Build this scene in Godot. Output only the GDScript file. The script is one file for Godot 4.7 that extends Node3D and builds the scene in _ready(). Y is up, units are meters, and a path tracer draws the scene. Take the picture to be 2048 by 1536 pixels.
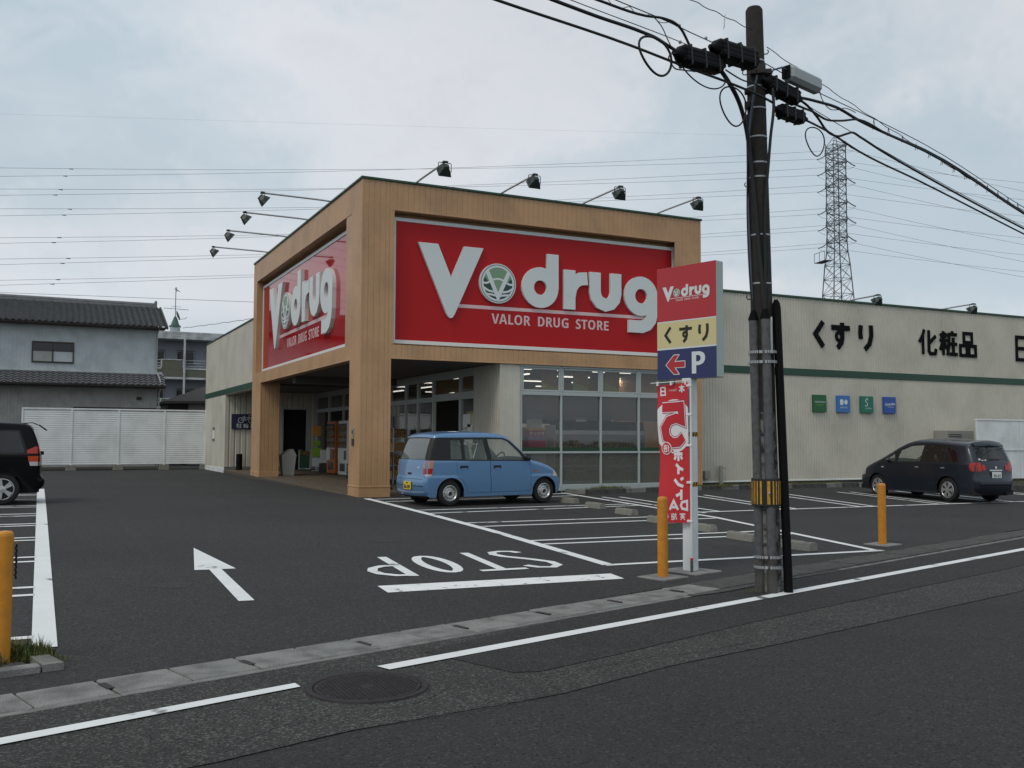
extends Node3D

const CX := 6.617
const CZ := -21.442
const XR := 16.34
const ZB := -33.98
const XS := 10.223
const ZW := -22.04
const ZK := -39.3
var M := {}
var T := {}
var rng := RandomNumberGenerator.new()
var used := {}

# ---------------------------------------------------------------- mesh collector
class MB:
	var v := PackedVector3Array()
	var n := PackedVector3Array()

	func tri(a: Vector3, b: Vector3, c: Vector3, na: Vector3, nb: Vector3, nc: Vector3) -> void:
		var g := (b - a).cross(c - a)
		if g.length_squared() < 1e-18:
			return
		if g.dot(na + nb + nc) > 0.0:
			v.append_array([a, c, b])
			n.append_array([na, nc, nb])
		else:
			v.append_array([a, b, c])
			n.append_array([na, nb, nc])

	func quad(a: Vector3, b: Vector3, c: Vector3, d: Vector3, out := Vector3.ZERO) -> void:
		var g := (b - a).cross(d - a)
		if g.length_squared() < 1e-16:
			g = (c - b).cross(d - b)
		g = g.normalized()
		if out != Vector3.ZERO and g.dot(out) < 0.0:
			g = -g
		tri(a, b, c, g, g, g)
		tri(a, c, d, g, g, g)

	func box(a: Vector3, b: Vector3, ch := 0.0, xf := Transform3D()) -> void:
		var lo := Vector3(minf(a.x, b.x), minf(a.y, b.y), minf(a.z, b.z))
		var hi := Vector3(maxf(a.x, b.x), maxf(a.y, b.y), maxf(a.z, b.z))
		var c := (lo + hi) / 2.0
		var s := (hi - lo) / 2.0
		ch = minf(ch, minf(s.x, minf(s.y, s.z)) * 0.9)
		for ax in 3:
			var u := (ax + 1) % 3
			var w := (ax + 2) % 3
			for sg in [-1.0, 1.0]:
				var q := []
				for k in [[-1, -1], [1, -1], [1, 1], [-1, 1]]:
					var p := Vector3.ZERO
					p[ax] = s[ax] * sg
					p[u] = (s[u] - ch) * k[0]
					p[w] = (s[w] - ch) * k[1]
					q.append(xf * (c + p))
				var nn := Vector3.ZERO
				nn[ax] = sg
				quad(q[0], q[1], q[2], q[3], xf.basis * nn)
			if ch > 0.0:
				for su in [-1.0, 1.0]:
					for sw in [-1.0, 1.0]:
						var q2 := []
						for k in [[-1, 0], [1, 0], [1, 1], [-1, 1]]:
							var p := Vector3.ZERO
							p[ax] = (s[ax] - ch) * k[0]
							p[u] = (s[u] - (0.0 if k[1] == 0 else ch)) * su
							p[w] = (s[w] - (ch if k[1] == 0 else 0.0)) * sw
							q2.append(xf * (c + p))
						var nn := Vector3.ZERO
						nn[u] = su
						nn[w] = sw
						quad(q2[0], q2[1], q2[2], q2[3], xf.basis * nn)
		if ch > 0.0:
			for sx in [-1.0, 1.0]:
				for sy in [-1.0, 1.0]:
					for sz in [-1.0, 1.0]:
						var k := Vector3(sx, sy, sz)
						var nn := xf.basis * k.normalized()
						tri(xf * (c + k * (s - Vector3(0, ch, ch))), xf * (c + k * (s - Vector3(ch, 0, ch))), xf * (c + k * (s - Vector3(ch, ch, 0))), nn, nn, nn)

	func tube(pts: Array, r, sides := 8, caps := true, closed := false) -> void:
		var m := pts.size()
		var rings := []
		var ns := []
		var up := Vector3.UP
		for i in m:
			var d: Vector3
			if closed:
				d = pts[(i + 1) % m] - pts[(i + m - 1) % m]
			else:
				d = pts[mini(i + 1, m - 1)] - pts[maxi(i - 1, 0)]
			d = d.normalized()
			if i == 0:
				up = Vector3.UP if absf(d.y) < 0.9 else Vector3.RIGHT
			var a := up.cross(d).normalized()
			var b := d.cross(a).normalized()
			up = b
			var rr: float = r[i] if r is Array else r
			var ring := []
			var rn := []
			for k in sides:
				var t := TAU * k / sides
				var o := a * cos(t) + b * sin(t)
				ring.append(pts[i] + o * rr)
				rn.append(o)
			rings.append(ring)
			ns.append(rn)
		for i in (m if closed else m - 1):
			var j := (i + 1) % m
			for k in sides:
				var l := (k + 1) % sides
				tri(rings[i][k], rings[i][l], rings[j][l], ns[i][k], ns[i][l], ns[j][l])
				tri(rings[i][k], rings[j][l], rings[j][k], ns[i][k], ns[j][l], ns[j][k])
		if caps and not closed:
			for e in [0, m - 1]:
				var d: Vector3 = (pts[1] - pts[0]).normalized() * -1.0 if e == 0 else (pts[m - 1] - pts[m - 2]).normalized()
				for k in range(1, sides - 1):
					tri(rings[e][0], rings[e][k], rings[e][k + 1], d, d, d)

	func lathe(prof: Array, xf := Transform3D(), sides := 24, smooth := true) -> void:
		# prof: Vector2(radius, height), turned about the local y axis
		for i in prof.size() - 1:
			var p: Vector2 = prof[i]
			var q: Vector2 = prof[i + 1]
			var t := (q - p)
			var nr := Vector2(t.y, -t.x).normalized()
			if nr.x < 0.0 and absf(nr.x) > 0.01:
				pass
			for k in sides:
				var a := TAU * k / sides
				var b := TAU * (k + 1) / sides
				var ca := Vector3(cos(a), 0, sin(a))
				var cb := Vector3(cos(b), 0, sin(b))
				var na := (xf.basis * (ca * nr.x + Vector3.UP * nr.y)).normalized()
				var nb := (xf.basis * (cb * nr.x + Vector3.UP * nr.y)).normalized()
				if not smooth:
					na = (na + nb).normalized()
					nb = na
				var A := xf * (ca * p.x + Vector3.UP * p.y)
				var B := xf * (cb * p.x + Vector3.UP * p.y)
				var C := xf * (cb * q.x + Vector3.UP * q.y)
				var D := xf * (ca * q.x + Vector3.UP * q.y)
				tri(A, B, C, na, nb, nb)
				tri(A, C, D, na, nb, na)

	func prism(poly: PackedVector2Array, z0: float, z1: float, xf := Transform3D()) -> void:
		var idx := Geometry2D.triangulate_polygon(poly)
		for f in [[z0, -1.0], [z1, 1.0]]:
			var nn: Vector3 = (xf.basis * Vector3(0, 0, f[1])).normalized()
			for i in range(0, idx.size(), 3):
				tri(xf * Vector3(poly[idx[i]].x, poly[idx[i]].y, f[0]), xf * Vector3(poly[idx[i + 1]].x, poly[idx[i + 1]].y, f[0]), xf * Vector3(poly[idx[i + 2]].x, poly[idx[i + 2]].y, f[0]), nn, nn, nn)
		var sg := -1.0 if Geometry2D.is_polygon_clockwise(poly) else 1.0
		for i in poly.size():
			var p := poly[i]
			var q := poly[(i + 1) % poly.size()]
			var e := (q - p).normalized()
			var nn := xf.basis * (Vector3(e.y, -e.x, 0) * sg)
			quad(xf * Vector3(p.x, p.y, z0), xf * Vector3(q.x, q.y, z0), xf * Vector3(q.x, q.y, z1), xf * Vector3(p.x, p.y, z1), nn)

	func ball(c: Vector3, r: Vector3, xf := Transform3D(), us := 12, vs := 8) -> void:
		for i in vs:
			for k in us:
				var q := []
				var m := []
				for d in [[0, 0], [1, 0], [1, 1], [0, 1]]:
					var th: float = PI * (i + d[1]) / vs
					var ph: float = TAU * (k + d[0]) / us
					var o := Vector3(sin(th) * cos(ph), cos(th), sin(th) * sin(ph))
					q.append(xf * (c + o * r))
					m.append((xf.basis * (o / r)).normalized())
				tri(q[0], q[1], q[2], m[0], m[1], m[2])
				tri(q[0], q[2], q[3], m[0], m[2], m[3])

	# ribbed metal siding: o lower left corner, u along, nn outwards
	func siding(o: Vector3, u: Vector3, w: float, h: float, nn: Vector3, pitch := 0.15, gd := 0.014, gw := 0.045) -> void:
		var x := 0.0
		var pts := []
		while x < w - 0.001:
			var e := minf(x + pitch, w)
			pts.append(Vector2(x, 0))
			if e - x > gw * 1.6:
				pts.append(Vector2(e - gw, 0))
				pts.append(Vector2(e - gw * 0.7, -gd))
				pts.append(Vector2(e - gw * 0.3, -gd))
			x = e
		pts.append(Vector2(w, 0))
		for i in pts.size() - 1:
			var p: Vector3 = o + u * pts[i].x + nn * pts[i].y
			var q: Vector3 = o + u * pts[i + 1].x + nn * pts[i + 1].y
			quad(p, q, q + Vector3.UP * h, p + Vector3.UP * h, nn)

	func mesh(off := Vector3.ZERO) -> ArrayMesh:
		var vv := v
		if off != Vector3.ZERO:
			vv = PackedVector3Array()
			vv.resize(v.size())
			for i in v.size():
				vv[i] = v[i] - off
		var arr := []
		arr.resize(Mesh.ARRAY_MAX)
		arr[Mesh.ARRAY_VERTEX] = vv
		arr[Mesh.ARRAY_NORMAL] = n
		var m := ArrayMesh.new()
		m.add_surface_from_arrays(Mesh.PRIMITIVE_TRIANGLES, arr)
		return m


# ---------------------------------------------------------------- naming
func numbered(s: String) -> String:
	var k: int = used.get(s, 0)
	used[s] = k + 1
	return s if k == 0 else "%s_%03d" % [s, k]


func tag(o: Node, label := "", category := "", group := "", kind := "") -> Node:
	if label:
		o.set_meta("label", label)
	if category:
		o.set_meta("category", category)
	if group:
		o.set_meta("group", group)
	if kind:
		o.set_meta("kind", kind)
	return o


func thing(called: String, label: String, category: String, at := Vector3.ZERO, turn := 0.0, group := "") -> Node3D:
	var o := Node3D.new()
	o.name = numbered(called)
	add_child(o, true)
	o.position = at
	o.rotation.y = turn
	tag(o, label, category, group)
	return o


func piece_name(parent: Node, s: String) -> String:
	if parent == self:
		return numbered(s)
	var k := 0
	var t := s
	while parent.has_node(NodePath(t)):
		k += 1
		t = "%s_%03d" % [s, k]
	return t


func put(called: String, m: Mesh, mat: Material, parent: Node, at := Vector3.ZERO, fast := "") -> MeshInstance3D:
	var o := MeshInstance3D.new()
	o.name = fast if fast else piece_name(parent, called)
	o.mesh = m
	o.material_override = mat
	o.position = at
	parent.add_child(o, true)
	return o


# shape given in the parent's own axes
func part(called: String, b: MB, mat: Material, parent: Node) -> MeshInstance3D:
	return put(called, b.mesh(), mat, parent)


# shape given in world axes under an unturned parent
func wpart(called: String, b: MB, mat: Material, parent: Node) -> MeshInstance3D:
	var off := Vector3.ZERO
	var q := parent
	while q is Node3D and q != self:
		off += (q as Node3D).position
		q = q.get_parent()
	return put(called, b.mesh(off), mat, parent)


# one mesh that is a thing by itself: its origin is moved to the base of the shape
func solo(called: String, b: MB, mat: Material, label: String, category: String, group := "", kind := "") -> MeshInstance3D:
	var lo := b.v[0]
	var hi := b.v[0]
	for p in b.v:
		lo = lo.min(p)
		hi = hi.max(p)
	var base := Vector3((lo.x + hi.x) / 2, lo.y, (lo.z + hi.z) / 2)
	var o := put(called, b.mesh(base), mat, self, base)
	tag(o, label, category, group, kind)
	return o


func struct(called: String, b: MB, mat: Material, parent: Node = null) -> MeshInstance3D:
	var o := put(called, b.mesh(), mat, self if parent == null else parent)
	if parent == null:
		o.set_meta("kind", "structure")
	return o


# ---------------------------------------------------------------- materials
func lin(r: float, g: float, b: float) -> Color:
	return Color(r, g, b).linear_to_srgb()


func noise_tex(key: String, freq: float, stops: Array, size := 512, kind := FastNoiseLite.TYPE_SIMPLEX_SMOOTH, oct := 4, seed_ := 1, normal := 0.0) -> NoiseTexture2D:
	var f := FastNoiseLite.new()
	f.noise_type = kind
	f.frequency = freq
	f.fractal_octaves = oct
	f.seed = seed_
	if oct == 1:
		f.fractal_type = FastNoiseLite.FRACTAL_NONE
	var t := NoiseTexture2D.new()
	t.width = size
	t.height = size
	t.seamless = true
	t.noise = f
	if normal > 0.0:
		t.as_normal_map = true
		t.bump_strength = normal
	else:
		var g := Gradient.new()
		g.offsets = PackedFloat32Array(stops.map(func(s): return s[0]))
		g.colors = PackedColorArray(stops.map(func(s): return Color(s[1], s[1], s[1]) if s.size() == 2 else Color(s[1], s[2], s[3])))
		t.color_ramp = g
	T[key] = t
	return t


# crushed stone: fine grain with scattered lighter and darker chips
func stone_tex(key: String, n: int, chips: int, seed_: int, base: float) -> void:
	var r := RandomNumberGenerator.new()
	r.seed = seed_
	var f := FastNoiseLite.new()
	f.seed = seed_
	f.frequency = 0.10
	f.fractal_octaves = 2
	var im: Image = f.get_seamless_image(n, n)
	im.convert(Image.FORMAT_RGB8)
	for y in n:
		for x in n:
			var v := base + (im.get_pixel(x, y).r - 0.5) * 0.34 + r.randf_range(-0.07, 0.07)
			im.set_pixel(x, y, Color(v, v, v))
	for i in chips:
		var c := Vector2i(r.randi() % n, r.randi() % n)
		var a := r.randi_range(2, 6)
		var b := r.randi_range(2, 5)
		var t := r.randf()
		var v := r.randf_range(0.86, 1.0) if t > 0.45 else r.randf_range(0.22, 0.40)
		for y in range(-b, b + 1):
			for x in range(-a, a + 1):
				if float(x * x) / (a * a) + float(y * y) / (b * b) < 1.0:
					im.set_pixel(posmod(c.x + x, n), posmod(c.y + y, n), Color(v, v, v * 0.985))
	T[key] = ImageTexture.create_from_image(im)


func mat(key: String, c: Color, rough := 0.7, metal := 0.0) -> StandardMaterial3D:
	var m := StandardMaterial3D.new()
	m.resource_name = key
	m.albedo_color = c
	m.roughness = rough
	m.metallic = metal
	M[key] = m
	return m


func tex(m: StandardMaterial3D, t: String, metres: float, t2 := "", metres2 := 10.0, nrm := "", ns := 1.0) -> StandardMaterial3D:
	m.albedo_texture = T[t]
	m.uv1_triplanar = true
	m.uv1_world_triplanar = true
	m.uv1_scale = Vector3.ONE / metres
	if t2:
		m.detail_enabled = true
		m.detail_blend_mode = BaseMaterial3D.BLEND_MODE_MUL
		m.detail_albedo = T[t2]
		m.detail_uv_layer = BaseMaterial3D.DETAIL_UV_2
		m.uv2_triplanar = true
		m.uv2_world_triplanar = true
		m.uv2_scale = Vector3.ONE / metres2
	if nrm:
		m.normal_enabled = true
		m.normal_texture = T[nrm]
		m.normal_scale = ns
	return m


func make_materials() -> void:
	noise_tex("speck", 0.16, [[0.0, 0.50], [0.36, 0.66], [0.52, 0.80], [0.64, 0.90], [0.74, 1.0], [1.0, 1.0]], 1024, FastNoiseLite.TYPE_SIMPLEX, 2, 3)
	stone_tex("asphalt_a", 1024, 5200, 51, 0.66)
	stone_tex("asphalt_b", 1024, 9000, 53, 0.58)
	noise_tex("speckle_old", 0.12, [[0.0, 0.40], [0.34, 0.62], [0.52, 0.80], [0.66, 1.0], [1.0, 1.0]], 1024, FastNoiseLite.TYPE_SIMPLEX, 2, 5)
	noise_tex("speck_n", 0.16, [], 1024, FastNoiseLite.TYPE_SIMPLEX, 2, 3, 3.0)
	noise_tex("blotch", 0.008, [[0.0, 0.85], [0.35, 0.94], [0.65, 0.985], [1.0, 1.0]], 512, FastNoiseLite.TYPE_SIMPLEX_SMOOTH, 5, 7)
	noise_tex("dirt", 0.012, [[0.0, 0.70], [0.4, 0.90], [0.7, 1.0], [1.0, 1.0]], 512, FastNoiseLite.TYPE_SIMPLEX_SMOOTH, 6, 11)
	noise_tex("soil", 0.009, [[0.0, 0.90], [0.4, 0.96], [0.7, 1.0], [1.0, 1.0]], 512, FastNoiseLite.TYPE_SIMPLEX_SMOOTH, 5, 37)
	noise_tex("grain", 0.09, [[0.0, 0.86], [0.5, 0.95], [1.0, 1.0]], 512, FastNoiseLite.TYPE_SIMPLEX, 3, 13)
	noise_tex("worn", 0.02, [[0.0, 0.40], [0.13, 0.50], [0.20, 0.95], [0.6, 0.97], [1.0, 1.0]], 512, FastNoiseLite.TYPE_SIMPLEX_SMOOTH, 6, 17)
	noise_tex("streak", 0.03, [[0.0, 0.965], [0.5, 0.985], [1.0, 1.0]], 512, FastNoiseLite.TYPE_SIMPLEX_SMOOTH, 4, 19)
	noise_tex("peel", 0.016, [[0.0, 0.40], [0.40, 0.45], [0.46, 0.95], [1.0, 1.0]], 512, FastNoiseLite.TYPE_SIMPLEX_SMOOTH, 5, 23)
	noise_tex("goods", 0.05, [[0.0, 0.10, 0.06, 0.05], [0.3, 0.55, 0.42, 0.12], [0.45, 0.75, 0.68, 0.45], [0.55, 0.45, 0.12, 0.10], [0.7, 0.2, 0.3, 0.45], [1.0, 0.85, 0.8, 0.7]], 256, FastNoiseLite.TYPE_CELLULAR, 1, 29)
	noise_tex("poster", 0.05, [[0.0, 0.55, 0.22, 0.08], [0.4, 0.65, 0.42, 0.14], [0.6, 0.7, 0.6, 0.35], [1.0, 0.8, 0.72, 0.55]], 256, FastNoiseLite.TYPE_SIMPLEX, 2, 31)

	tex(mat("asphalt_lot", lin(0.070, 0.0725, 0.070), 0.9), "asphalt_a", 2.3, "blotch", 16.0, "speck_n", 0.5)
	tex(mat("asphalt_road", lin(0.064, 0.0665, 0.063), 0.92), "asphalt_a", 1.9, "blotch", 11.0, "speck_n", 0.7)
	tex(mat("asphalt_old", lin(0.128, 0.136, 0.123), 0.92), "asphalt_b", 1.7, "blotch", 6.0, "speck_n", 0.9)
	tex(mat("asphalt_patch_dark", lin(0.058, 0.060, 0.057), 0.85), "asphalt_a", 2.3)
	tex(mat("asphalt_patch", lin(0.072, 0.074, 0.071), 0.9), "asphalt_b", 1.5, "blotch", 3.0, "speck_n", 0.8)
	tex(mat("tar", lin(0.024, 0.024, 0.023), 0.7), "grain", 0.7)
	tex(mat("paint", lin(0.80, 0.82, 0.815), 0.75), "worn", 6.0)
	tex(mat("paint_worn", lin(0.86, 0.88, 0.88), 0.75), "worn", 2.3)
	tex(mat("concrete", lin(0.40, 0.40, 0.38), 0.9), "speck", 1.3, "dirt", 2.3, "speck_n", 0.5)
	tex(mat("concrete_b", lin(0.36, 0.365, 0.345), 0.9), "speck", 1.1, "dirt", 1.9, "speck_n", 0.5)
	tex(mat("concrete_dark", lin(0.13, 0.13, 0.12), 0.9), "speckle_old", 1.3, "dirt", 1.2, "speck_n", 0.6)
	tex(mat("concrete_stop", lin(0.38, 0.37, 0.32), 0.92), "speckle_old", 0.9, "soil", 0.6, "speck_n", 0.6)
	tex(mat("earth", lin(0.05, 0.045, 0.03), 1.0), "speckle_old", 1.5, "dirt", 3.0)
	tex(mat("ground", lin(0.10, 0.10, 0.085), 1.0), "speckle_old", 3.0, "blotch", 30.0)
	tex(mat("orange_siding", lin(0.53, 0.315, 0.16), 0.45), "streak", 3.0, "soil", 6.0)
	tex(mat("beige_siding", lin(0.60, 0.575, 0.485), 0.6), "streak", 4.0, "soil", 9.0)
	mat("green_trim", lin(0.016, 0.062, 0.036), 0.45)
	tex(mat("soffit", lin(0.11, 0.11, 0.105), 0.8), "streak", 3.0)
	tex(mat("white_metal", lin(0.80, 0.84, 0.84), 0.5), "streak", 2.0, "soil", 5.0)
	tex(mat("window_frame", lin(0.42, 0.47, 0.46), 0.45), "streak", 1.5)
	mat("sign_red", lin(0.45, 0.014, 0.017), 0.42)
	M.sign_red.metallic_specular = 0.3
	mat("sign_red_gloss", lin(0.40, 0.012, 0.016), 0.03)
	mat("sign_white", lin(0.68, 0.74, 0.74), 0.45)
	mat("print_pink", lin(0.72, 0.52, 0.53), 0.3)
	mat("letter_side", lin(0.50, 0.52, 0.50), 0.5)
	mat("emblem_light", lin(0.19, 0.33, 0.20), 0.4)
	mat("emblem_dark", lin(0.012, 0.05, 0.04), 0.4)
	mat("letter_black", lin(0.008, 0.009, 0.011), 0.9)
	M.letter_black.metallic_specular = 0.2
	mat("sign_cream", lin(0.66, 0.58, 0.29), 0.35)
	mat("sign_navy", lin(0.018, 0.026, 0.12), 0.3)
	mat("sign_print_red", lin(0.46, 0.022, 0.03), 0.35)
	mat("sign_print_black", lin(0.015, 0.014, 0.012), 0.5)
	mat("sign_edge", lin(0.46, 0.54, 0.52), 0.5)
	mat("banner_red", lin(0.60, 0.035, 0.045), 0.85)
	M.banner_red.backlight_enabled = true
	M.banner_red.backlight = lin(0.25, 0.01, 0.012)
	mat("banner_white", lin(0.78, 0.76, 0.78), 0.85)
	mat("banner_line", lin(0.42, 0.02, 0.06), 0.85)
	mat("black_plastic", lin(0.005, 0.005, 0.006), 0.6)
	mat("black_matte", lin(0.008, 0.008, 0.008), 0.95)
	M.black_plastic.metallic_specular = 0.25
	mat("cable", lin(0.007, 0.008, 0.010), 0.65)
	mat("plaque_blue_cable", lin(0.06, 0.085, 0.13), 0.55)
	mat("wire", lin(0.06, 0.065, 0.075), 0.6)
	mat("steel", lin(0.42, 0.43, 0.43), 0.4, 0.6)
	mat("galvanised", lin(0.40, 0.42, 0.43), 0.5, 0.3)
	mat("tower_steel", lin(0.13, 0.145, 0.165), 0.6)
	mat("lamp_green", lin(0.02, 0.035, 0.03), 0.5)
	mat("lamp_glass", lin(0.03, 0.03, 0.034), 0.12)
	tex(mat("bollard", lin(0.64, 0.255, 0.018), 0.45), "streak", 0.6, "soil", 0.5)
	tex(mat("pole_concrete", lin(0.034, 0.031, 0.026), 0.9), "streak", 0.8, "dirt", 0.7, "speck_n", 0.5)
	tex(mat("pole_lower", lin(0.22, 0.22, 0.20), 0.85), "peel", 1.1, "dirt", 0.6, "speck_n", 0.4)
	tex(mat("conduit", lin(0.105, 0.107, 0.112), 0.6), "dirt", 0.5, "streak", 0.3)
	mat("band_black", lin(0.012, 0.012, 0.012), 0.6)
	tex(mat("band_yellow", lin(0.60, 0.33, 0.025), 0.5), "dirt", 0.4)
	mat("notice", lin(0.7, 0.72, 0.7), 0.6)
	mat("closure_gray", lin(0.36, 0.40, 0.40), 0.5)
	tex(mat("iron", lin(0.058, 0.050, 0.053), 0.65, 0.35), "speckle_old", 0.5, "dirt", 0.6, "speck_n", 1.0)
	mat("tyre", lin(0.011, 0.011, 0.011), 0.85)
	mat("rim", lin(0.46, 0.47, 0.47), 0.35, 0.6)
	mat("rim_dark", lin(0.02, 0.02, 0.02), 0.7)
	mat("car_black", lin(0.006, 0.006, 0.007), 0.6)
	mat("interior", lin(0.07, 0.07, 0.075), 0.9)
	car_paint("paint_blue", lin(0.115, 0.245, 0.435), 0.25)
	car_paint("paint_slate", lin(0.016, 0.022, 0.034), 0.35)
	car_paint("paint_black", lin(0.004, 0.0042, 0.005), 0.0)
	glass("glass_car", lin(0.26, 0.33, 0.28), 0.20)
	glass("glass_dark", lin(0.012, 0.013, 0.014), 0.82)
	glass("glass_rear", lin(0.25, 0.28, 0.28), 0.55)
	glass("glass_store", lin(0.05, 0.06, 0.055), 0.16)
	mat("lens_red", lin(0.42, 0.022, 0.010), 0.12)
	mat("lens_clear", lin(0.55, 0.50, 0.48), 0.12)
	mat("lens_pink", lin(0.42, 0.25, 0.24), 0.12)
	mat("lens_amber", lin(0.55, 0.14, 0.01), 0.15)
	mat("lens_amber_red", lin(0.50, 0.055, 0.008), 0.13)
	mat("plate_yellow", lin(0.72, 0.50, 0.03), 0.5)
	mat("plate_white", lin(0.66, 0.68, 0.66), 0.5)
	mat("chrome", lin(0.6, 0.6, 0.62), 0.2, 0.9)
	var fr := mat("glass_frosted", Color(lin(0.07, 0.073, 0.07), 0.58), 0.45)
	fr.transparency = BaseMaterial3D.TRANSPARENCY_ALPHA
	var fl := mat("glass_frosted_low", Color(lin(0.13, 0.14, 0.12), 0.52), 0.45)
	fl.transparency = BaseMaterial3D.TRANSPARENCY_ALPHA
	mat("film_green", lin(0.010, 0.045, 0.020), 0.5)
	var tube := mat("tube_glow", Color(1, 1, 1), 0.5)
	tube.emission_enabled = true
	tube.emission = Color(1.0, 0.98, 0.93)
	tube.emission_energy_multiplier = 1.5
	mat("fitting", lin(0.6, 0.6, 0.58), 0.6)
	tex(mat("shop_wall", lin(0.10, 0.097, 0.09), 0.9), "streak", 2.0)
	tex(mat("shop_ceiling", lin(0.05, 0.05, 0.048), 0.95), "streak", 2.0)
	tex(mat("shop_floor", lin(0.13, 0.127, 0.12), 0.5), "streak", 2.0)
	tex(mat("shelf_goods", lin(0.75, 0.72, 0.66), 0.6), "goods", 1.3)
	tex(mat("poster_print", lin(0.7, 0.7, 0.7), 0.5), "poster", 0.5)
	mat("poster_lime", lin(0.30, 0.32, 0.05), 0.5)
	mat("poster_yellow", lin(0.75, 0.52, 0.02), 0.5)
	tex(mat("tile_brown", lin(0.105, 0.08, 0.056), 0.6), "streak", 0.6, "dirt", 1.5)
	tex(mat("tile_tan", lin(0.19, 0.15, 0.105), 0.6), "streak", 0.7, "dirt", 1.5)
	tex(mat("bin", lin(0.56, 0.58, 0.54), 0.5), "streak", 1.0)
	mat("vend_white", lin(0.62, 0.64, 0.64), 0.4)
	mat("vend_orange", lin(0.42, 0.11, 0.015), 0.4)
	mat("vend_panel", lin(0.05, 0.055, 0.06), 0.2)
	mat("stand_green", lin(0.012, 0.085, 0.035), 0.5)
	mat("lime", lin(0.25, 0.48, 0.03), 0.6)
	mat("signal_orange", lin(0.65, 0.26, 0.02), 0.6)
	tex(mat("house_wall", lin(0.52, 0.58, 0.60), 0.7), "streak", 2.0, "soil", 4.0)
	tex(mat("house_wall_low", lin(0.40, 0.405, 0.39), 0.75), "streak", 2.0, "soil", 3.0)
	tex(mat("roof_tile", lin(0.16, 0.165, 0.172), 0.34), "streak", 0.6, "blotch", 1.6)
	mat("eave", lin(0.06, 0.05, 0.045), 0.8)
	tex(mat("apt_wall", lin(0.30, 0.32, 0.37), 0.8), "streak", 3.0)
	tex(mat("apt_white", lin(0.50, 0.53, 0.54), 0.8), "streak", 3.0, "dirt", 6.0)
	tex(mat("apt_pebble", lin(0.32, 0.34, 0.25), 0.9), "speckle_old", 2.0, "speck", 1.0)
	mat("apt_glass", lin(0.02, 0.022, 0.024), 0.15)
	tex(mat("shed", lin(0.20, 0.19, 0.175), 0.85), "streak", 1.0)
	mat("copper_green", lin(0.06, 0.12, 0.10), 0.7)
	mat("plaque_green", lin(0.008, 0.115, 0.035), 0.35)
	mat("plaque_blue", lin(0.035, 0.165, 0.44), 0.35)
	mat("plaque_teal", lin(0.008, 0.16, 0.105), 0.35)
	mat("plaque_royal", lin(0.02, 0.085, 0.36), 0.35)
	mat("plaque_text", lin(0.55, 0.62, 0.62), 0.5)
	mat("plaque_lime", lin(0.20, 0.42, 0.04), 0.5)
	mat("bike_blue", lin(0.018, 0.022, 0.06), 0.5)
	tex(mat("ac_unit", lin(0.30, 0.30, 0.27), 0.6), "streak", 1.0)
	mat("box_red", lin(0.42, 0.03, 0.06), 0.5)
	mat("box_violet", lin(0.30, 0.22, 0.40), 0.5)
	for k in 4:
		var g := mat("blade%d" % k, lin([0.05, 0.085, 0.10, 0.20][k], [0.085, 0.115, 0.10, 0.16][k], [0.018, 0.02, 0.03, 0.06][k]), 0.8)
		g.backlight_enabled = true
		g.backlight = lin(0.03, 0.05, 0.01)


func car_paint(key: String, c: Color, metal: float) -> void:
	var m := mat(key, c, 0.34, metal)
	m.clearcoat_enabled = true
	m.clearcoat = 0.8 if key == "paint_blue" else (0.55 if key == "paint_slate" else 0.12)
	if key == "paint_black":
		m.metallic_specular = 0.2
	m.clearcoat_roughness = 0.06


func glass(key: String, c: Color, a: float) -> void:
	var m := mat(key, Color(c, a), 0.04)
	m.transparency = BaseMaterial3D.TRANSPARENCY_ALPHA


# ---------------------------------------------------------------- strokes and panels
# strokes written "x,y x,y;x,y x,y" in a square of 100 with y down
func strokes(s: String) -> Array:
	var out := []
	for st in s.split(";"):
		var p := PackedVector2Array()
		for q in st.strip_edges().split(" "):
			var xy := q.split(",")
			p.append(Vector2(float(xy[0]), 100.0 - float(xy[1])) / 100.0)
		out.append(p)
	return out


func circle(c: Vector2, r: float, k := 20, a0 := 0.0, a1 := TAU) -> PackedVector2Array:
	var p := PackedVector2Array()
	for i in k + 1:
		var a := a0 + (a1 - a0) * i / k
		p.append(c + Vector2(cos(a), sin(a)) * r)
	return p


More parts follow.
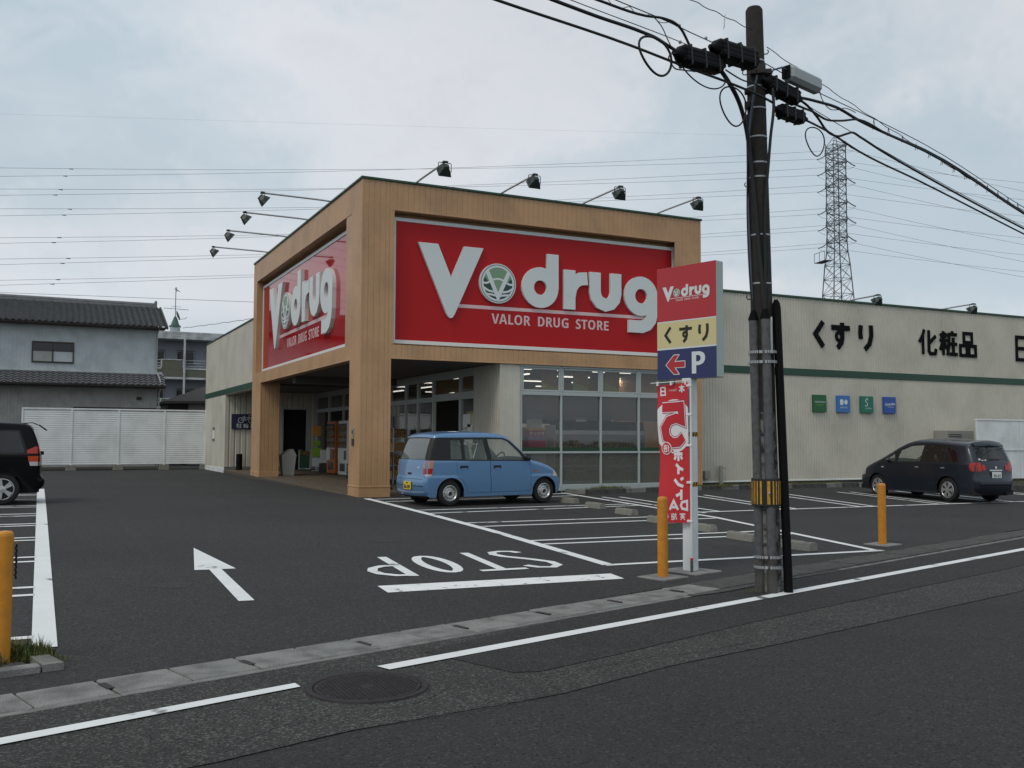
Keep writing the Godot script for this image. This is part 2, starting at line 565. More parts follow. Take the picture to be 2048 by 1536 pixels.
# a band of the given width along a line of points, as a solid of depth z0..z1
func ribbon(b: MB, pts: PackedVector2Array, w: float, z0: float, z1: float, xf := Transform3D(), k := Vector2.ONE, o := Vector2.ZERO) -> void:
	var m := pts.size()
	var p := PackedVector2Array()
	for q in pts:
		p.append(q * k + o)
	var loop := p[0].distance_to(p[m - 1]) < 0.0001
	var L := []
	var R := []
	for i in m:
		var d0 := (p[i] - p[i - 1]).normalized() if i > 0 else ((p[0] - p[m - 2]).normalized() if loop else (p[1] - p[0]).normalized())
		var d1 := (p[i + 1] - p[i]).normalized() if i < m - 1 else ((p[1] - p[0]).normalized() if loop else d0)
		var t := (d0 + d1).normalized()
		if t == Vector2.ZERO:
			t = d0
		var nn := Vector2(-t.y, t.x)
		var s := w / 2.0 / maxf(0.42, nn.dot(Vector2(-d0.y, d0.x)))
		L.append(p[i] + nn * s)
		R.append(p[i] - nn * s)
	var f := xf.basis.z.normalized()
	for i in m - 1:
		var a := Vector3(L[i].x, L[i].y, 0)
		var c := Vector3(L[i + 1].x, L[i + 1].y, 0)
		var d := Vector3(R[i + 1].x, R[i + 1].y, 0)
		var e := Vector3(R[i].x, R[i].y, 0)
		var Z0 := Vector3(0, 0, z0)
		var Z1 := Vector3(0, 0, z1)
		b.quad(xf * (a + Z1), xf * (c + Z1), xf * (d + Z1), xf * (e + Z1), f)
		b.quad(xf * (a + Z0), xf * (c + Z0), xf * (d + Z0), xf * (e + Z0), -f)
		var nl := xf.basis * Vector3(L[i].x - R[i].x, L[i].y - R[i].y, 0)
		b.quad(xf * (a + Z0), xf * (c + Z0), xf * (c + Z1), xf * (a + Z1), nl)
		b.quad(xf * (e + Z0), xf * (d + Z0), xf * (d + Z1), xf * (e + Z1), -nl)
		if not loop and i == 0:
			b.quad(xf * (a + Z0), xf * (e + Z0), xf * (e + Z1), xf * (a + Z1))
		if not loop and i == m - 2:
			b.quad(xf * (c + Z0), xf * (d + Z0), xf * (d + Z1), xf * (c + Z1))


# a character made of strokes: box at o with size sz, stroke width as a share of the height
func glyph(b: MB, s: String, o: Vector2, sz: Vector2, w: float, z0: float, z1: float, xf := Transform3D()) -> void:
	var k := 0
	for st in strokes(s):
		var len_ := 0.0
		ribbon(b, st, w, z0, z1 + 0.0012 * k, xf, sz, o)
		k += 1


# cut a polygon into cells and lay it on a curved surface f(Vector2) -> Vector3
func panel(b: MB, poly: PackedVector2Array, holes: Array, f: Callable, cell: float, away: Vector3) -> void:
	var lo := poly[0]
	var hi := poly[0]
	for p in poly:
		lo = lo.min(p)
		hi = hi.max(p)
	var nx := int(ceil((hi.x - lo.x) / cell))
	var ny := int(ceil((hi.y - lo.y) / cell))
	var seen := {}
	var e := 0.003
	var at := func(q: Vector2) -> Array:
		var key := Vector2i(q * 20000.0)
		if not seen.has(key):
			var P: Vector3 = f.call(q)
			var w := q + ((lo + hi) / 2.0 - q).normalized() * 0.007
			var dx: Vector3 = f.call(w + Vector2(e, 0)) - f.call(w - Vector2(e, 0))
			var dy: Vector3 = f.call(w + Vector2(0, e)) - f.call(w - Vector2(0, e))
			var nn := dx.cross(dy).normalized()
			if nn.dot(away) < 0.0:
				nn = -nn
			seen[key] = [P, nn]
		return seen[key]
	for i in nx:
		for j in ny:
			var a := lo + Vector2(i, j) * cell
			var c := a + Vector2(cell, cell)
			var bits: Array = Geometry2D.intersect_polygons(PackedVector2Array([a, Vector2(c.x, a.y), c, Vector2(a.x, c.y)]), poly)
			for h in holes:
				var rest := []
				for bit in bits:
					if Geometry2D.is_polygon_clockwise(bit):
						continue
					rest.append_array(Geometry2D.clip_polygons(bit, h))
				bits = rest
			for bit in bits:
				if bit.size() < 3:
					continue
				var idx := Geometry2D.triangulate_polygon(bit)
				for t in range(0, idx.size(), 3):
					var A: Array = at.call(bit[idx[t]])
					var B: Array = at.call(bit[idx[t + 1]])
					var C: Array = at.call(bit[idx[t + 2]])
					b.tri(A[0], B[0], C[0], A[1], B[1], C[1])


func words(parent: Node, called: String, s: String, at: Vector3, h: float, w: float, depth: float, m: Material, rot := Vector3.ZERO, weight := 700, family := "Droid Sans") -> MeshInstance3D:
	var f := SystemFont.new()
	f.font_names = PackedStringArray([family])
	f.font_weight = weight
	var t := TextMesh.new()
	t.text = s
	t.font = f
	t.font_size = 64
	t.pixel_size = h / (0.714 * 64.0)
	t.depth = depth
	t.curve_step = 2.0
	var o := put(called, t, m, parent, at)
	o.rotation = rot
	if w > 0.0:
		o.scale.x = w / t.get_aabb().size.x
	return o


func rnd(a: float, b: float) -> float:
	return rng.randf_range(a, b)


# ---------------------------------------------------------------- ground
func hgt(x: float, z: float) -> float:
	return clampf(0.014 * (-z - 6.8 - 0.15 * x), 0.0, 0.18)


func zg(x: float) -> float:
	return -6.48 - 0.297 * x


func sky_and_camera() -> void:
	var cam := Camera3D.new()
	cam.name = "camera"
	cam.position = Vector3(0, 1.5, 0)
	cam.rotation = Vector3(0.0584, -0.4562, 0.0035)
	cam.fov = 43.50
	cam.far = 3000.0
	cam.near = 0.05
	add_child(cam)
	cam.current = true
	var env := Environment.new()
	env.background_mode = Environment.BG_SKY
	env.tonemap_mode = Environment.TONE_MAPPER_LINEAR
	env.tonemap_exposure = EXPOSURE
	env.sdfgi_enabled = true
	env.ssao_enabled = true
	env.ssil_enabled = true
	env.background_energy_multiplier = 1.0
	var sky := Sky.new()
	var pm := PanoramaSkyMaterial.new()
	pm.panorama = ImageTexture.create_from_image(cloud_image())
	sky.sky_material = pm
	env.sky = sky
	var we := WorldEnvironment.new()
	we.name = "world"
	we.environment = env
	add_child(we)
	var sun := DirectionalLight3D.new()
	sun.name = "sun"
	sun.light_energy = SUN
	sun.light_color = Color(1.0, 0.965, 0.91)
	sun.light_angular_distance = 18.0
	sun.shadow_enabled = true
	sun.look_at_from_position(Vector3(-6.5, 9.0, 3.0), Vector3.ZERO)
	add_child(sun)


const EXPOSURE := 1.0
const SUN := 0.35


func cloud_image() -> Image:
	var W := 1536
	var H := 768
	var im := Image.create(W, H, false, Image.FORMAT_RGBF)
	var f := FastNoiseLite.new()
	f.seed = 41
	f.noise_type = FastNoiseLite.TYPE_SIMPLEX_SMOOTH
	f.frequency = 1.0
	f.fractal_octaves = 5
	f.fractal_gain = 0.52
	f.domain_warp_enabled = true
	f.domain_warp_amplitude = 0.5
	f.domain_warp_frequency = 0.7
	var g := FastNoiseLite.new()
	g.seed = 77
	g.noise_type = FastNoiseLite.TYPE_SIMPLEX_SMOOTH
	g.frequency = 0.45
	g.fractal_octaves = 3
	for j in H:
		var el := PI * (0.5 - (j + 0.5) / H)
		if el < -0.06:
			var gc := Color(0.10, 0.10, 0.095)
			for i in W:
				im.set_pixel(i, j, gc)
			continue
		var y := maxf(sin(el), 0.0)
		var ce := cos(el)
		var hor := pow(1.0 - y, 3.0)
		for i in W:
			var az := TAU * (i + 0.5) / W
			# a flat cloud deck seen in perspective: pulled out towards the horizon
			var k := 1.0 / (y + 0.24)
			var px := cos(az) * ce * k
			var pz := sin(az) * ce * k
			var n := f.get_noise_3d(px * 1.0, 0.0, pz * 1.0) * 0.75 + g.get_noise_3d(px, 5.0, pz) * 0.6
			var c := smoothstep(-0.40, 0.40, n)
			var fine := f.get_noise_3d(px * 2.7, 9.0, pz * 2.7)
			c = clampf(c + fine * 0.16, 0.0, 1.0)
			var blue := Color(0.480, 0.595, 0.685)
			var white := Color(0.760, 0.785, 0.835)
			var col := blue.lerp(white, c)
			var dark := smoothstep(0.30, 0.80, n + fine * 0.2) * 0.16 * (1.0 - hor)
			col = col * (1.0 - dark)
			var big := g.get_noise_3d(px * 0.7, 21.0, pz * 0.7)
			col = col * (0.93 + 0.22 * big)
			col = col.lerp(Color(0.665, 0.730, 0.770), hor * 0.50)
			im.set_pixel(i, j, Color(col.r, col.g, col.b))
	return im


func flat_strip(b: MB, pts: Array, w: float, lift := 0.006, on_lot := true) -> void:
	# a painted band along ground points (x, z), laid on the slope
	var p := []
	for i in pts.size() - 1:
		var a: Vector2 = pts[i]
		var c: Vector2 = pts[i + 1]
		var k := maxi(1, int(a.distance_to(c) / 0.8))
		for t in k:
			p.append(a.lerp(c, float(t) / k))
	p.append(pts[-1])
	var L := []
	for i in p.size():
		var d: Vector2 = ((p[mini(i + 1, p.size() - 1)] - p[maxi(i - 1, 0)]) as Vector2).normalized()
		var nn := Vector2(-d.y, d.x) * w / 2.0
		var q := []
		for s in [p[i] + nn, p[i] - nn]:
			q.append(Vector3(s.x, (hgt(s.x, s.y) if on_lot else 0.0) + lift, s.y))
		L.append(q)
	for i in p.size() - 1:
		b.quad(L[i][0], L[i + 1][0], L[i + 1][1], L[i][1], Vector3.UP)


func flat_poly(b: MB, pts: Array, lift := 0.006, on_lot := true) -> void:
	var pl := PackedVector2Array(pts)
	var idx := Geometry2D.triangulate_polygon(pl)
	for t in range(0, idx.size(), 3):
		var q := []
		for k in 3:
			var s := pl[idx[t + k]]
			q.append(Vector3(s.x, (hgt(s.x, s.y) if on_lot else 0.0) + lift, s.y))
		b.tri(q[0], q[1], q[2], Vector3.UP, Vector3.UP, Vector3.UP)


func build_ground() -> void:
	var b := MB.new()
	b.quad(Vector3(-900, -0.05, -900), Vector3(900, -0.05, -900), Vector3(900, -0.05, 900), Vector3(-900, -0.05, 900), Vector3.UP)
	struct("ground", b, M.ground)
	# parking lot, rising gently from the road
	b = MB.new()
	var xs := []
	var x := -30.0
	while x <= 60.0:
		xs.append(x)
		x += 1.5
	var ts := [0.0]
	for i in 45:
		ts.append(0.4 + i * 0.55 + i * i * 0.022)
	for i in xs.size() - 1:
		for j in ts.size() - 1:
			var q := []
			for d in [[0, 0], [1, 0], [1, 1], [0, 1]]:
				var X: float = xs[i + d[0]]
				var Z: float = zg(X) - ts[j + d[1]]
				q.append(Vector3(X, hgt(X, Z), Z))
			var nn := Vector3.UP
			b.tri(q[0], q[1], q[2], nn, nn, nn)
			b.tri(q[0], q[2], q[3], nn, nn, nn)
	var lot := struct("parking_lot", b, M.asphalt_lot)
	# road: one dark lane, an older strip along the gutter, a newer patch
	b = MB.new()
	flat_poly(b, [Vector2(-40, zg(-40) + 9.0), Vector2(-40, zg(-40) + 0.3), Vector2(80, zg(80) + 0.3), Vector2(80, zg(80) + 9.0)], -0.008, false)
	var road := struct("road", b, M.asphalt_road)
	b = MB.new()
	flat_poly(b, [Vector2(-20, 0.6), Vector2(-3.0, -4.15), Vector2(0.78, -4.72), Vector2(1.5, -4.93), Vector2(2.86, -5.10), Vector2(3.9, -5.42), Vector2(4.9, -5.62), Vector2(8.7, -6.50), Vector2(14, -7.9), Vector2(40, -14.6), Vector2(40, zg(40) + 0.35), Vector2(-20, zg(-20) + 0.35)], -0.004, false)
	struct("old_asphalt_strip", b, M.asphalt_old, road)
	b = MB.new()
	flat_poly(b, [Vector2(2.50, -6.50), Vector2(2.62, -6.16), Vector2(2.80, -5.68), Vector2(2.98, -5.63), Vector2(3.73, -5.85), Vector2(5.26, -6.35), Vector2(8.6, -7.28), Vector2(14, -8.75), Vector2(40, -15.6), Vector2(40, zg(40) + 0.36), Vector2(14, zg(14) + 0.5), Vector2(8, zg(8) + 0.5), Vector2(4, zg(4) + 0.5)], 0.0, false)
	struct("asphalt_patch", b, M.asphalt_patch, road)
	# cracks in the old strip
	for c in [[Vector2(0.2, -4.60), Vector2(0.78, -4.72), Vector2(1.5, -4.93), Vector2(2.2, -4.99), Vector2(2.86, -5.10), Vector2(3.4, -5.27), Vector2(3.9, -5.42), Vector2(4.9, -5.62), Vector2(6.4, -5.97), Vector2(8.7, -6.50)], [Vector2(0.95, -4.98), Vector2(1.18, -5.16), Vector2(1.38, -5.19), Vector2(1.52, -5.27)], [Vector2(1.78, -5.22), Vector2(2.02, -5.29), Vector2(2.2, -5.42), Vector2(2.28, -5.52)], [Vector2(3.3, -5.58), Vector2(3.9, -5.68), Vector2(4.3, -5.66), Vector2(4.9, -5.80)], [Vector2(5.1, -6.2), Vector2(5.6, -6.1), Vector2(6.1, -6.12)]]:
		b = MB.new()
		for i in c.size() - 1:
			var a: Vector2 = c[i]
			var e: Vector2 = c[i + 1]
			var k := int(a.distance_to(e) / 0.05) + 1
			var pa := a
			for t in k:
				var pb := a.lerp(e, float(t + 1) / k) + (Vector2(rnd(-0.012, 0.012), rnd(-0.012, 0.012)) if t < k - 1 else Vector2.ZERO)
				flat_strip(b, [pa, pb], rnd(0.003, 0.007), 0.0005, false)
				pa = pb
		struct("crack", b, M.tar, road)
	# painted lines on the road
	b = MB.new()
	flat_poly(b, [Vector2(-3.2, -4.62), Vector2(-0.13, -5.54), Vector2(1.46, -5.995), Vector2(1.47, -5.895), Vector2(-0.13, -5.42), Vector2(-3.2, -4.50)], 0.004, false)
	struct("painted_line", b, M.paint, road)
	b = MB.new()
	flat_poly(b, [Vector2(2.055, -6.205), Vector2(6.0, -7.31), Vector2(12.59, -9.15), Vector2(40, -16.7), Vector2(40, -16.56), Vector2(12.55, -9.01), Vector2(6.0, -7.18), Vector2(2.10, -6.08)], 0.004, false)
	struct("painted_line", b, M.paint, road)
	# gutter of concrete slabs
	var g := Node3D.new()
	g.name = "gutter"
	g.set_meta("kind", "structure")
	add_child(g)
	var dir := Vector3(1, 0, -0.292).normalized()
	var across := Vector3(0.292, 0, 1).normalized()
	var org := Vector3(0.355, 0, zg(0.355))
	for i in range(-9, 46):
		var p := org + dir * (0.4615 * i)
		var far_ := p.x > 5.75
		var y := maxf(hgt(p.x, p.z), 0.0) + (0.006 if not far_ else 0.014)
		var xf := Transform3D(Basis(dir, Vector3.UP, dir.cross(Vector3.UP)), p)
		var q := MB.new()
		var tilt := rnd(-0.004, 0.004)
		q.box(Vector3(0.007, -0.1, -0.0), Vector3(0.4545, y + tilt, 0.40), 0.008, xf)
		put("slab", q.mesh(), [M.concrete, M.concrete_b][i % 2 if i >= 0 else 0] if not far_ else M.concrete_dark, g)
		if posmod(i, 2) == 0 and not far_:
			var s := MB.new()
			s.box(Vector3(-0.022, y + 0.0005, 0.12), Vector3(0.022, y + 0.005, 0.28), 0.0, xf)
			put("lifting_slot", s.mesh(), M.tar, g)
	var lip := MB.new()
	for i in range(-5, 22):
		var p := org + dir * (0.923 * i) + across * 0.405
		var y := maxf(hgt(p.x, p.z), 0.0) + 0.002
		lip.box(Vector3(0.003, -0.1, 0), Vector3(0.92, y, 0.055), 0.004, Transform3D(Basis(dir, Vector3.UP, dir.cross(Vector3.UP)), p))
	put("gutter_edge", lip.mesh(), M.concrete_b, g)
	# weathered joint between gutter and lot on the right, with the apron the pole stands on
	b = MB.new()
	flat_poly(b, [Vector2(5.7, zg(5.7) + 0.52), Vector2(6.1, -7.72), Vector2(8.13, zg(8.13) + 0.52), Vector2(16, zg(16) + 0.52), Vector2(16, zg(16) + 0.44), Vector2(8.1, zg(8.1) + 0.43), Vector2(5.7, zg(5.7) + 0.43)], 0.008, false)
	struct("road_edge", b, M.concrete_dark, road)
	# manhole cover
	var mh := thing("manhole_cover", "round dark cast iron manhole cover in the road beside the white line", "manhole cover", Vector3(1.84, -0.004, -5.73))
	b = MB.new()
	b.lathe([Vector2(0.330, 0.004), Vector2(0.335, 0.012), Vector2(0.372, 0.012), Vector2(0.378, 0.0)])
	part("frame", b, M.iron, mh)
	b = MB.new()
	b.lathe([Vector2(0.0, 0.010), Vector2(0.321, 0.010), Vector2(0.325, 0.0)], Transform3D(), 40)
	for i in range(-11, 12):
		for j in range(-11, 12):
			var c := Vector2(i, j) * 0.026
			if c.length() < 0.302 and c.length() > 0.05:
				b.box(Vector3(c.x - 0.008, 0.009, c.y - 0.008), Vector3(c.x + 0.008, 0.0145, c.y + 0.008), 0.002)
	part("lid", b, M.iron, mh)

	# markings of the lot
	var lines := [
		[[Vector2(0.085, -28.2), Vector2(0.08, -7.69)], 0.15], [[Vector2(6.63, -20.9), Vector2(6.53, -16.8), Vector2(6.40, -13.81), Vector2(6.09, -9.80)], 0.14],
		[[Vector2(6.04, -9.80), Vector2(10.35, -9.63)], 0.10], [[Vector2(11.87, -21.3), Vector2(11.30, -14.46), Vector2(10.25, -9.63)], 0.11],
		[[Vector2(6.75, -19.9), Vector2(11.75, -20.33)], 0.085], [[Vector2(6.75, -20.62), Vector2(11.85, -21.1)], 0.085],
		[[Vector2(6.6, -17.66), Vector2(11.55, -17.70)], 0.085], [[Vector2(6.6, -16.95), Vector2(11.48, -17.30)], 0.085],
		[[Vector2(6.5, -15.03), Vector2(11.3, -14.93)], 0.085], [[Vector2(6.5, -14.41), Vector2(11.2, -14.33)], 0.085],
		[[Vector2(6.35, -12.35), Vector2(10.82, -12.23)], 0.085], [[Vector2(6.35, -11.92), Vector2(10.7, -11.72)], 0.085],
		[[Vector2(11.35, -15.47), Vector2(36.0, -15.35)], 0.10], [[Vector2(12.11, -19.76), Vector2(11.72, -15.3)], 0.085], [[Vector2(12.52, -19.65), Vector2(12.24, -15.47)], 0.085],
		[[Vector2(14.57, -19.38), Vector2(13.86, -15.47)], 0.085], [[Vector2(15.0, -19.62), Vector2(14.22, -15.47)], 0.085],
		[[Vector2(16.9, -19.5), Vector2(16.02, -15.47)], 0.085], [[Vector2(17.38, -19.4), Vector2(16.42, -15.47)], 0.085],
		[[Vector2(19.37, -19.54), Vector2(18.42, -15.43)], 0.085], [[Vector2(19.74, -19.44), Vector2(18.78, -15.43)], 0.085],
		[[Vector2(21.4, -19.4), Vector2(20.36, -15.43)], 0.085], [[Vector2(21.95, -19.2), Vector2(20.95, -15.43)], 0.085],
		[[Vector2(24.0, -18.6), Vector2(23.2, -15.42)], 0.085], [[Vector2(24.4, -18.6), Vector2(23.6, -15.42)], 0.085]]
	for z in [-8.10, -10.08, -10.55, -12.50, -12.91, -14.77, -15.11, -16.86, -17.18, -18.64, -19.07, -20.80, -21.22, -23.0, -23.45, -25.1, -25.5]:
		lines.append([[Vector2(0.01, z), Vector2(-5.2, z + rnd(-0.02, 0.02))], 0.095])
	for l in lines:
		b = MB.new()
		flat_strip(b, l[0], l[1] * 1.12, 0.006 if l[1] > 0.09 else 0.003)
		put("painted_line", b.mesh(), M.paint, lot)
	b = MB.new()
	flat_poly(b, [Vector2(3.10, -9.37), Vector2(5.75, -9.21), Vector2(5.69, -8.84), Vector2(3.07, -8.96)], 0.005)
	put("stop_line", b.mesh(), M.paint_worn, lot)
	b = MB.new()
	flat_poly(b, [Vector2(1.85, -13.15), Vector2(2.02, -11.10), Vector2(1.865, -11.11), Vector2(1.815, -9.03), Vector2(1.675, -9.04), Vector2(1.735, -11.12), Vector2(1.58, -11.14)], 0.005)
	put("arrow_marking", b.mesh(), M.paint, lot)
	# STOP, meant to be read from inside the lot: u runs to -x, w to +z
	for L in ["P", "O", "T", "S"]:
		b = MB.new()
		var c: float = {"P": 3.67, "O": 4.24, "T": 4.80, "S": 5.36}[L]
		var st: Array = {"P": [[Vector2(0.16, -0.79), Vector2(0.0, 0.79)], [Vector2(0.0, 0.73), Vector2(-0.16, 0.70), Vector2(-0.29, 0.52), Vector2(-0.31, 0.30), Vector2(-0.24, 0.10), Vector2(-0.10, -0.02), Vector2(0.10, -0.04)]],
			"O": [], "T": [[Vector2(0.13, -0.79), Vector2(-0.03, 0.68)], [Vector2(-0.31, 0.72), Vector2(0.26, 0.74)]],
			"S": [[Vector2(0.24, -0.56), Vector2(0.20, -0.70), Vector2(0.06, -0.76), Vector2(-0.08, -0.70), Vector2(-0.14, -0.52), Vector2(-0.10, -0.30), Vector2(0.02, -0.10), Vector2(0.12, 0.08), Vector2(0.22, 0.34), Vector2(0.18, 0.60), Vector2(0.04, 0.74), Vector2(-0.12, 0.68), Vector2(-0.20, 0.50)]]}[L]
		if L == "O":
			var o := []
			for i in 25:
				var a := TAU * i / 24
				o.append(Vector2(0.17 * cos(a) - 0.06 * sin(a), 0.66 * sin(a)))
			st = [o]
		var k := 0
		for s in st:
			var pts := []
			for q in s:
				pts.append(Vector2(c, -10.64) + q)
			flat_strip(b, pts, 0.115, 0.005 + 0.003 * k)
			k += 1
		put("letter_marking", b.mesh(), M.paint, lot)
	b = MB.new()
	flat_poly(b, [Vector2(-9, -44.5), Vector2(6.6, -44.5), Vector2(6.6, -48.9), Vector2(-9, -48.9)], 0.02)
	struct("earth_strip", b, M.earth)
	# old oil drips in the stalls
	for c in [Vector2(8.8, -16.1), Vector2(8.9, -13.4), Vector2(8.7, -11.0), Vector2(13.2, -17.4), Vector2(17.2, -17.6), Vector2(9.3, -16.4), Vector2(3.4, -16.0), Vector2(1.2, -10.2), Vector2(4.4, -13.0), Vector2(-1.6, -11.5)]:
		b = MB.new()
		var pl := []
		var r0 := rnd(0.10, 0.24)
		for i in 14:
			var a := TAU * i / 14
			pl.append(c + Vector2(cos(a), sin(a)) * r0 * rnd(0.7, 1.2))
		flat_poly(b, pl, 0.0022)
		put("oil_stain", b.mesh(), M.asphalt_patch_dark, lot)
	# kerb in front of the shop windows and its bed of grass
	var kerb := Node3D.new()
	kerb.name = "kerb"
	kerb.set_meta("kind", "structure")
	add_child(kerb)
	var path := [Vector2(11.95, -21.32), Vector2(12.2, -20.72), Vector2(16.16, -21.22), Vector2(21.9, -21.22), Vector2(23.4, -20.2), Vector2(24.6, -18.3), Vector2(29, -17.4), Vector2(40, -17.0)]
	for i in path.size() - 1:
		var a: Vector2 = path[i]
		var c: Vector2 = path[i + 1]
		var k := maxi(1, int(round(a.distance_to(c) / 0.62)))
		for t in k:
			var p := a.lerp(c, float(t) / k)
			var q := a.lerp(c, float(t + 1) / k)
			var d := (q - p).normalized()
			var xf := Transform3D(Basis(Vector3(d.x, 0, d.y), Vector3.UP, Vector3(-d.y, 0, d.x)), Vector3(p.x, 0.10, p.y))
			var s := MB.new()
			s.box(Vector3(0.002, 0, -0.12), Vector3(p.distance_to(q) - 0.002, 0.185 + rnd(-0.004, 0.004), 0.0), 0.012, xf)
			put("kerb_stone", s.mesh(), M.concrete_dark if (i + t) % 3 else M.concrete_b, kerb)
	b = MB.new()
	flat_poly(b, [Vector2(12.0, -21.41), Vector2(12.3, -20.83), Vector2(16.16, -21.33), Vector2(21.9, -21.33), Vector2(23.5, -20.3), Vector2(24.7, -18.4), Vector2(29, -17.5), Vector2(40, -17.1), Vector2(40, -22.02), Vector2(16.36, -22.02), Vector2(16.36, -21.41)], 0.255, false)
	struct("planting_bed", b, M.earth)
	# concrete edging at the near left corner of the entrance
	var ed := Node3D.new()
	ed.name = "edging"
	ed.set_meta("kind", "structure")
	add_child(ed)
	for q in [[Vector3(-0.93, 0, -6.72), Vector3(-0.40, 0, -6.845)], [Vector3(-0.40, 0, -6.85), Vector3(0.06, 0, -6.955)]]:
		var d: Vector3 = (q[1] - q[0]).normalized()
		b = MB.new()
		b.box(Vector3(0, -0.05, -0.095), Vector3(q[0].distance_to(q[1]) - 0.004, 0.05, 0), 0.008, Transform3D(Basis(d, Vector3.UP, d.cross(Vector3.UP)), q[0]))
		put("edging_stone", b.mesh(), M.concrete, ed)
	b = MB.new()
	var top := [Vector3(0.065, 0.05, -6.957), Vector3(0.19, 0.05, -6.985), Vector3(0.10, 0.05, -7.29), Vector3(-0.01, 0.05, -7.27)]
	b.quad(top[0], top[1], top[2], top[3], Vector3.UP)
	for i in 4:
		var a: Vector3 = top[i]
		var c: Vector3 = top[(i + 1) % 4]
		b.quad(a, c, c + Vector3.DOWN * 0.1, a + Vector3.DOWN * 0.1, (a + c) / 2.0 - Vector3(0.09, 0.05, -7.12))
	put("edging_stone", b.mesh(), M.concrete_b, ed)
	b = MB.new()
	flat_poly(b, [Vector2(-0.93, -6.83), Vector2(0.0, -7.06), Vector2(-0.06, -7.26), Vector2(-0.93, -7.1)], 0.022, false)
	put("edging_bed", b.mesh(), M.concrete_dark, ed)


func grass_patch(label: String, category: String, spots: Array, n: int, hmax: float, called := "grass") -> void:
	# blades scattered round spots [Vector3, rx, rz]; one object, nobody could count them
	var bl := MB.new()
	bl.quad(Vector3(-0.5, 0, 0), Vector3(0.5, 0, 0), Vector3(0.22, 0.62, 0.12), Vector3(-0.22, 0.62, 0.12))
	bl.tri(Vector3(-0.22, 0.62, 0.12), Vector3(0.22, 0.62, 0.12), Vector3(0, 1, 0.42), Vector3.UP, Vector3.UP, Vector3.UP)
	var root: Node3D = null
	for k in 4:
		var mm := MultiMesh.new()
		mm.transform_format = MultiMesh.TRANSFORM_3D
		mm.mesh = bl.mesh()
		mm.instance_count = n / 4
		for i in n / 4:
			var s: Array = spots[rng.randi() % spots.size()]
			var a := rnd(0, TAU)
			var r := sqrt(rng.randf())
			var c: Vector3 = s[0]
			var at := c + Vector3(cos(a) * r * s[1], 0, sin(a) * r * s[2])
			var hh := hmax * rnd(0.35, 1.0) * (1.0 - 0.55 * r)
			var bs := Basis(Vector3.UP, rnd(0, TAU)) * Basis(Vector3.RIGHT, rnd(-0.5, 0.5)) * Basis.from_scale(Vector3(hmax * rnd(0.05, 0.09), hh, hh))
			mm.set_instance_transform(i, Transform3D(bs, at))
		var o := MultiMeshInstance3D.new()
		o.multimesh = mm
		o.material_override = M["blade%d" % k]
		if root == null:
			o.name = numbered(called)
			add_child(o, true)
			tag(o, label, category, "", "stuff")
			root = o
		else:
			o.name = "blades_%03d" % k
			o.set_meta("kind", "stuff")
			root.add_child(o, true)


# ---------------------------------------------------------------- the shop
func frame_box(b: MB, a: Vector3, c: Vector3) -> void:
	b.box(a, c, 0.006)


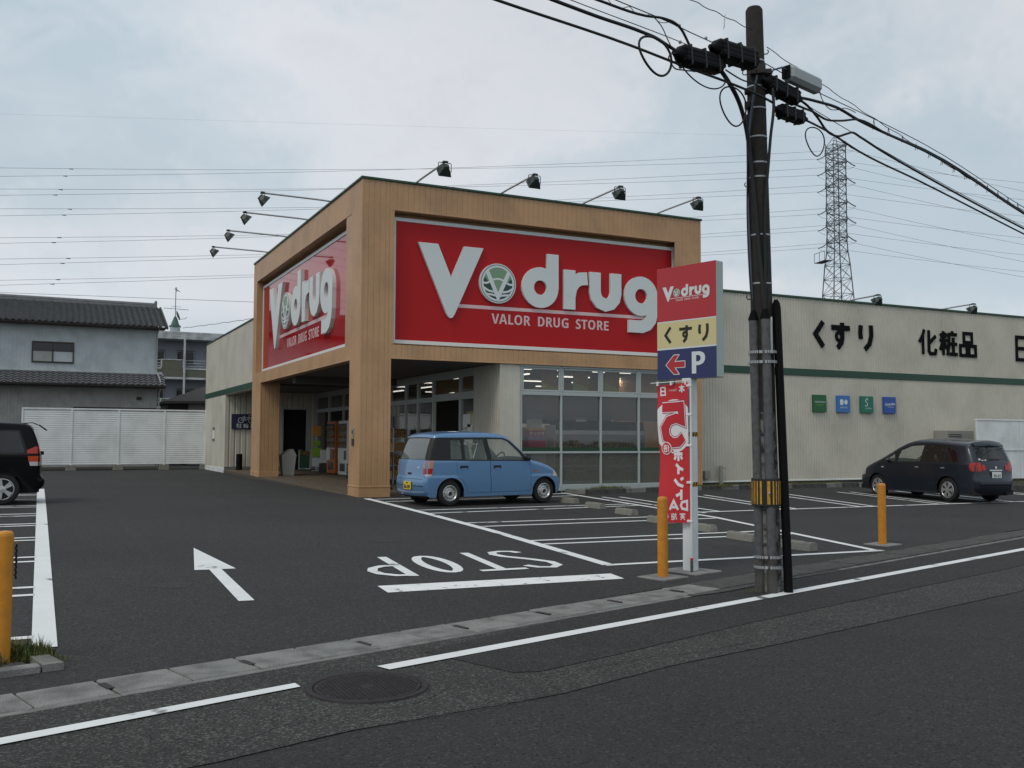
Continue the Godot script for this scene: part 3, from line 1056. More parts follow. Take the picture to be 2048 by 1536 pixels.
func build_shop() -> void:
	var s := thing("drugstore", "single storey drugstore with tall orange ribbed entrance block and beige side walls", "building", Vector3(11.5, 0.16, -28.0))
	var Z := Vector3(0, 0, 1)
	var X := Vector3(1, 0, 0)
	var F := Vector3(0, 0, 1)
	var Lf := Vector3(-1, 0, 0)
	var top := 7.60
	# ---- entrance block: front pillars and beams (each with ribs on the faces that show)
	var b := MB.new()
	var tw := 0.045
	var y0 := 0.42
	b.siding(Vector3(CX + tw, y0, CZ), X, 7.36 - CX - tw * 2, top - y0, F, 0.14, 0.008, 0.028)
	b.siding(Vector3(CX, y0, -22.28), Z, 0.838 - tw, top - y0, Lf, 0.14, 0.008, 0.028)
	b.siding(Vector3(7.355, y0, CZ - 0.03), -Z, 0.80, 3.05, X, 0.14, 0.008, 0.028)
	b.siding(Vector3(7.30, y0, -22.275), -X, 0.64, 3.05, -Z, 0.14, 0.008, 0.028)
	b.box(Vector3(CX - 0.006, y0, CZ + 0.006), Vector3(CX + tw, top, CZ - tw), 0.006)
	b.box(Vector3(7.36 - tw, y0, CZ + 0.004), Vector3(7.362, 3.42, CZ - tw), 0.004)
	b.box(Vector3(7.36 - tw, 3.421, CZ + 0.003), Vector3(7.361, top - 0.002, CZ - tw), 0.002)
	b.box(Vector3(CX - 0.004, y0, -22.24), Vector3(CX + 0.03, 3.42, -22.284), 0.004)
	wpart("pillar", b, M.orange_siding, s)
	b = MB.new()
	b.box(Vector3(CX - 0.012, 0.1, CZ + 0.012), Vector3(7.372, y0, -22.29), 0.008)
	b.box(Vector3(CX - 0.02, y0 - 0.02, CZ + 0.02), Vector3(7.38, y0 + 0.012, -22.30), 0.004)
	wpart("pillar_base", b, M.orange_siding, s)
	b = MB.new()
	b.siding(Vector3(15.46, 0.30, CZ), X, XR - 15.46 - tw, top - 0.30, F, 0.14, 0.008, 0.028)
	b.siding(Vector3(XR, 0.30, CZ - tw), -Z, -ZB + CZ - 0.1, top - 0.30, X, 0.14, 0.008, 0.028)
	b.box(Vector3(XR - tw, 0.30, CZ + 0.005), Vector3(XR + 0.005, top, CZ - tw), 0.005)
	wpart("pillar", b, M.orange_siding, s)
	b = MB.new()
	b.siding(Vector3(CX + 0.05, y0, -32.6), X, 0.60, 3.0, F, 0.14, 0.008, 0.028)
	b.siding(Vector3(CX, y0, ZB), Z, -32.6 - ZB - tw, 3.42 - y0, Lf, 0.14, 0.008, 0.028)
	b.siding(Vector3(CX, 3.42, ZB), Z, -33.45 - ZB, top - 3.42, Lf, 0.14, 0.008, 0.028)
	b.siding(Vector3(7.26, y0, -32.62), -Z, 1.3, 3.0, X, 0.14, 0.008, 0.028)
	b.siding(Vector3(7.26, y0, ZB + 0.0), -X, 0.64, 3.0, -Z, 0.14, 0.008, 0.028)
	b.box(Vector3(CX - 0.006, y0, -32.594), Vector3(CX + tw, 3.40, -32.6 - tw), 0.005)
	b.box(Vector3(7.26 - tw, y0, -32.594), Vector3(7.264, 3.40, -32.6 - tw), 0.005)
	b.box(Vector3(CX - 0.006, y0, ZB - 0.006), Vector3(CX + tw, top, ZB + tw), 0.005)
	wpart("pillar", b, M.orange_siding, s)
	b = MB.new()
	b.box(Vector3(CX - 0.012, 0.1, -32.588), Vector3(7.272, y0, ZB - 0.01), 0.008)
	wpart("pillar_base", b, M.orange_siding, s)
	# beams over and under the front sign
	b = MB.new()
	b.siding(Vector3(7.36, 6.93, CZ), X, 15.46 - 7.36, top - 6.93, F, 0.14, 0.008, 0.028)
	b.quad(Vector3(7.36, 6.93, CZ), Vector3(15.46, 6.93, CZ), Vector3(15.46, 6.93, CZ - 0.34), Vector3(7.36, 6.93, CZ - 0.34), Vector3.DOWN)
	b.box(Vector3(7.34, 6.925, CZ + 0.008), Vector3(15.5, 6.965, CZ - 0.02), 0.004)
	wpart("beam", b, M.orange_siding, s)
	b = MB.new()
	b.siding(Vector3(7.36, 3.43, CZ), X, 15.46 - 7.36, 3.74 - 3.43, F, 0.14, 0.008, 0.028)
	b.quad(Vector3(7.36, 3.74, CZ), Vector3(15.46, 3.74, CZ), Vector3(15.46, 3.74, CZ - 0.34), Vector3(7.36, 3.74, CZ - 0.34), Vector3.UP)
	b.quad(Vector3(7.36, 3.43, CZ), Vector3(15.46, 3.43, CZ), Vector3(15.46, 3.43, CZ - 0.34), Vector3(7.36, 3.43, CZ - 0.34), Vector3.DOWN)
	b.box(Vector3(7.365, 3.40, CZ + 0.01), Vector3(15.46, 3.43, CZ - 0.05), 0.004)
	wpart("beam", b, M.orange_siding, s)
	# reveal of the front sign: side returns and back
	b = MB.new()
	b.quad(Vector3(7.41, 3.74, CZ - 0.003), Vector3(7.41, 6.93, CZ - 0.003), Vector3(7.41, 6.93, CZ - 0.34), Vector3(7.41, 3.74, CZ - 0.34), X)
	b.box(Vector3(7.33, 3.74, CZ + 0.006), Vector3(7.412, 6.925, CZ - 0.02), 0.004)
	b.quad(Vector3(15.63, 3.74, CZ), Vector3(15.63, 6.93, CZ), Vector3(15.63, 6.93, CZ - 0.34), Vector3(15.63, 3.74, CZ - 0.34), -X)
	b.quad(Vector3(7.36, 3.43, CZ - 0.34), Vector3(15.7, 3.43, CZ - 0.34), Vector3(15.7, 7.0, CZ - 0.34), Vector3(7.36, 7.0, CZ - 0.34), F)
	wpart("sign_recess", b, M.orange_siding, s)
	# left face beams and recess
	b = MB.new()
	b.siding(Vector3(CX, 6.93, -33.45), Z, 33.45 - 22.28, top - 6.93, Lf, 0.14, 0.008, 0.028)
	b.quad(Vector3(CX, 6.93, -33.45), Vector3(CX, 6.93, -22.28), Vector3(CX + 0.34, 6.93, -22.28), Vector3(CX + 0.34, 6.93, -33.45), Vector3.DOWN)
	b.box(Vector3(CX - 0.008, 6.925, -33.5), Vector3(CX + 0.02, 6.965, -22.25), 0.004)
	wpart("beam", b, M.orange_siding, s)
	b = MB.new()
	b.siding(Vector3(CX, 3.42, -33.45), Z, 33.45 - 22.28, 3.76 - 3.42, Lf, 0.14, 0.008, 0.028)
	b.quad(Vector3(CX, 3.76, -33.45), Vector3(CX, 3.76, -22.28), Vector3(CX + 0.34, 3.76, -22.28), Vector3(CX + 0.34, 3.76, -33.45), Vector3.UP)
	b.quad(Vector3(CX, 3.42, -33.45), Vector3(CX, 3.42, -22.28), Vector3(CX + 0.34, 3.42, -22.28), Vector3(CX + 0.34, 3.42, -33.45), Vector3.DOWN)
	b.box(Vector3(CX - 0.01, 3.39, -32.6), Vector3(CX + 0.05, 3.42, -22.28), 0.004)
	b.quad(Vector3(CX + 0.34, 3.43, -33.5), Vector3(CX + 0.34, 3.43, -22.2), Vector3(CX + 0.34, 7.0, -22.2), Vector3(CX + 0.34, 7.0, -33.5), Lf)
	b.quad(Vector3(CX + 0.003, 3.76, -22.70), Vector3(CX + 0.003, 6.93, -22.70), Vector3(CX + 0.34, 6.93, -22.70), Vector3(CX + 0.34, 3.76, -22.70), -Z)
	b.quad(Vector3(CX + 0.002, 3.76, -22.28), Vector3(CX + 0.002, 6.93, -22.28), Vector3(CX + 0.002, 6.93, -22.72), Vector3(CX + 0.002, 3.76, -22.72), Lf)
	b.quad(Vector3(CX + 0.003, 3.76, -33.45), Vector3(CX + 0.003, 6.93, -33.45), Vector3(CX + 0.34, 6.93, -33.45), Vector3(CX + 0.34, 3.76, -33.45), Z)
	wpart("beam", b, M.orange_siding, s)
	# upper back of the block and its flat top
	b = MB.new()
	b.siding(Vector3(XR, 5.5, ZB), -X, XR - CX, top - 5.5, -Z, 0.14, 0.008, 0.028)
	b.quad(Vector3(CX + 0.02, 7.45, CZ - 0.02), Vector3(XR - 0.02, 7.45, CZ - 0.02), Vector3(XR - 0.02, 7.45, ZB + 0.02), Vector3(CX + 0.02, 7.45, ZB + 0.02), Vector3.UP)
	wpart("upper_back_wall", b, M.orange_siding, s)
	b = MB.new()
	for q in [[Vector3(CX - 0.035, top, CZ + 0.035), Vector3(XR + 0.035, top + 0.057, CZ - 0.12)], [Vector3(CX - 0.035, top, CZ - 0.121), Vector3(CX + 0.12, top + 0.057, ZB - 0.035)], [Vector3(XR - 0.12, top, CZ - 0.121), Vector3(XR + 0.035, top + 0.057, ZB - 0.035)], [Vector3(CX + 0.121, top, ZB - 0.035), Vector3(XR - 0.121, top + 0.057, ZB + 0.12)]]:
		b.box(q[0], q[1], 0.008)
	wpart("coping", b, M.green_trim, s)
	# ---- porch: ceiling with a lamp cover, floor, back wall, doorway
	b = MB.new()
	b.box(Vector3(CX + 0.36, 3.43, CZ - 0.345), Vector3(XS + 0.6, 3.52, -33.6))
	b.box(Vector3(CX + 0.02, 3.40, -33.95), Vector3(XS + 0.6, 3.50, ZK - 0.2))
	b.box(Vector3(CX + 0.36, 3.22, -29.6), Vector3(XS, 3.432, -29.2), 0.01)
	wpart("porch_ceiling", b, M.soffit, s)
	var fl := MB.new()
	fl.quad(Vector3(CX - 0.02, 0.187, CZ + 0.0), Vector3(XS + 0.6, 0.187, CZ), Vector3(XS + 0.6, 0.29, ZK), Vector3(CX - 0.02, 0.29, ZK), Vector3.UP)
	fl.quad(Vector3(CX - 0.02, 0.0, CZ), Vector3(CX - 0.02, 0.187, CZ), Vector3(CX - 0.02, 0.29, ZK), Vector3(CX - 0.02, 0.0, ZK), Lf)
	wpart("porch_floor", fl, M.tile_brown, s)
	# floor tiles in rows, nearest rows laid singly
	var i := 0
	var zz := CZ - 0.9
	while zz > -39.0:
		var t := MB.new()
		var x := CX
		while x < XS - 0.3:
			var y := 0.187 + (CZ - zz) / (CZ - ZK) * 0.103
			t.box(Vector3(x + 0.008, y - 0.06, zz - 0.008), Vector3(x + 0.592, y + 0.007 + (CZ - zz) * 0.0001, zz - 0.292), 0.004)
			x += 0.6
		wpart("tile_row", t, M.tile_brown if i % 2 else M.tile_tan, s)
		zz -= 0.3
		i += 1
	b = MB.new()
	b.siding(Vector3(CX + 0.0, 0.42, ZK), X, 8.93 - CX, 2.98, F, 0.22, 0.03, 0.08)
	b.siding(Vector3(9.90, 0.25, ZK), X, XS - 9.90, 3.15, F, 0.22, 0.03, 0.08)
	b.siding(Vector3(8.93, 2.74, ZK), X, 0.97, 0.66, F, 0.22, 0.03, 0.08)
	wpart("porch_back_wall", b, M.beige_siding, s)
	b = MB.new()
	b.box(Vector3(CX, 0.15, ZK + 0.03), Vector3(8.90, 0.42, ZK - 0.1), 0.005)
	wpart("plinth", b, M.concrete_b, s)
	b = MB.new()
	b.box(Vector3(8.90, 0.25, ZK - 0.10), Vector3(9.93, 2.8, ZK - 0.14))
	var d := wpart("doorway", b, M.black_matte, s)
	b = MB.new()
	b.box(Vector3(8.88, 0.25, ZK + 0.02), Vector3(8.93, 2.76, ZK - 0.1), 0.004)
	b.box(Vector3(9.88, 0.25, ZK + 0.02), Vector3(9.93, 2.76, ZK - 0.1), 0.004)
	b.box(Vector3(8.931, 2.72, ZK + 0.02), Vector3(9.879, 2.76, ZK - 0.1), 0.004)
	wpart("door_frame", b, M.window_frame, s)
	# ---- side wall between porch and front windows
	b = MB.new()
	b.siding(Vector3(XS, 0.2, -23.06), Z, 23.06 - 21.50, 3.21, Lf, 0.12, 0.022, 0.05)
	wpart("porch_side_wall", b, M.beige_siding, s)
	b = MB.new()
	b.siding(Vector3(XS - 0.006, 0.2, CZ - 0.05), X, 10.785 - XS, 3.2, F, 0.19, 0.008, 0.03)
	b.box(Vector3(XS - 0.008, 0.2, CZ - 0.049), Vector3(XS + 0.03, 3.40, CZ - 0.09), 0.004)
	wpart("corner_wall", b, M.beige_siding, s)
	# ---- main volume
	b = MB.new()
	b.siding(Vector3(XR + 0.01, 0.36, ZW), X, 34.0, 5.80 - 0.36, F, 0.105, 0.012, 0.035)
	wpart("long_wall", b, M.beige_siding, s)
	b = MB.new()
	b.box(Vector3(XR + 0.01, 0.325, ZW + 0.018), Vector3(50.3, 0.365, ZW - 0.05), 0.004)
	wpart("base_flashing", b, M.white_metal, s)
	b = MB.new()
	b.box(Vector3(XR + 0.01, 3.465, ZW + 0.022), Vector3(50.3, 3.675, ZW - 0.03), 0.004)
	wpart("green_band", b, M.green_trim, s)
	b = MB.new()
	b.box(Vector3(XR + 0.012, 5.80, ZW + 0.04), Vector3(50.4, 5.865, ZW - 0.12), 0.008)
	b.box(Vector3(CX - 0.03, 5.68, ZB - 0.04), Vector3(CX + 0.12, 5.735, -44.50), 0.008)
	wpart("coping", b, M.green_trim, s)
	b = MB.new()
	b.siding(Vector3(CX, 3.28, -44.45), Z, 44.45 + ZB, 5.68 - 3.28, Lf, 0.20, 0.006, 0.02)
	b.siding(Vector3(CX, 0.36, -44.45), Z, 44.45 + ZK, 3.28 - 0.36, Lf, 0.20, 0.006, 0.02)
	b.box(Vector3(CX + 0.001, 3.26, -44.44), Vector3(CX + 0.3, 3.42, ZB - 0.02))
	b.quad(Vector3(CX, 0.2, -44.45), Vector3(50, 0.2, -44.45), Vector3(50, 5.68, -44.45), Vector3(CX, 5.68, -44.45), -Z)
	b.quad(Vector3(50, 0.2, -44.45), Vector3(50, 0.2, ZW), Vector3(50, 5.8, ZW), Vector3(50, 5.68, -44.45), X)
	wpart("left_wall", b, M.beige_siding, s)
	b = MB.new()
	b.box(Vector3(CX - 0.02, 0.1, -44.46), Vector3(CX + 0.2, 0.36, ZK - 0.002), 0.006)
	wpart("plinth", b, M.white_metal, s)
	b = MB.new()
	b.box(Vector3(CX - 0.012, 3.275, -44.46), Vector3(CX + 0.01, 3.50, ZB - 0.01), 0.003)
	wpart("green_band", b, M.green_trim, s)
	b = MB.new()
	b.box(Vector3(CX + 0.02, 5.50, -44.44), Vector3(49.98, 5.60, ZB - 0.02))
	b.box(Vector3(XR - 0.05, 5.50, ZB), Vector3(49.98, 5.60, ZW - 0.02))
	wpart("roof", b, M.soffit, s)
	# ---- the shop floor behind the glass
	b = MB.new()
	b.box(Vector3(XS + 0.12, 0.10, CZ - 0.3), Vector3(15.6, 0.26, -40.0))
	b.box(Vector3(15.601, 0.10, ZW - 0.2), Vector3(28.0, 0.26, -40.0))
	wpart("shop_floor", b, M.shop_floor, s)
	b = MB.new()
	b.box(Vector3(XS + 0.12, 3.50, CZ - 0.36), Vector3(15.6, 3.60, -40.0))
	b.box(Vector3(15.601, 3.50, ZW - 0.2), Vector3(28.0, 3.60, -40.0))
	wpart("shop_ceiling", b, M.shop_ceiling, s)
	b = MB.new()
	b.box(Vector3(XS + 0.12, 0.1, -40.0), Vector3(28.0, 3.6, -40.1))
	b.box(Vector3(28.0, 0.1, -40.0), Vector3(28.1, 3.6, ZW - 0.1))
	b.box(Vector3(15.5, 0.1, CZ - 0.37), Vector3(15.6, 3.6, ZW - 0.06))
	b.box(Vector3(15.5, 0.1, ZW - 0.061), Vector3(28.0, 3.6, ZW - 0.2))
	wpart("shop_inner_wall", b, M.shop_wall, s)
	# ---- windows on the front: four bays, vent light above, tall pane, low pane
	var fx := [10.79, 11.94, 13.12, 14.30, 15.46]
	var zf := CZ - 0.06
	for k in 4:
		var a: float = fx[k]
		var c: float = fx[k + 1]
		var w := MB.new()
		frame_box(w, Vector3(a, 0.2, zf), Vector3(a + 0.05, 3.40, zf - 0.10))
		if k == 3:
			frame_box(w, Vector3(c - 0.05, 0.2, zf), Vector3(c, 3.40, zf - 0.098))
		frame_box(w, Vector3(a + 0.051, 3.345, zf + 0.015), Vector3(c, 3.40, zf - 0.10))
		frame_box(w, Vector3(a + 0.051, 2.64, zf + 0.004), Vector3(c, 2.73, zf - 0.10))
		frame_box(w, Vector3(a + 0.051, 1.17, zf), Vector3(c, 1.22, zf - 0.10))
		frame_box(w, Vector3(a + 0.051, 0.22, zf + 0.01), Vector3(c, 0.38, zf - 0.10))
		var o := wpart("window", w, M.window_frame, s)
		w = MB.new()
		for q in [[0.052, 0.10, 2.74, 3.34], [c - a - 0.05, c - a - 0.002, 2.74, 3.34]]:
			frame_box(w, Vector3(a + q[0], q[2], zf - 0.01), Vector3(a + q[1], q[3], zf - 0.06))
		frame_box(w, Vector3(a + 0.101, 3.295, zf - 0.01), Vector3(c - 0.051, 3.34, zf - 0.06))
		frame_box(w, Vector3(a + 0.101, 2.735, zf - 0.01), Vector3(c - 0.051, 2.78, zf - 0.06))
		wpart("vent_sash", w, M.window_frame, o)
		w = MB.new()
		w.box(Vector3(a + 0.10, 2.78, zf - 0.03), Vector3(c - 0.05, 3.295, zf - 0.036))
		wpart("vent_pane", w, M.glass_store, o)
		w = MB.new()
		w.box(Vector3(a + 0.05, 1.22, zf - 0.05), Vector3(c, 2.64, zf - 0.056))
		wpart("pane", w, M.glass_store, o)
		w = MB.new()
		w.box(Vector3(a + 0.05, 2.02, zf - 0.060), Vector3(c, 2.64, zf - 0.062))
		wpart("frosted_film", w, M.glass_frosted, o)
		w = MB.new()
		w.box(Vector3(a + 0.05, 1.225, zf - 0.042), Vector3(c, 1.325, zf - 0.046))
		wpart("green_film", w, M.film_green, o)
		w = MB.new()
		w.box(Vector3(a + 0.05, 0.38, zf - 0.05), Vector3(c, 1.17, zf - 0.056))
		wpart("low_pane", w, M.glass_frosted_low, o)
	# ---- storefront facing the porch
	var sx := XS
	var bars := [-39.25, -37.3, -35.3, -33.4, -31.6, -29.9, -28.43, -27.37, -26.12, -24.12, -23.07]
	for k in bars.size() - 1:
		var a: float = bars[k]
		var c: float = bars[k + 1]
		var door := k == 8
		var w := MB.new()
		var bw := 0.10 if k >= 7 else 0.07
		frame_box(w, Vector3(sx, 0.2, a), Vector3(sx + 0.10, 3.42, a + bw))
		frame_box(w, Vector3(sx + 0.004, 2.60, a + bw + 0.001), Vector3(sx + 0.10, 2.74 if k < 8 else 2.80, c))
		frame_box(w, Vector3(sx + 0.004, 3.20, a + bw + 0.001), Vector3(sx + 0.10, 3.42, c))
		if not door:
			frame_box(w, Vector3(sx + 0.004, 0.22, a + bw + 0.001), Vector3(sx + 0.10, 0.42, c))
		if k == 9:
			frame_box(w, Vector3(sx - 0.002, 0.2, c - 0.06), Vector3(sx + 0.10, 3.42, c))
		var o := wpart("shopfront_bay", w, M.window_frame, s)
		w = MB.new()
		w.box(Vector3(sx + 0.04, 2.74 if k < 8 else 2.80, a + bw), Vector3(sx + 0.046, 3.20, c))
		wpart("transom_pane", w, M.glass_store, o)
		if not door:
			w = MB.new()
			w.box(Vector3(sx + 0.04, 0.42, a + bw), Vector3(sx + 0.046, 2.60, c))
			wpart("pane", w, M.glass_store, o)
		if k >= 8:
			w = MB.new()
			w.box(Vector3(sx + 0.06, 2.82, a + bw + 0.05), Vector3(sx + 0.064, 3.18, c - 0.05))
			wpart("poster", w, M.poster_print, o)
	# notices stuck on the pane right of the door
	for q in [[-23.95, 1.35, 0.30, 0.42], [-23.6, 1.42, 0.34, 0.5], [-23.9, 1.85, 0.5, 0.34]]:
		b = MB.new()
		b.box(Vector3(sx + 0.034, q[1], q[0]), Vector3(sx + 0.0385, q[1] + q[3], q[0] + q[2]))
		wpart("notice", b, M.notice, s)
	# small things fixed to the walls of the shop
	b = MB.new()
	b.box(Vector3(CX - 0.03, 1.58, -21.95), Vector3(CX, 1.78, -21.86), 0.006)
	var ic := wpart("intercom", b, M.steel, s)
	b = MB.new()
	b.box(Vector3(CX - 0.036, 1.64, -21.94), Vector3(CX - 0.03, 1.72, -21.87), 0.002)
	wpart("speaker_grille", b, M.black_plastic, ic)
	b = MB.new()
	b.box(Vector3(CX - 0.04, 1.36, -21.95), Vector3(CX, 1.53, -21.85), 0.008)
	wpart("key_box", b, M.eave, s)
	b = MB.new()
	b.box(Vector3(16.78, 0.44, ZW), Vector3(16.96, 0.66, ZW + 0.14), 0.008)
	wpart("meter_box", b, M.ac_unit, s)
	b = MB.new()
	b.tube([Vector3(17.35, 0.26, ZW + 0.12), Vector3(17.35, 0.80, ZW + 0.12)], 0.055, 10)
	b.tube([Vector3(17.35, 0.74, ZW + 0.12), Vector3(17.47, 0.74, ZW + 0.16), Vector3(17.49, 0.69, ZW + 0.16)], 0.014, 6)
	wpart("standpipe", b, M.ac_unit, s)


func interior() -> void:
	# rows of tubes under the shop ceiling
	var n := 0
	var cols := [11.4, 12.8, 14.6, 16.6, 18.8]
	var rows := [-23.3, -25.6, -28.0, -30.6, -33.4, -36.4]
	for x in cols:
		for z in rows:
			if x > 15.0 and z > -24.0:
				continue
			var along := int(round(x * 10.0)) % 4 < 2
			var a := Vector3(x, 3.46, z)
			var d := Vector3(0, 0, 0.62) if along else Vector3(0.62, 0, 0)
			var t := thing("ceiling_light", "lit tube fitting inside the shop, %s row from the windows, %s from the porch" % [["first", "second", "third", "fourth", "fifth", "innermost"][rows.find(z)], ["nearest", "second", "third", "fourth", "farthest"][cols.find(x)]], "ceiling light", a, 0.0, "fluorescent lights inside the shop")
			var sd := Vector3(0.05, 0, 0) if along else Vector3(0, 0, 0.05)
			var b := MB.new()
			b.box(-d - sd, d + sd + Vector3(0, 0.04, 0), 0.005)
			part("fitting", b, M.fitting, t)
			for s in [-1.0, 1.0]:
				b = MB.new()
				b.tube([-d + sd * s * 0.6 + Vector3(0, -0.022, 0), d + sd * s * 0.6 + Vector3(0, -0.022, 0)], 0.017, 6)
				part("light_tube", b, M.tube_glow, t)
			if (n % 3 == 0 and z < -26.0) or (z > -26.0 and x > 12.0):
				var l := AreaLight3D.new()
				l.name = "tube_light"
				l.area_size = Vector2(0.08, 1.2) if along else Vector2(1.2, 0.08)
				l.light_energy = 0.65 if z > -26.0 else 0.40
				l.light_color = Color(1.0, 0.98, 0.93)
				l.shadow_enabled = true
				l.rotation = Vector3(-PI / 2, 0, 0)
				l.position = Vector3(0, -0.06, 0)
				t.add_child(l)
			n += 1
	# posters hung behind the vent lights
	var k := 0
	for q in [11.61, 12.55, 13.53]:
		var p := thing("hanging_poster", ["orange brown poster hung in the first vent light from the left", "orange brown poster hung in the second vent light from the left", "orange brown poster hung in the third vent light from the left"][k], "poster", Vector3(q + 0.23, 2.80, CZ - 0.5), 0.0, "posters hung behind the front windows")
		var b := MB.new()
		b.box(Vector3(-0.23, 0.10, 0), Vector3(0.23, 0.58, 0.004))
		part("print", b, M.poster_print, p)
		b = MB.new()
		b.box(Vector3(-0.23, 0.0, 0), Vector3(0.23, 0.098, 0.004))
		b.prism(PackedVector2Array([Vector2(-0.23, 0.1), Vector2(0.12, 0.1), Vector2(-0.23, 0.24)]), 0.0045, 0.008)
		part("lime_strip", b, M.poster_lime, p)
		k += 1
	# white gondola shelves behind the middle panes
	var labs := ["long white shelf unit of goods behind the second and third front panes", "second row of shelves deep inside the shop", "tall shelf unit at the far right inside the windows"]
	k = 0
	for q in [[Vector3(12.35, 0.26, -22.55), 2.9, 1.76], [Vector3(11.6, 0.26, -26.5), 5.0, 2.0], [Vector3(15.1, 0.26, -25.6), 1.0, 2.05]]:
		var sh := thing("shelf_unit", labs[k], "shelf", q[0], 0.0, "shelves inside the shop")
		var b := MB.new()
		b.box(Vector3(0, 0, -0.02), Vector3(q[1], 0.12, -0.7), 0.004)
		b.box(Vector3(0, 0, -0.34), Vector3(q[1], q[2] - 0.25, -0.38), 0.004)
		b.box(Vector3(0, 0, -0.02), Vector3(0.03, q[2] - 0.1, -0.6), 0.004)
		b.box(Vector3(q[1] - 0.03, 0, -0.02), Vector3(q[1], q[2] - 0.1, -0.6), 0.004)
		part("frame", b, M.fitting, sh)
		for lv in 3:
			b = MB.new()
			var y: float = 0.13 + lv * 0.40
			b.box(Vector3(0.031, y, -0.03), Vector3(q[1] - 0.031, y + 0.025, -0.336), 0.003)
			var o := part("shelf", b, M.fitting, sh)
			b = MB.new()
			var x := 0.06
			while x < q[1] - 0.2:
				var w := rnd(0.08, 0.22)
				b.box(Vector3(x, y + 0.026, -0.06), Vector3(x + w - 0.01, y + 0.026 + rnd(0.14, 0.30), -0.30), 0.004)
				x += w
			part("goods", b, M.shelf_goods, o)
		b = MB.new()
		b.box(Vector3(0.03, q[2] - 0.24, -0.1), Vector3(q[1] - 0.03, q[2], -0.34), 0.004)
		part("dark_header", b, M.black_plastic, sh)
		b = MB.new()
		b.box(Vector3(0.03, q[2] - 0.36, -0.08), Vector3(q[1] - 0.03, q[2] - 0.25, -0.32), 0.004)
		part("white_fascia", b, M.notice, sh)
		k += 1
	# cardboard display with red and violet print behind the first pane
	var db := thing("display_box", "red, violet and white printed display box behind the leftmost front pane", "display box", Vector3(11.62, 0.26, -22.34))
	var b2 := MB.new()
	b2.box(Vector3(-0.25, 0, -0.15), Vector3(0.25, 1.05, 0.15), 0.004)
	part("stand", b2, M.fitting, db)
	b2 = MB.new()
	b2.box(Vector3(-0.25, 1.052, -0.15), Vector3(0.25, 1.24, 0.152), 0.003)
	part("tray_front", b2, M.box_red, db)
	b2 = MB.new()
	b2.box(Vector3(-0.25, 1.242, -0.15), Vector3(0.25, 1.34, 0.15), 0.003)
	part("violet_band", b2, M.box_violet, db)
	b2 = MB.new()
	b2.box(Vector3(-0.25, 1.342, -0.15), Vector3(0.25, 1.50, 0.15), 0.003)
	part("red_band", b2, M.box_red, db)
	b2 = MB.new()
	b2.box(Vector3(-0.25, 1.502, -0.15), Vector3(0.25, 1.57, 0.15), 0.003)
	part("yellow_band", b2, M.poster_yellow, db)
	b2 = MB.new()
	b2.box(Vector3(-0.23, 1.572, -0.02), Vector3(0.23, 1.94, 0.0), 0.003)
	part("white_card", b2, M.notice, db)
	b2 = MB.new()
	var xo := -0.22
	for g in ["34,6 8,50;26,28 94,28;62,28 58,62 34,95", "12,16 38,32;12,90 55,74 90,28", "10,30 84,30 80,86 66,92;46,6 42,50 10,94", "48,4 52,16;14,24 80,24 50,52 8,70;52,48 52,96;62,50 90,70"]:
		glyph(b2, g, Vector2(xo, 1.37), Vector2(0.10, 0.10), 0.016, 0.15, 0.153)
		xo += 0.112
	part("lettering", b2, M.notice, db)
	# yellow goods stacked inside the open door
	var yp := thing("product_stack", "stack of yellow boxes just inside the open shop door", "goods", Vector3(11.9, 0.26, -26.2))
	b2 = MB.new()
	b2.box(Vector3(-0.3, 0, -0.6), Vector3(0.3, 2.1, 0.5), 0.01)
	part("yellow_boxes", b2, M.poster_yellow, yp)
	b2 = MB.new()
	b2.box(Vector3(-0.35, 0, 0.52), Vector3(0.5, 1.55, 1.3), 0.01)
	part("mixed_boxes", b2, M.shelf_goods, yp)


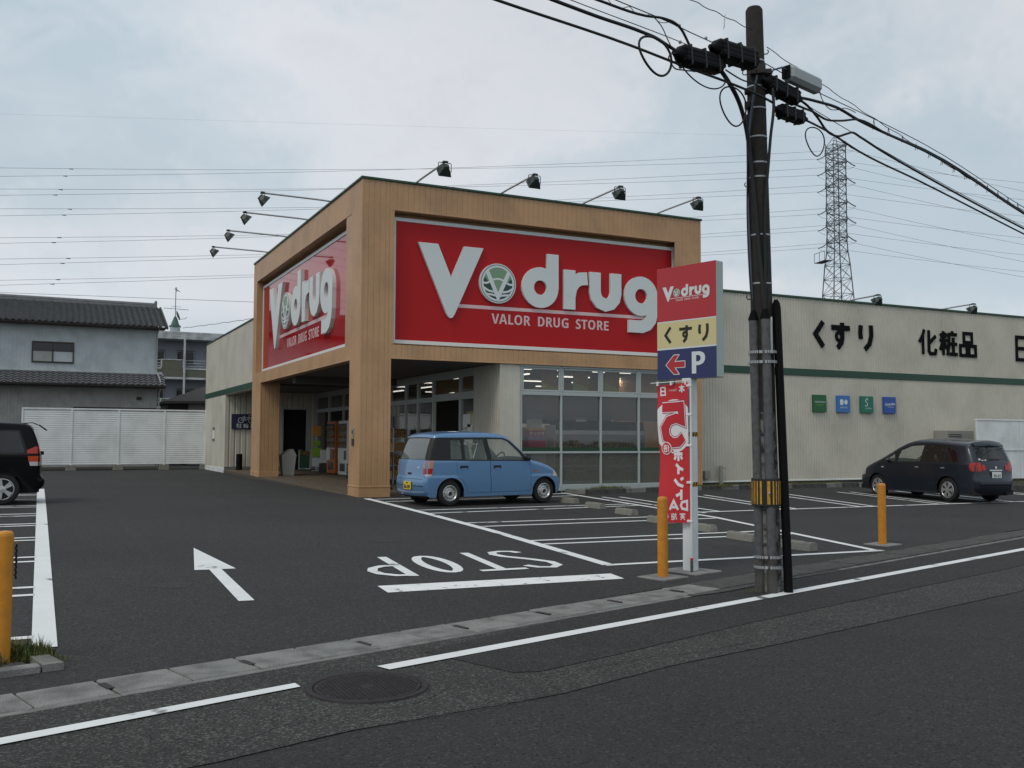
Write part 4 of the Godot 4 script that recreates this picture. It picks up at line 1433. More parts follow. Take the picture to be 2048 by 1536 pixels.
# ---------------------------------------------------------------- signs
# the lettering of the shop's sign: x 8.07..15, y 4.37..6.28 in the front sign's metres, moved and scaled by k and o
func logo(root: Node3D, k: Vector2, o: Vector2, z0: float, dz: float, flat := false) -> void:
	var F := func(x: float, y: float) -> Vector2: return Vector2((x - 11.53) * k.x + o.x, (y - 5.33) * k.y + o.y)
	var white: Material = M.sign_white
	var w := 0.335
	var ribs := {}
	var V := PackedVector2Array([Vector2(8.07, 6.26), Vector2(8.58, 6.26), Vector2(8.93, 5.46), Vector2(9.27, 6.26), Vector2(9.79, 6.26), Vector2(9.07, 4.66)])
	V.append_array(PackedVector2Array([Vector2(9.015, 4.545), Vector2(8.975, 4.485), Vector2(8.93, 4.465), Vector2(8.885, 4.475), Vector2(8.845, 4.515), Vector2(8.81, 4.575)]))
	var pv := PackedVector2Array()
	for q in V:
		pv.append(F.call(q.x, q.y))
	var b := MB.new()
	b.prism(pv, z0, z0 + dz)
	part("letter_v", b, white, root)
	var sets := {
		"d": [circle(Vector2(11.39, 5.395), 0.355, 28), PackedVector2Array([Vector2(11.75, 5.38), Vector2(11.75, 6.28)])],
		"r": [PackedVector2Array([Vector2(12.25, 4.89), Vector2(12.25, 5.92)]), PackedVector2Array([Vector2(12.25, 5.22), Vector2(12.30, 5.46), Vector2(12.42, 5.63), Vector2(12.58, 5.71), Vector2(12.78, 5.73)])],
		"u": [PackedVector2Array([Vector2(13.02, 5.92), Vector2(13.02, 5.40), Vector2(13.06, 5.25), Vector2(13.16, 5.13), Vector2(13.34, 5.07), Vector2(13.51, 5.12), Vector2(13.62, 5.24), Vector2(13.66, 5.40), Vector2(13.66, 5.93)])],
		"g": [circle(Vector2(14.46, 5.385), 0.365, 28), PackedVector2Array([Vector2(14.82, 5.40), Vector2(14.82, 4.94), Vector2(14.77, 4.76), Vector2(14.66, 4.63), Vector2(14.48, 4.56), Vector2(14.06, 4.56)])]}
	for c in sets:
		b = MB.new()
		var n := 0
		for st in sets[c]:
			var p := PackedVector2Array()
			for q in st:
				p.append(F.call(q.x, q.y))
			# widths follow the mean scale of the two axes
			ribbon(b, p, w * (k.x + k.y) / 2.0, z0, z0 + dz + 0.002 * n)
			n += 1
		part("letter_" + c, b, white, root)
	# round emblem
	var c0: Vector2 = F.call(10.19, 5.41)
	var r := 0.50 * (k.x + k.y) / 2.0
	var sx := k.x / ((k.x + k.y) / 2.0)
	var sy := k.y / ((k.x + k.y) / 2.0)
	var S := func(p: PackedVector2Array) -> PackedVector2Array:
		var out := PackedVector2Array()
		for q in p:
			out.append(c0 + Vector2(q.x * sx, q.y * sy) * r)
		return out
	b = MB.new()
	b.prism(S.call(circle(Vector2.ZERO, 1.0, 36).slice(0, 36)), z0, z0 + dz)
	var em := part("emblem", b, white, root)
	var e := 0.003 if not flat else 0.0012
	var ez := z0 + dz
	b = MB.new()
	ribbon(b, S.call(circle(Vector2.ZERO, 0.93, 36)), r * 0.03, ez, ez + e)
	part("emblem_ring", b, M.emblem_dark, em)
	b = MB.new()
	b.prism(S.call(circle(Vector2.ZERO, 0.80, 32).slice(0, 32)), ez, ez + e)
	part("emblem_field", b, M.emblem_dark, em)
	b = MB.new()
	b.prism(S.call(circle(Vector2.ZERO, 0.805, 14, 0.36, PI - 0.36) + PackedVector2Array([Vector2(0.0, -0.42)])), ez + e, ez + e * 1.6)
	part("emblem_field", b, M.emblem_light, em)
	b = MB.new()
	ribbon(b, S.call(PackedVector2Array([Vector2(-0.60, 0.58), Vector2(-0.54, 0.46), Vector2(0.0, -0.70), Vector2(0.54, 0.46), Vector2(0.60, 0.58)])), r * 0.21, ez + e, ez + e * 2.6)
	ribbon(b, S.call(PackedVector2Array([Vector2(-0.40, 0.10), Vector2(-0.2, 0.20), Vector2(0.0, 0.23), Vector2(0.2, 0.20), Vector2(0.40, 0.10)])), r * 0.09, ez + e, ez + e * 2.2)
	for sg in [-1.0, 1.0]:
		ribbon(b, S.call(PackedVector2Array([Vector2(sg * 0.81, -0.02), Vector2(sg * 0.62, -0.02), Vector2(sg * 0.42, 0.08)])), r * 0.10, ez + e, ez + e * 2.2)
		ribbon(b, S.call(PackedVector2Array([Vector2(sg * 0.78, -0.24), Vector2(sg * 0.55, -0.38), Vector2(sg * 0.25, -0.44)])), r * 0.10, ez + e, ez + e * 2.2)
		ribbon(b, S.call(PackedVector2Array([Vector2(sg * 0.62, -0.56), Vector2(sg * 0.35, -0.58), Vector2(sg * 0.12, -0.62)])), r * 0.10, ez + e, ez + e * 2.2)
	part("emblem_mark", b, white, em)
	# line and small text printed on the board
	var p0: Vector2 = F.call(9.12, 4.79)
	var p1: Vector2 = F.call(14.68, 4.82)
	b = MB.new()
	ribbon(b, PackedVector2Array([p0, p1]), 0.085 * k.y, z0 + e * 0.3, z0 + e * 1.5)
	part("underline", b, M.print_pink, root)
	var tc: Vector2 = F.call(11.77, 4.525)
	var nm := words(root, "small_lettering", "VALOR  DRUG  STORE", Vector3(tc.x, tc.y, z0 + e), 0.245 * k.y, 3.42 * k.x, e, M.print_pink)


func board(root: Node3D, w: float, h: float, red := "sign_red") -> void:
	# a red board in a white frame, its bottom centre at the root, facing +z
	var b := MB.new()
	b.box(Vector3(-w / 2 + 0.09, 0.09, -0.08), Vector3(w / 2 - 0.09, h - 0.09, -0.012), 0.0)
	part("red_board", b, M[red], root)
	for q in [[Vector3(-w / 2, 0, -0.08), Vector3(w / 2, 0.09, 0.01)], [Vector3(-w / 2, h - 0.09, -0.08), Vector3(w / 2, h, 0.01)], [Vector3(-w / 2, 0.091, -0.08), Vector3(-w / 2 + 0.09, h - 0.091, 0.01)], [Vector3(w / 2 - 0.09, 0.091, -0.08), Vector3(w / 2, h - 0.091, 0.01)]]:
		b = MB.new()
		b.box(q[0], q[1], 0.006)
		part("frame", b, M.sign_white, root)


func build_signs() -> void:
	var s := thing("store_sign", "wide red sign with white letters on the front face above the shop windows", "store sign", Vector3(11.515, 3.785, CZ - 0.2), 0.0, "big red signs on the entrance block")
	board(s, 8.17, 3.035)
	logo(s, Vector2(1, 1), Vector2(0.015, 5.33 - 3.785), -0.012, 0.075)
	var l := thing("store_sign", "glossy red sign with white letters on the left face above the porch, reflecting sky", "store sign", Vector3(CX + 0.2, 3.805, -28.10), -PI / 2, "big red signs on the entrance block")
	board(l, 10.62, 2.96, "sign_red_gloss")
	logo(l, Vector2(1.105, 1.13), Vector2(28.10 - 28.12, 5.38 - 3.805), -0.012, 0.11)
	# characters on the long wall
	var z := ZW + 0.012
	var ks := "68,6 30,50 68,94"
	var su := "4,23 96,23;58,4 58,60 52,78 34,95"
	var ri := "24,8 21,36 24,58;76,6 77,45 68,74 44,95"
	var su_ring := circle(Vector2(0.43, 0.46), 0.15, 14)
	var w1 := thing("wall_lettering", "large black hiragana lettering, three characters, left on the long beige wall", "wall lettering", Vector3(21.85, 4.33, z), 0.0, "black lettering on the long wall")
	var i := 0
	for g in [[ks, 20.80], [su, 21.66], [ri, 22.72]]:
		var b := MB.new()
		glyph(b, g[0], Vector2(g[1] - 21.85, 0.0), Vector2(0.82, 0.86), 0.16, 0.0, 0.022)
		if i == 1:
			ribbon(b, su_ring, 0.10, 0.0, 0.0265, Transform3D(), Vector2(0.82, 0.86), Vector2(g[1] - 21.85, 0))
		part("character", b, M.letter_black, w1)
		i += 1
	var w2 := thing("wall_lettering", "large black kanji lettering, three characters, right half of the long beige wall", "wall lettering", Vector3(26.8, 4.30, z), 0.0, "black lettering on the long wall")
	i = 0
	for g in ["32,5 22,28 5,52;24,26 24,96;92,26 58,54;55,6 55,84 62,92 88,92 93,74", "24,5 24,95;4,40 46,40;10,14 16,30;40,12 33,30;22,44 6,76;27,46 43,70;72,3 72,14;50,16 97,16;54,16 53,60 45,95;60,52 97,52;77,28 77,90;58,90 99,90", "28,8 72,8 72,42 28,42 28,8;8,55 44,55 44,92 8,92 8,55;56,55 92,55 92,92 56,92 56,55"]:
		var b := MB.new()
		glyph(b, g, Vector2(25.43 + i * 0.945 - 26.8, 0.0), Vector2(0.87, 0.88), 0.11, 0.0, 0.02)
		part("character", b, M.letter_black, w2)
		i += 1
	var w3 := thing("wall_lettering", "large black kanji character cut off by the right edge of the photograph", "wall lettering", Vector3(30.6, 4.29, z), 0.0, "black lettering on the long wall")
	i = 0
	for g in ["20,6 80,6 80,94 20,94 20,6;20,50 80,50", "18,8 82,8 82,92 70,94;18,8 18,60 8,95;18,36 82,36;18,62 82,62;50,8 50,95"]:
		var b := MB.new()
		glyph(b, g, Vector2(-0.58 + i * 0.95, 0.0), Vector2(0.87, 0.88), 0.12, 0.0, 0.02)
		part("character", b, M.letter_black, w3)
		i += 1
	# four small plaques
	var pl := [["square green plaque with pale script, leftmost of four on the long wall", 21.14, "plaque_green"], ["square blue plaque with two white shapes, second of four on the long wall", 22.10, "plaque_blue"], ["square teal plaque with a white curl, third of four on the long wall", 23.08, "plaque_teal"], ["square royal blue plaque with white script, rightmost of four on the long wall", 24.05, "plaque_royal"]]
	for k in 4:
		var p := thing("plaque", pl[k][0], "plaque", Vector3(pl[k][1], 2.385, ZW + 0.004), 0.0, "small square plaques on the long wall")
		var b := MB.new()
		b.box(Vector3(-0.26, 0, 0), Vector3(0.26, 0.52, 0.07), 0.006)
		part("panel", b, M[pl[k][2]], p)
		if k == 0:
			words(p, "lettering", "SHISEIDO", Vector3(0.0, 0.30, 0.073), 0.052, 0.42, 0.004, M.plaque_text, Vector3.ZERO, 400, "Droid Serif")
			words(p, "lettering", "COSMETICS", Vector3(0.0, 0.21, 0.073), 0.022, 0.30, 0.004, M.plaque_lime)
		elif k == 1:
			b = MB.new()
			b.prism(PackedVector2Array([Vector2(-0.15, 0.23), Vector2(-0.04, 0.23), Vector2(-0.02, 0.26), Vector2(-0.02, 0.37), Vector2(-0.04, 0.40), Vector2(-0.15, 0.40)]), 0.07, 0.075)
			b.prism(PackedVector2Array([Vector2(0.0, 0.31), Vector2(0.075, 0.40), Vector2(0.15, 0.36), Vector2(0.15, 0.28), Vector2(0.075, 0.23)]), 0.07, 0.075)
			part("mark", b, M.sign_white, p)
			words(p, "lettering", "KOSE", Vector3(0.0, 0.15, 0.073), 0.05, 0.28, 0.004, M.plaque_text, Vector3.ZERO, 400)
		elif k == 2:
			b = MB.new()
			ribbon(b, PackedVector2Array([Vector2(0.03, 0.40), Vector2(-0.03, 0.43), Vector2(-0.08, 0.39), Vector2(-0.06, 0.34), Vector2(0.0, 0.30), Vector2(0.01, 0.25), Vector2(-0.04, 0.21), Vector2(-0.10, 0.23)]), 0.022, 0.07, 0.075)
			b.lathe([Vector2(0, 0.006), Vector2(0.014, 0.006), Vector2(0.016, 0)], Transform3D(Basis(Vector3.RIGHT, PI / 2), Vector3(0.0, 0.46, 0.07)), 8)
			part("mark", b, M.sign_white, p)
			words(p, "lettering", "SOFINA", Vector3(0.04, 0.14, 0.073), 0.045, 0.26, 0.004, M.plaque_text, Vector3.ZERO, 400)
		else:
			words(p, "lettering", "Kanebo", Vector3(0.0, 0.29, 0.073), 0.075, 0.42, 0.004, M.sign_white, Vector3(0, 0, 0.06), 700, "Droid Serif")
			words(p, "lettering", "COSMETICS", Vector3(0.03, 0.20, 0.073), 0.022, 0.26, 0.004, M.plaque_text)
	# bicycle parking sign in the open bay
	var bs := thing("bicycle_sign", "dark blue bicycle parking sign on the ribbed wall of the open bay", "sign", Vector3(7.42, 1.90, ZK + 0.02))
	var b3 := MB.new()
	b3.box(Vector3(-0.56, 0, 0), Vector3(0.56, 0.61, 0.04), 0.005)
	part("panel", b3, M.bike_blue, bs)
	b3 = MB.new()
	for cx_ in [-0.20, 0.20]:
		ribbon(b3, circle(Vector2(cx_, 0.36), 0.105, 18), 0.022, 0.04, 0.045)
	for q in [[Vector2(-0.20, 0.36), Vector2(-0.10, 0.47), Vector2(0.12, 0.47), Vector2(0.0, 0.36), Vector2(-0.10, 0.47)], [Vector2(0.20, 0.36), Vector2(0.10, 0.54), Vector2(0.17, 0.55)], [Vector2(0.0, 0.36), Vector2(-0.20, 0.36)], [Vector2(-0.12, 0.52), Vector2(-0.04, 0.52)], [Vector2(-0.08, 0.52), Vector2(0.0, 0.36)]]:
		ribbon(b3, PackedVector2Array(q), 0.02, 0.04, 0.047)
	part("bicycle_mark", b3, M.plaque_text, bs)
	i = 0
	for g in ["12,8 12,58;12,8 48,8;12,24 44,24;12,40 44,40;30,8 30,56;12,57 50,57 48,88 40,94;8,70 6,86;20,70 21,84;31,69 34,82;74,4 80,14;56,24 98,24;60,56 95,56;54,92 99,92;77,24 77,92", "5,16 45,16;10,30 40,30 40,60 10,60 10,30;10,45 40,45;4,76 46,76;25,4 25,96;72,4 50,34;72,4 98,34;60,36 86,36;55,50 94,50 94,94;55,50 55,94;55,70 94,70;68,50 68,92;81,50 81,92", "4,34 36,34;20,8 20,80;3,84 38,74;50,6 88,6 88,42 50,42 50,6;50,24 88,24;42,55 98,55;58,55 44,82;52,68 94,68 90,92 80,96;70,68 54,96;84,68 70,96"]:
		b3 = MB.new()
		glyph(b3, g, Vector2(-0.38 + i * 0.27, 0.04), Vector2(0.21, 0.19), 0.016, 0.04, 0.045)
		part("character", b3, M.plaque_text, bs)
		i += 1
	# three small notices on the left wall
	var nt := thing("wall_notice", "narrow pale notice with green ends on the left beige wall", "notice", Vector3(CX - 0.008, 1.42, -42.0))
	for q in [[0.0, 0.10, "copper_green"], [0.105, 0.46, "notice"], [0.465, 0.58, "copper_green"]]:
		b3 = MB.new()
		b3.box(Vector3(-0.008, q[0], -0.22), Vector3(0.006, q[1], 0.22), 0.002)
		part("strip", b3, M[q[2]], nt)


func parking_sign() -> void:
	var turn := -atan2(0.963, 0.269)
	var s := thing("parking_sign", "tall double panel sign on a white post, red over cream over navy, beside the bollard", "parking sign", Vector3(6.72, 0.0, -9.05), turn)
	# local +z is the face turned to the left, local +x runs towards the camera
	var b := MB.new()
	b.box(Vector3(-0.065, 0.0, -0.065), Vector3(0.065, 2.22, 0.065), 0.008)
	part("post", b, M.white_metal, s)
	b = MB.new()
	b.box(Vector3(-0.26, -0.06, -0.24), Vector3(0.26, hgt(6.72, -9.05) + 0.012, 0.24), 0.008)
	part("footing", b, M.concrete, s)
	b = MB.new()
	b.box(Vector3(-0.425, 2.215, -0.085), Vector3(0.425, 3.535, 0.055), 0.008)
	part("cabinet", b, M.sign_edge, s)
	var z := 0.056
	var rows := [["red_panel", 2.90, 3.533, "sign_print_red"], ["white_strip", 2.885, 2.90, "sign_white"], ["cream_panel", 2.585, 2.885, "sign_cream"], ["white_strip", 2.565, 2.585, "sign_white"], ["navy_panel", 2.217, 2.565, "sign_navy"]]
	for r in rows:
		b = MB.new()
		b.box(Vector3(-0.424, r[1] + 0.0005, z - 0.004), Vector3(0.424, r[2] - 0.0005, z))
		part(r[0], b, M[r[3]], s)
	logo(s, Vector2(0.098, 0.098), Vector2(0.0, 3.215), z, 0.003, true)
	var i := 0
	for g in ["68,6 30,50 68,94", "4,23 96,23;58,4 58,60 52,78 34,95", "24,8 21,36 24,58;76,6 77,45 68,74 44,95"]:
		b = MB.new()
		glyph(b, g, Vector2(-0.36 + i * 0.255, 2.63), Vector2(0.20, 0.21), 0.036, z, z + 0.0015)
		if i == 1:
			ribbon(b, circle(Vector2(0.46, 0.47), 0.125, 14), 0.028, z, z + 0.004, Transform3D(), Vector2(0.20, 0.21), Vector2(-0.36 + 0.255, 2.63))
		part("character", b, M.sign_print_black, s)
		i += 1
	var arrow := func(g: float) -> PackedVector2Array:
		var p := PackedVector2Array([Vector2(-0.29, 2.385), Vector2(-0.175, 2.495), Vector2(-0.105, 2.495), Vector2(-0.17, 2.418), Vector2(-0.02, 2.418), Vector2(-0.02, 2.352), Vector2(-0.17, 2.352), Vector2(-0.105, 2.275), Vector2(-0.175, 2.275)])
		return p if g == 0.0 else Geometry2D.offset_polygon(p, g)[0]
	b = MB.new()
	b.prism(arrow.call(0.009), z, z + 0.0015)
	part("arrow_outline", b, M.sign_white, s)
	b = MB.new()
	b.prism(arrow.call(0.0), z + 0.0016, z + 0.003)
	part("arrow", b, M.sign_print_red, s)
	words(s, "letter_p", "P", Vector3(0.165, 2.388, z + 0.002), 0.25, 0.185, 0.004, M.sign_white)
	for q in [[0.066, 2.10], [0.066, 1.53]]:
		b = MB.new()
		for t in 3:
			b.box(Vector3(-0.066, q[1] - 0.55 + 0.0, -0.067), Vector3(0.067, q[1] - 0.50, 0.0665))
		part("hazard_tape", b, M.band_black, s)
		b = MB.new()
		for t in 3:
			b.prism(PackedVector2Array([Vector2(-0.06 + t * 0.045, q[1] - 0.55), Vector2(-0.04 + t * 0.045, q[1] - 0.55), Vector2(-0.015 + t * 0.045, q[1] - 0.50), Vector2(-0.035 + t * 0.045, q[1] - 0.50)]), 0.067, 0.0685)
			b.prism(PackedVector2Array([Vector2(-0.06 + t * 0.045, q[1] - 0.55), Vector2(-0.04 + t * 0.045, q[1] - 0.55), Vector2(-0.015 + t * 0.045, q[1] - 0.50), Vector2(-0.035 + t * 0.045, q[1] - 0.50)]), 0.067, 0.0685, Transform3D(Basis(Vector3.UP, PI / 2), Vector3.ZERO))
		part("hazard_stripes", b, M.band_yellow, s)
	banner(turn)


func banner(turn: float) -> void:
	# flag pole strapped to the post; the cloth shows its back, so the print reads mirrored
	var s := thing("banner", "tall red banner flag with white mirrored print, strapped to the parking sign post", "banner", Vector3(6.72 - 0.12, 0.0, -9.05 + 0.03), turn)
	var b := MB.new()
	b.tube([Vector3(0.115, 0.0, 0), Vector3(0.118, 2.20, 0)], 0.013, 8)
	part("flag_pole", b, M.sign_white, s)
	b = MB.new()
	b.tube([Vector3(0.115, 0.0, 0), Vector3(0.115, 0.16, 0)], 0.017, 8)
	part("pole_foot", b, M.conduit, s)
	b = MB.new()
	b.tube([Vector3(0.115, 0.162, 0), Vector3(0.115, 0.185, 0)], 0.0175, 8)
	part("red_ring", b, M.banner_red, s)
	b = MB.new()
	b.tube([Vector3(0.118, 2.185, 0), Vector3(-0.46, 2.175, 0.01)], 0.006, 6)
	part("cross_rod", b, M.sign_white, s)
	# cloth: u 0..1 from the free edge to the pole, v 0..1 from bottom to top
	var W := 0.47
	var H := 1.58
	var f := func(q: Vector2) -> Vector3:
		var u := q.x / 0.47
		var v := q.y / 1.58
		var free := lerpf(-0.285, -0.400, pow(maxf(v, 0.0), 1.3))
		var x := lerpf(free, 0.088, u)
		var zz := (1.0 - u) * (0.050 * sin(v * 5.0 + 0.6) * (1.0 - v * 0.6) + 0.02 * sin(v * 11.0)) + 0.015 * sin(u * 5.0 + v * 3.0)
		return Vector3(x, 0.575 + v * 1.590 - (1.0 - u) * 0.015, zz)
	var at := func(dz: float) -> Callable:
		return func(q: Vector2) -> Vector3: return (f.call(q) as Vector3) + Vector3(0, 0, dz)
	var cloth := MB.new()
	var rect := PackedVector2Array([Vector2(0, 0), Vector2(W, 0), Vector2(W, H), Vector2(0, H)])
	panel(cloth, rect, [], f, 0.04, Vector3(0, 0, 1))
	part("cloth", cloth, M.banner_red, s)
	var lay := func(called: String, polys: Array, lift: float, m: Material) -> void:
		var q := MB.new()
		for p in polys:
			panel(q, p, [], at.call(lift), 0.035, Vector3(0, 0, 1))
			panel(q, p, [], at.call(-lift), 0.035, Vector3(0, 0, -1))
		part(called, q, m, s)
	var bands := func(st: String, o: Vector2, sz: Vector2, w: float) -> Array:
		var out := []
		for l in strokes(st):
			var p := PackedVector2Array()
			for v in l:
				p.append(Vector2(o.x + (1.0 - v.x) * sz.x, o.y + v.y * sz.y))
			if p[0].distance_to(p[-1]) < 0.0001:
				# a closed stroke is laid as two open halves, so that its middle stays open
				var m := p.size() - 1
				var h := m / 2
				var ma := (p[0] + p[1]) / 2.0
				var mb := (p[h] + p[h + 1]) / 2.0
				var one := PackedVector2Array([ma])
				one.append_array(p.slice(1, h + 1))
				one.append(mb)
				var two := PackedVector2Array([mb])
				two.append_array(p.slice(h + 1, m))
				two.append_array(PackedVector2Array([p[0], ma]))
				for g in Geometry2D.offset_polyline(one, w / 2.0, Geometry2D.JOIN_MITER, Geometry2D.END_BUTT) + Geometry2D.offset_polyline(two, w / 2.0, Geometry2D.JOIN_MITER, Geometry2D.END_BUTT):
					if not Geometry2D.is_polygon_clockwise(g):
						out.append(g)
				continue
			for g in Geometry2D.offset_polyline(p, w / 2.0, Geometry2D.JOIN_MITER, Geometry2D.END_BUTT):
				if not Geometry2D.is_polygon_clockwise(g):
					out.append(g)
		return out
	# white round field cut by the cloth edges
	var disc: Array = Geometry2D.intersect_polygons(circle(Vector2(0.235, 1.10), 0.305, 32).slice(0, 32), rect)
	lay.call("white_disc", disc, 0.0015, M.banner_white)
	var five := PackedVector2Array([Vector2(0.40, 1.345), Vector2(0.09, 1.345), Vector2(0.09, 1.19), Vector2(0.12, 1.16)])
	five = PackedVector2Array([Vector2(0.085, 1.33), Vector2(0.355, 1.33), Vector2(0.36, 1.17)])
	five = PackedVector2Array([Vector2(0.07, 1.315), Vector2(0.355, 1.315), Vector2(0.365, 1.155), Vector2(0.27, 1.185), Vector2(0.165, 1.16), Vector2(0.105, 1.075), Vector2(0.12, 0.97), Vector2(0.20, 0.905), Vector2(0.30, 0.91), Vector2(0.385, 0.97)])
	for q in [["five_edge", 0.145, 0.003, "banner_line"], ["five_rim", 0.128, 0.0045, "banner_white"], ["five_line", 0.106, 0.006, "banner_line"], ["five", 0.092, 0.0075, "banner_red"]]:
		var ps := []
		for g in Geometry2D.offset_polyline(five, q[1] / 2.0, Geometry2D.JOIN_MITER, Geometry2D.END_BUTT):
			if not Geometry2D.is_polygon_clockwise(g):
				ps.append_array(Geometry2D.intersect_polygons(g, rect))
		lay.call(q[0], ps, q[2], M[q[3]])
	lay.call("round_mark_edge", [circle(Vector2(0.115, 0.845), 0.074, 20).slice(0, 20)], 0.009, M.banner_white)
	lay.call("round_mark", [circle(Vector2(0.115, 0.845), 0.064, 20).slice(0, 20)], 0.0105, M.banner_red)
	lay.call("character", bands.call("28,5 6,48;18,30 18,96;66,4 66,14;40,18 96,18;52,24 57,42;82,24 76,42;36,46 99,46;46,58 90,58 90,92 46,92 46,58", Vector2(0.072, 0.80), Vector2(0.088, 0.09), 0.011), 0.012, M.banner_white)
	lay.call("character", bands.call("20,6 80,6 80,94 20,94 20,6;20,50 80,50", Vector2(0.03, 1.455), Vector2(0.10, 0.10), 0.018), 0.003, M.banner_white)
	lay.call("character", bands.call("8,30 92,30;50,5 50,95;48,32 30,58 6,76;52,32 70,58 94,76;32,74 68,74", Vector2(0.325, 1.465), Vector2(0.105, 0.10), 0.015), 0.003, M.banner_white)
	var y := 0.70
	for g in ["10,30 90,30;50,8 50,92;28,48 14,78;72,48 86,78", "78,8 45,42 10,58;54,38 54,95", "12,16 38,32;12,90 55,74 90,28", "34,6 34,95;36,38 78,60"]:
		lay.call("character", bands.call(g, Vector2(0.20 + (0.70 - y) * 0.06, y - 0.015), Vector2(0.17, 0.13), 0.034), 0.003, M.banner_white)
		y -= 0.145
	lay.call("small_ring", [circle(Vector2(0.20, 0.81), 0.026, 14).slice(0, 14)], 0.003, M.banner_white)
	lay.call("small_ring", [circle(Vector2(0.20, 0.81), 0.012, 14).slice(0, 14)], 0.0045, M.banner_red)
	lay.call("lettering", bands.call("6,10 6,90 24,80 28,50 24,20 6,10;38,92 52,8 66,92;43,66 61,66;74,8 85,48 96,8;85,48 85,92", Vector2(0.03, 0.135), Vector2(0.42, 0.12), 0.030), 0.003, M.banner_white)
	var x := 0.31
	for g in ["50,2 50,12;8,28 8,14 92,14 92,28;22,30 78,30;22,44 78,44;10,60 90,60;50,22 50,60;48,60 34,80 10,95;52,60 66,80 92,95", "22,4 22,16;4,20 46,20;18,20 16,60 4,94;18,46 42,46 40,88 32,92;62,4 48,30;58,16 98,16;50,52 94,40 94,66 88,70;72,32 72,78;58,38 58,86 64,94 96,94 97,82", "12,24 88,24 88,64 12,64 12,24;50,4 50,96"]:
		lay.call("character", bands.call(g, Vector2(x, 0.03), Vector2(0.085, 0.08), 0.011), 0.003, M.banner_white)
		x -= 0.125
	# TODAY in small strokes
	lay.call("lettering", bands.call("2,10 16,10;9,10 9,90;22,12 34,12 34,88 22,88 22,12;42,10 42,90 52,80 52,20 42,10;60,90 68,10 76,90;63,60 73,60;82,10 90,50 98,10;90,50 90,90", Vector2(0.165, 1.495), Vector2(0.13, 0.025), 0.0035), 0.003, M.banner_white)
	# white tabs that hold the cloth
	for q in [0.575 + 0.02, 1.03, 1.45, 1.80, 2.13]:
		b = MB.new()
		b.box(Vector3(0.06, q - 0.014, -0.016), Vector3(0.132, q + 0.014, 0.016), 0.004)
		part("tab", b, M.banner_white, s)
	for q in [-0.36, -0.16, 0.05]:
		b = MB.new()
		b.box(Vector3(q - 0.014, 2.14, -0.006), Vector3(q + 0.014, 2.19, 0.014), 0.003)
		part("tab", b, M.banner_white, s)


func bollards() -> void:
	var labs := ["orange steel bollard at the near left corner of the entrance, cut by the frame", "orange steel bollard in front of the red banner", "orange steel bollard standing alone at the right of the lot"]
	var k := 0
	for q in [Vector3(-0.185, 0.0, -7.30), Vector3(6.14, 0.0, -8.77), Vector3(10.90, 0.0, -10.14)]:
		var p: Vector3 = q
		p.y = hgt(p.x, p.z)
		var s := thing("bollard", labs[k], "bollard", p, 0.28, "orange bollards along the road edge")
		var b := MB.new()
		b.lathe([Vector2(0.057, 0.0), Vector2(0.057, 0.845), Vector2(0.053, 0.862), Vector2(0.042, 0.874), Vector2(0.0, 0.880)], Transform3D(), 28)
		part("post", b, M.bollard, s)
		if k > 0:
			b = MB.new()
			b.box(Vector3(-0.21, -0.06, -0.19), Vector3(0.21, 0.014, 0.19), 0.006)
			part("footing", b, M.concrete, s)
		b = MB.new()
		var ring := []
		for i in 13:
			ring.append(Vector3(0.062 + 0.016 * sin(PI * i / 12.0), 0.80 - i * 0.004, 0.0 if k else 0.02).rotated(Vector3.UP, 0.2 if k == 0 else 2.9))
		b.tube(ring, 0.003, 6)
		part("eyelet", b, M.bollard, s)
		if k == 0:
			b = MB.new()
			var ch := []
			for i in 20:
				ch.append(Vector3(0.070 + 0.004 * sin(i * 2.1), 0.785 - i * 0.012, 0.02 + 0.004 * cos(i * 2.1)))
			b.tube(ch, 0.007, 6)
			part("hanging_chain", b, M.iron, s)
		k += 1


func wheel_stops() -> void:
	var labs := ["concrete wheel stop in front of the blue car's front wheel", "worn concrete wheel stop second from the blue car", "concrete wheel stop in the third stall from the windows", "concrete wheel stop half hidden behind the orange bollard and banner", "concrete wheel stop just right of the white sign post", "concrete wheel stop half hidden behind the grey conduits of the pole", "concrete wheel stop nearest the road, just right of the utility pole"]
	var k := 0
	for q in [Vector2(10.45, -18.45), Vector2(10.28, -17.05), Vector2(10.06, -15.55), Vector2(9.72, -13.95), Vector2(9.62, -12.65), Vector2(9.38, -11.35), Vector2(9.38, -10.2)]:
		var s := thing("wheel_stop", labs[k], "wheel stop", Vector3(q.x, hgt(q.x, q.y), q.y), 0.04 + rnd(-0.04, 0.04), "concrete wheel stops of the front stalls")
		var b := MB.new()
		var pr := PackedVector2Array([Vector2(-0.085, 0), Vector2(0.085, 0), Vector2(0.06, 0.095), Vector2(0.045, 0.11), Vector2(-0.045, 0.11), Vector2(-0.06, 0.095)])
		b.prism(pr, -0.29, 0.29)
		part("block", b, M.concrete_stop, s)
		b = MB.new()
		for e in [-0.17, 0.17]:
			b.box(Vector3(-0.03, 0.109, e - 0.035), Vector3(0.03, 0.1115, e + 0.035))
		part("bolt_recess", b, M.concrete_dark, s)
		k += 1


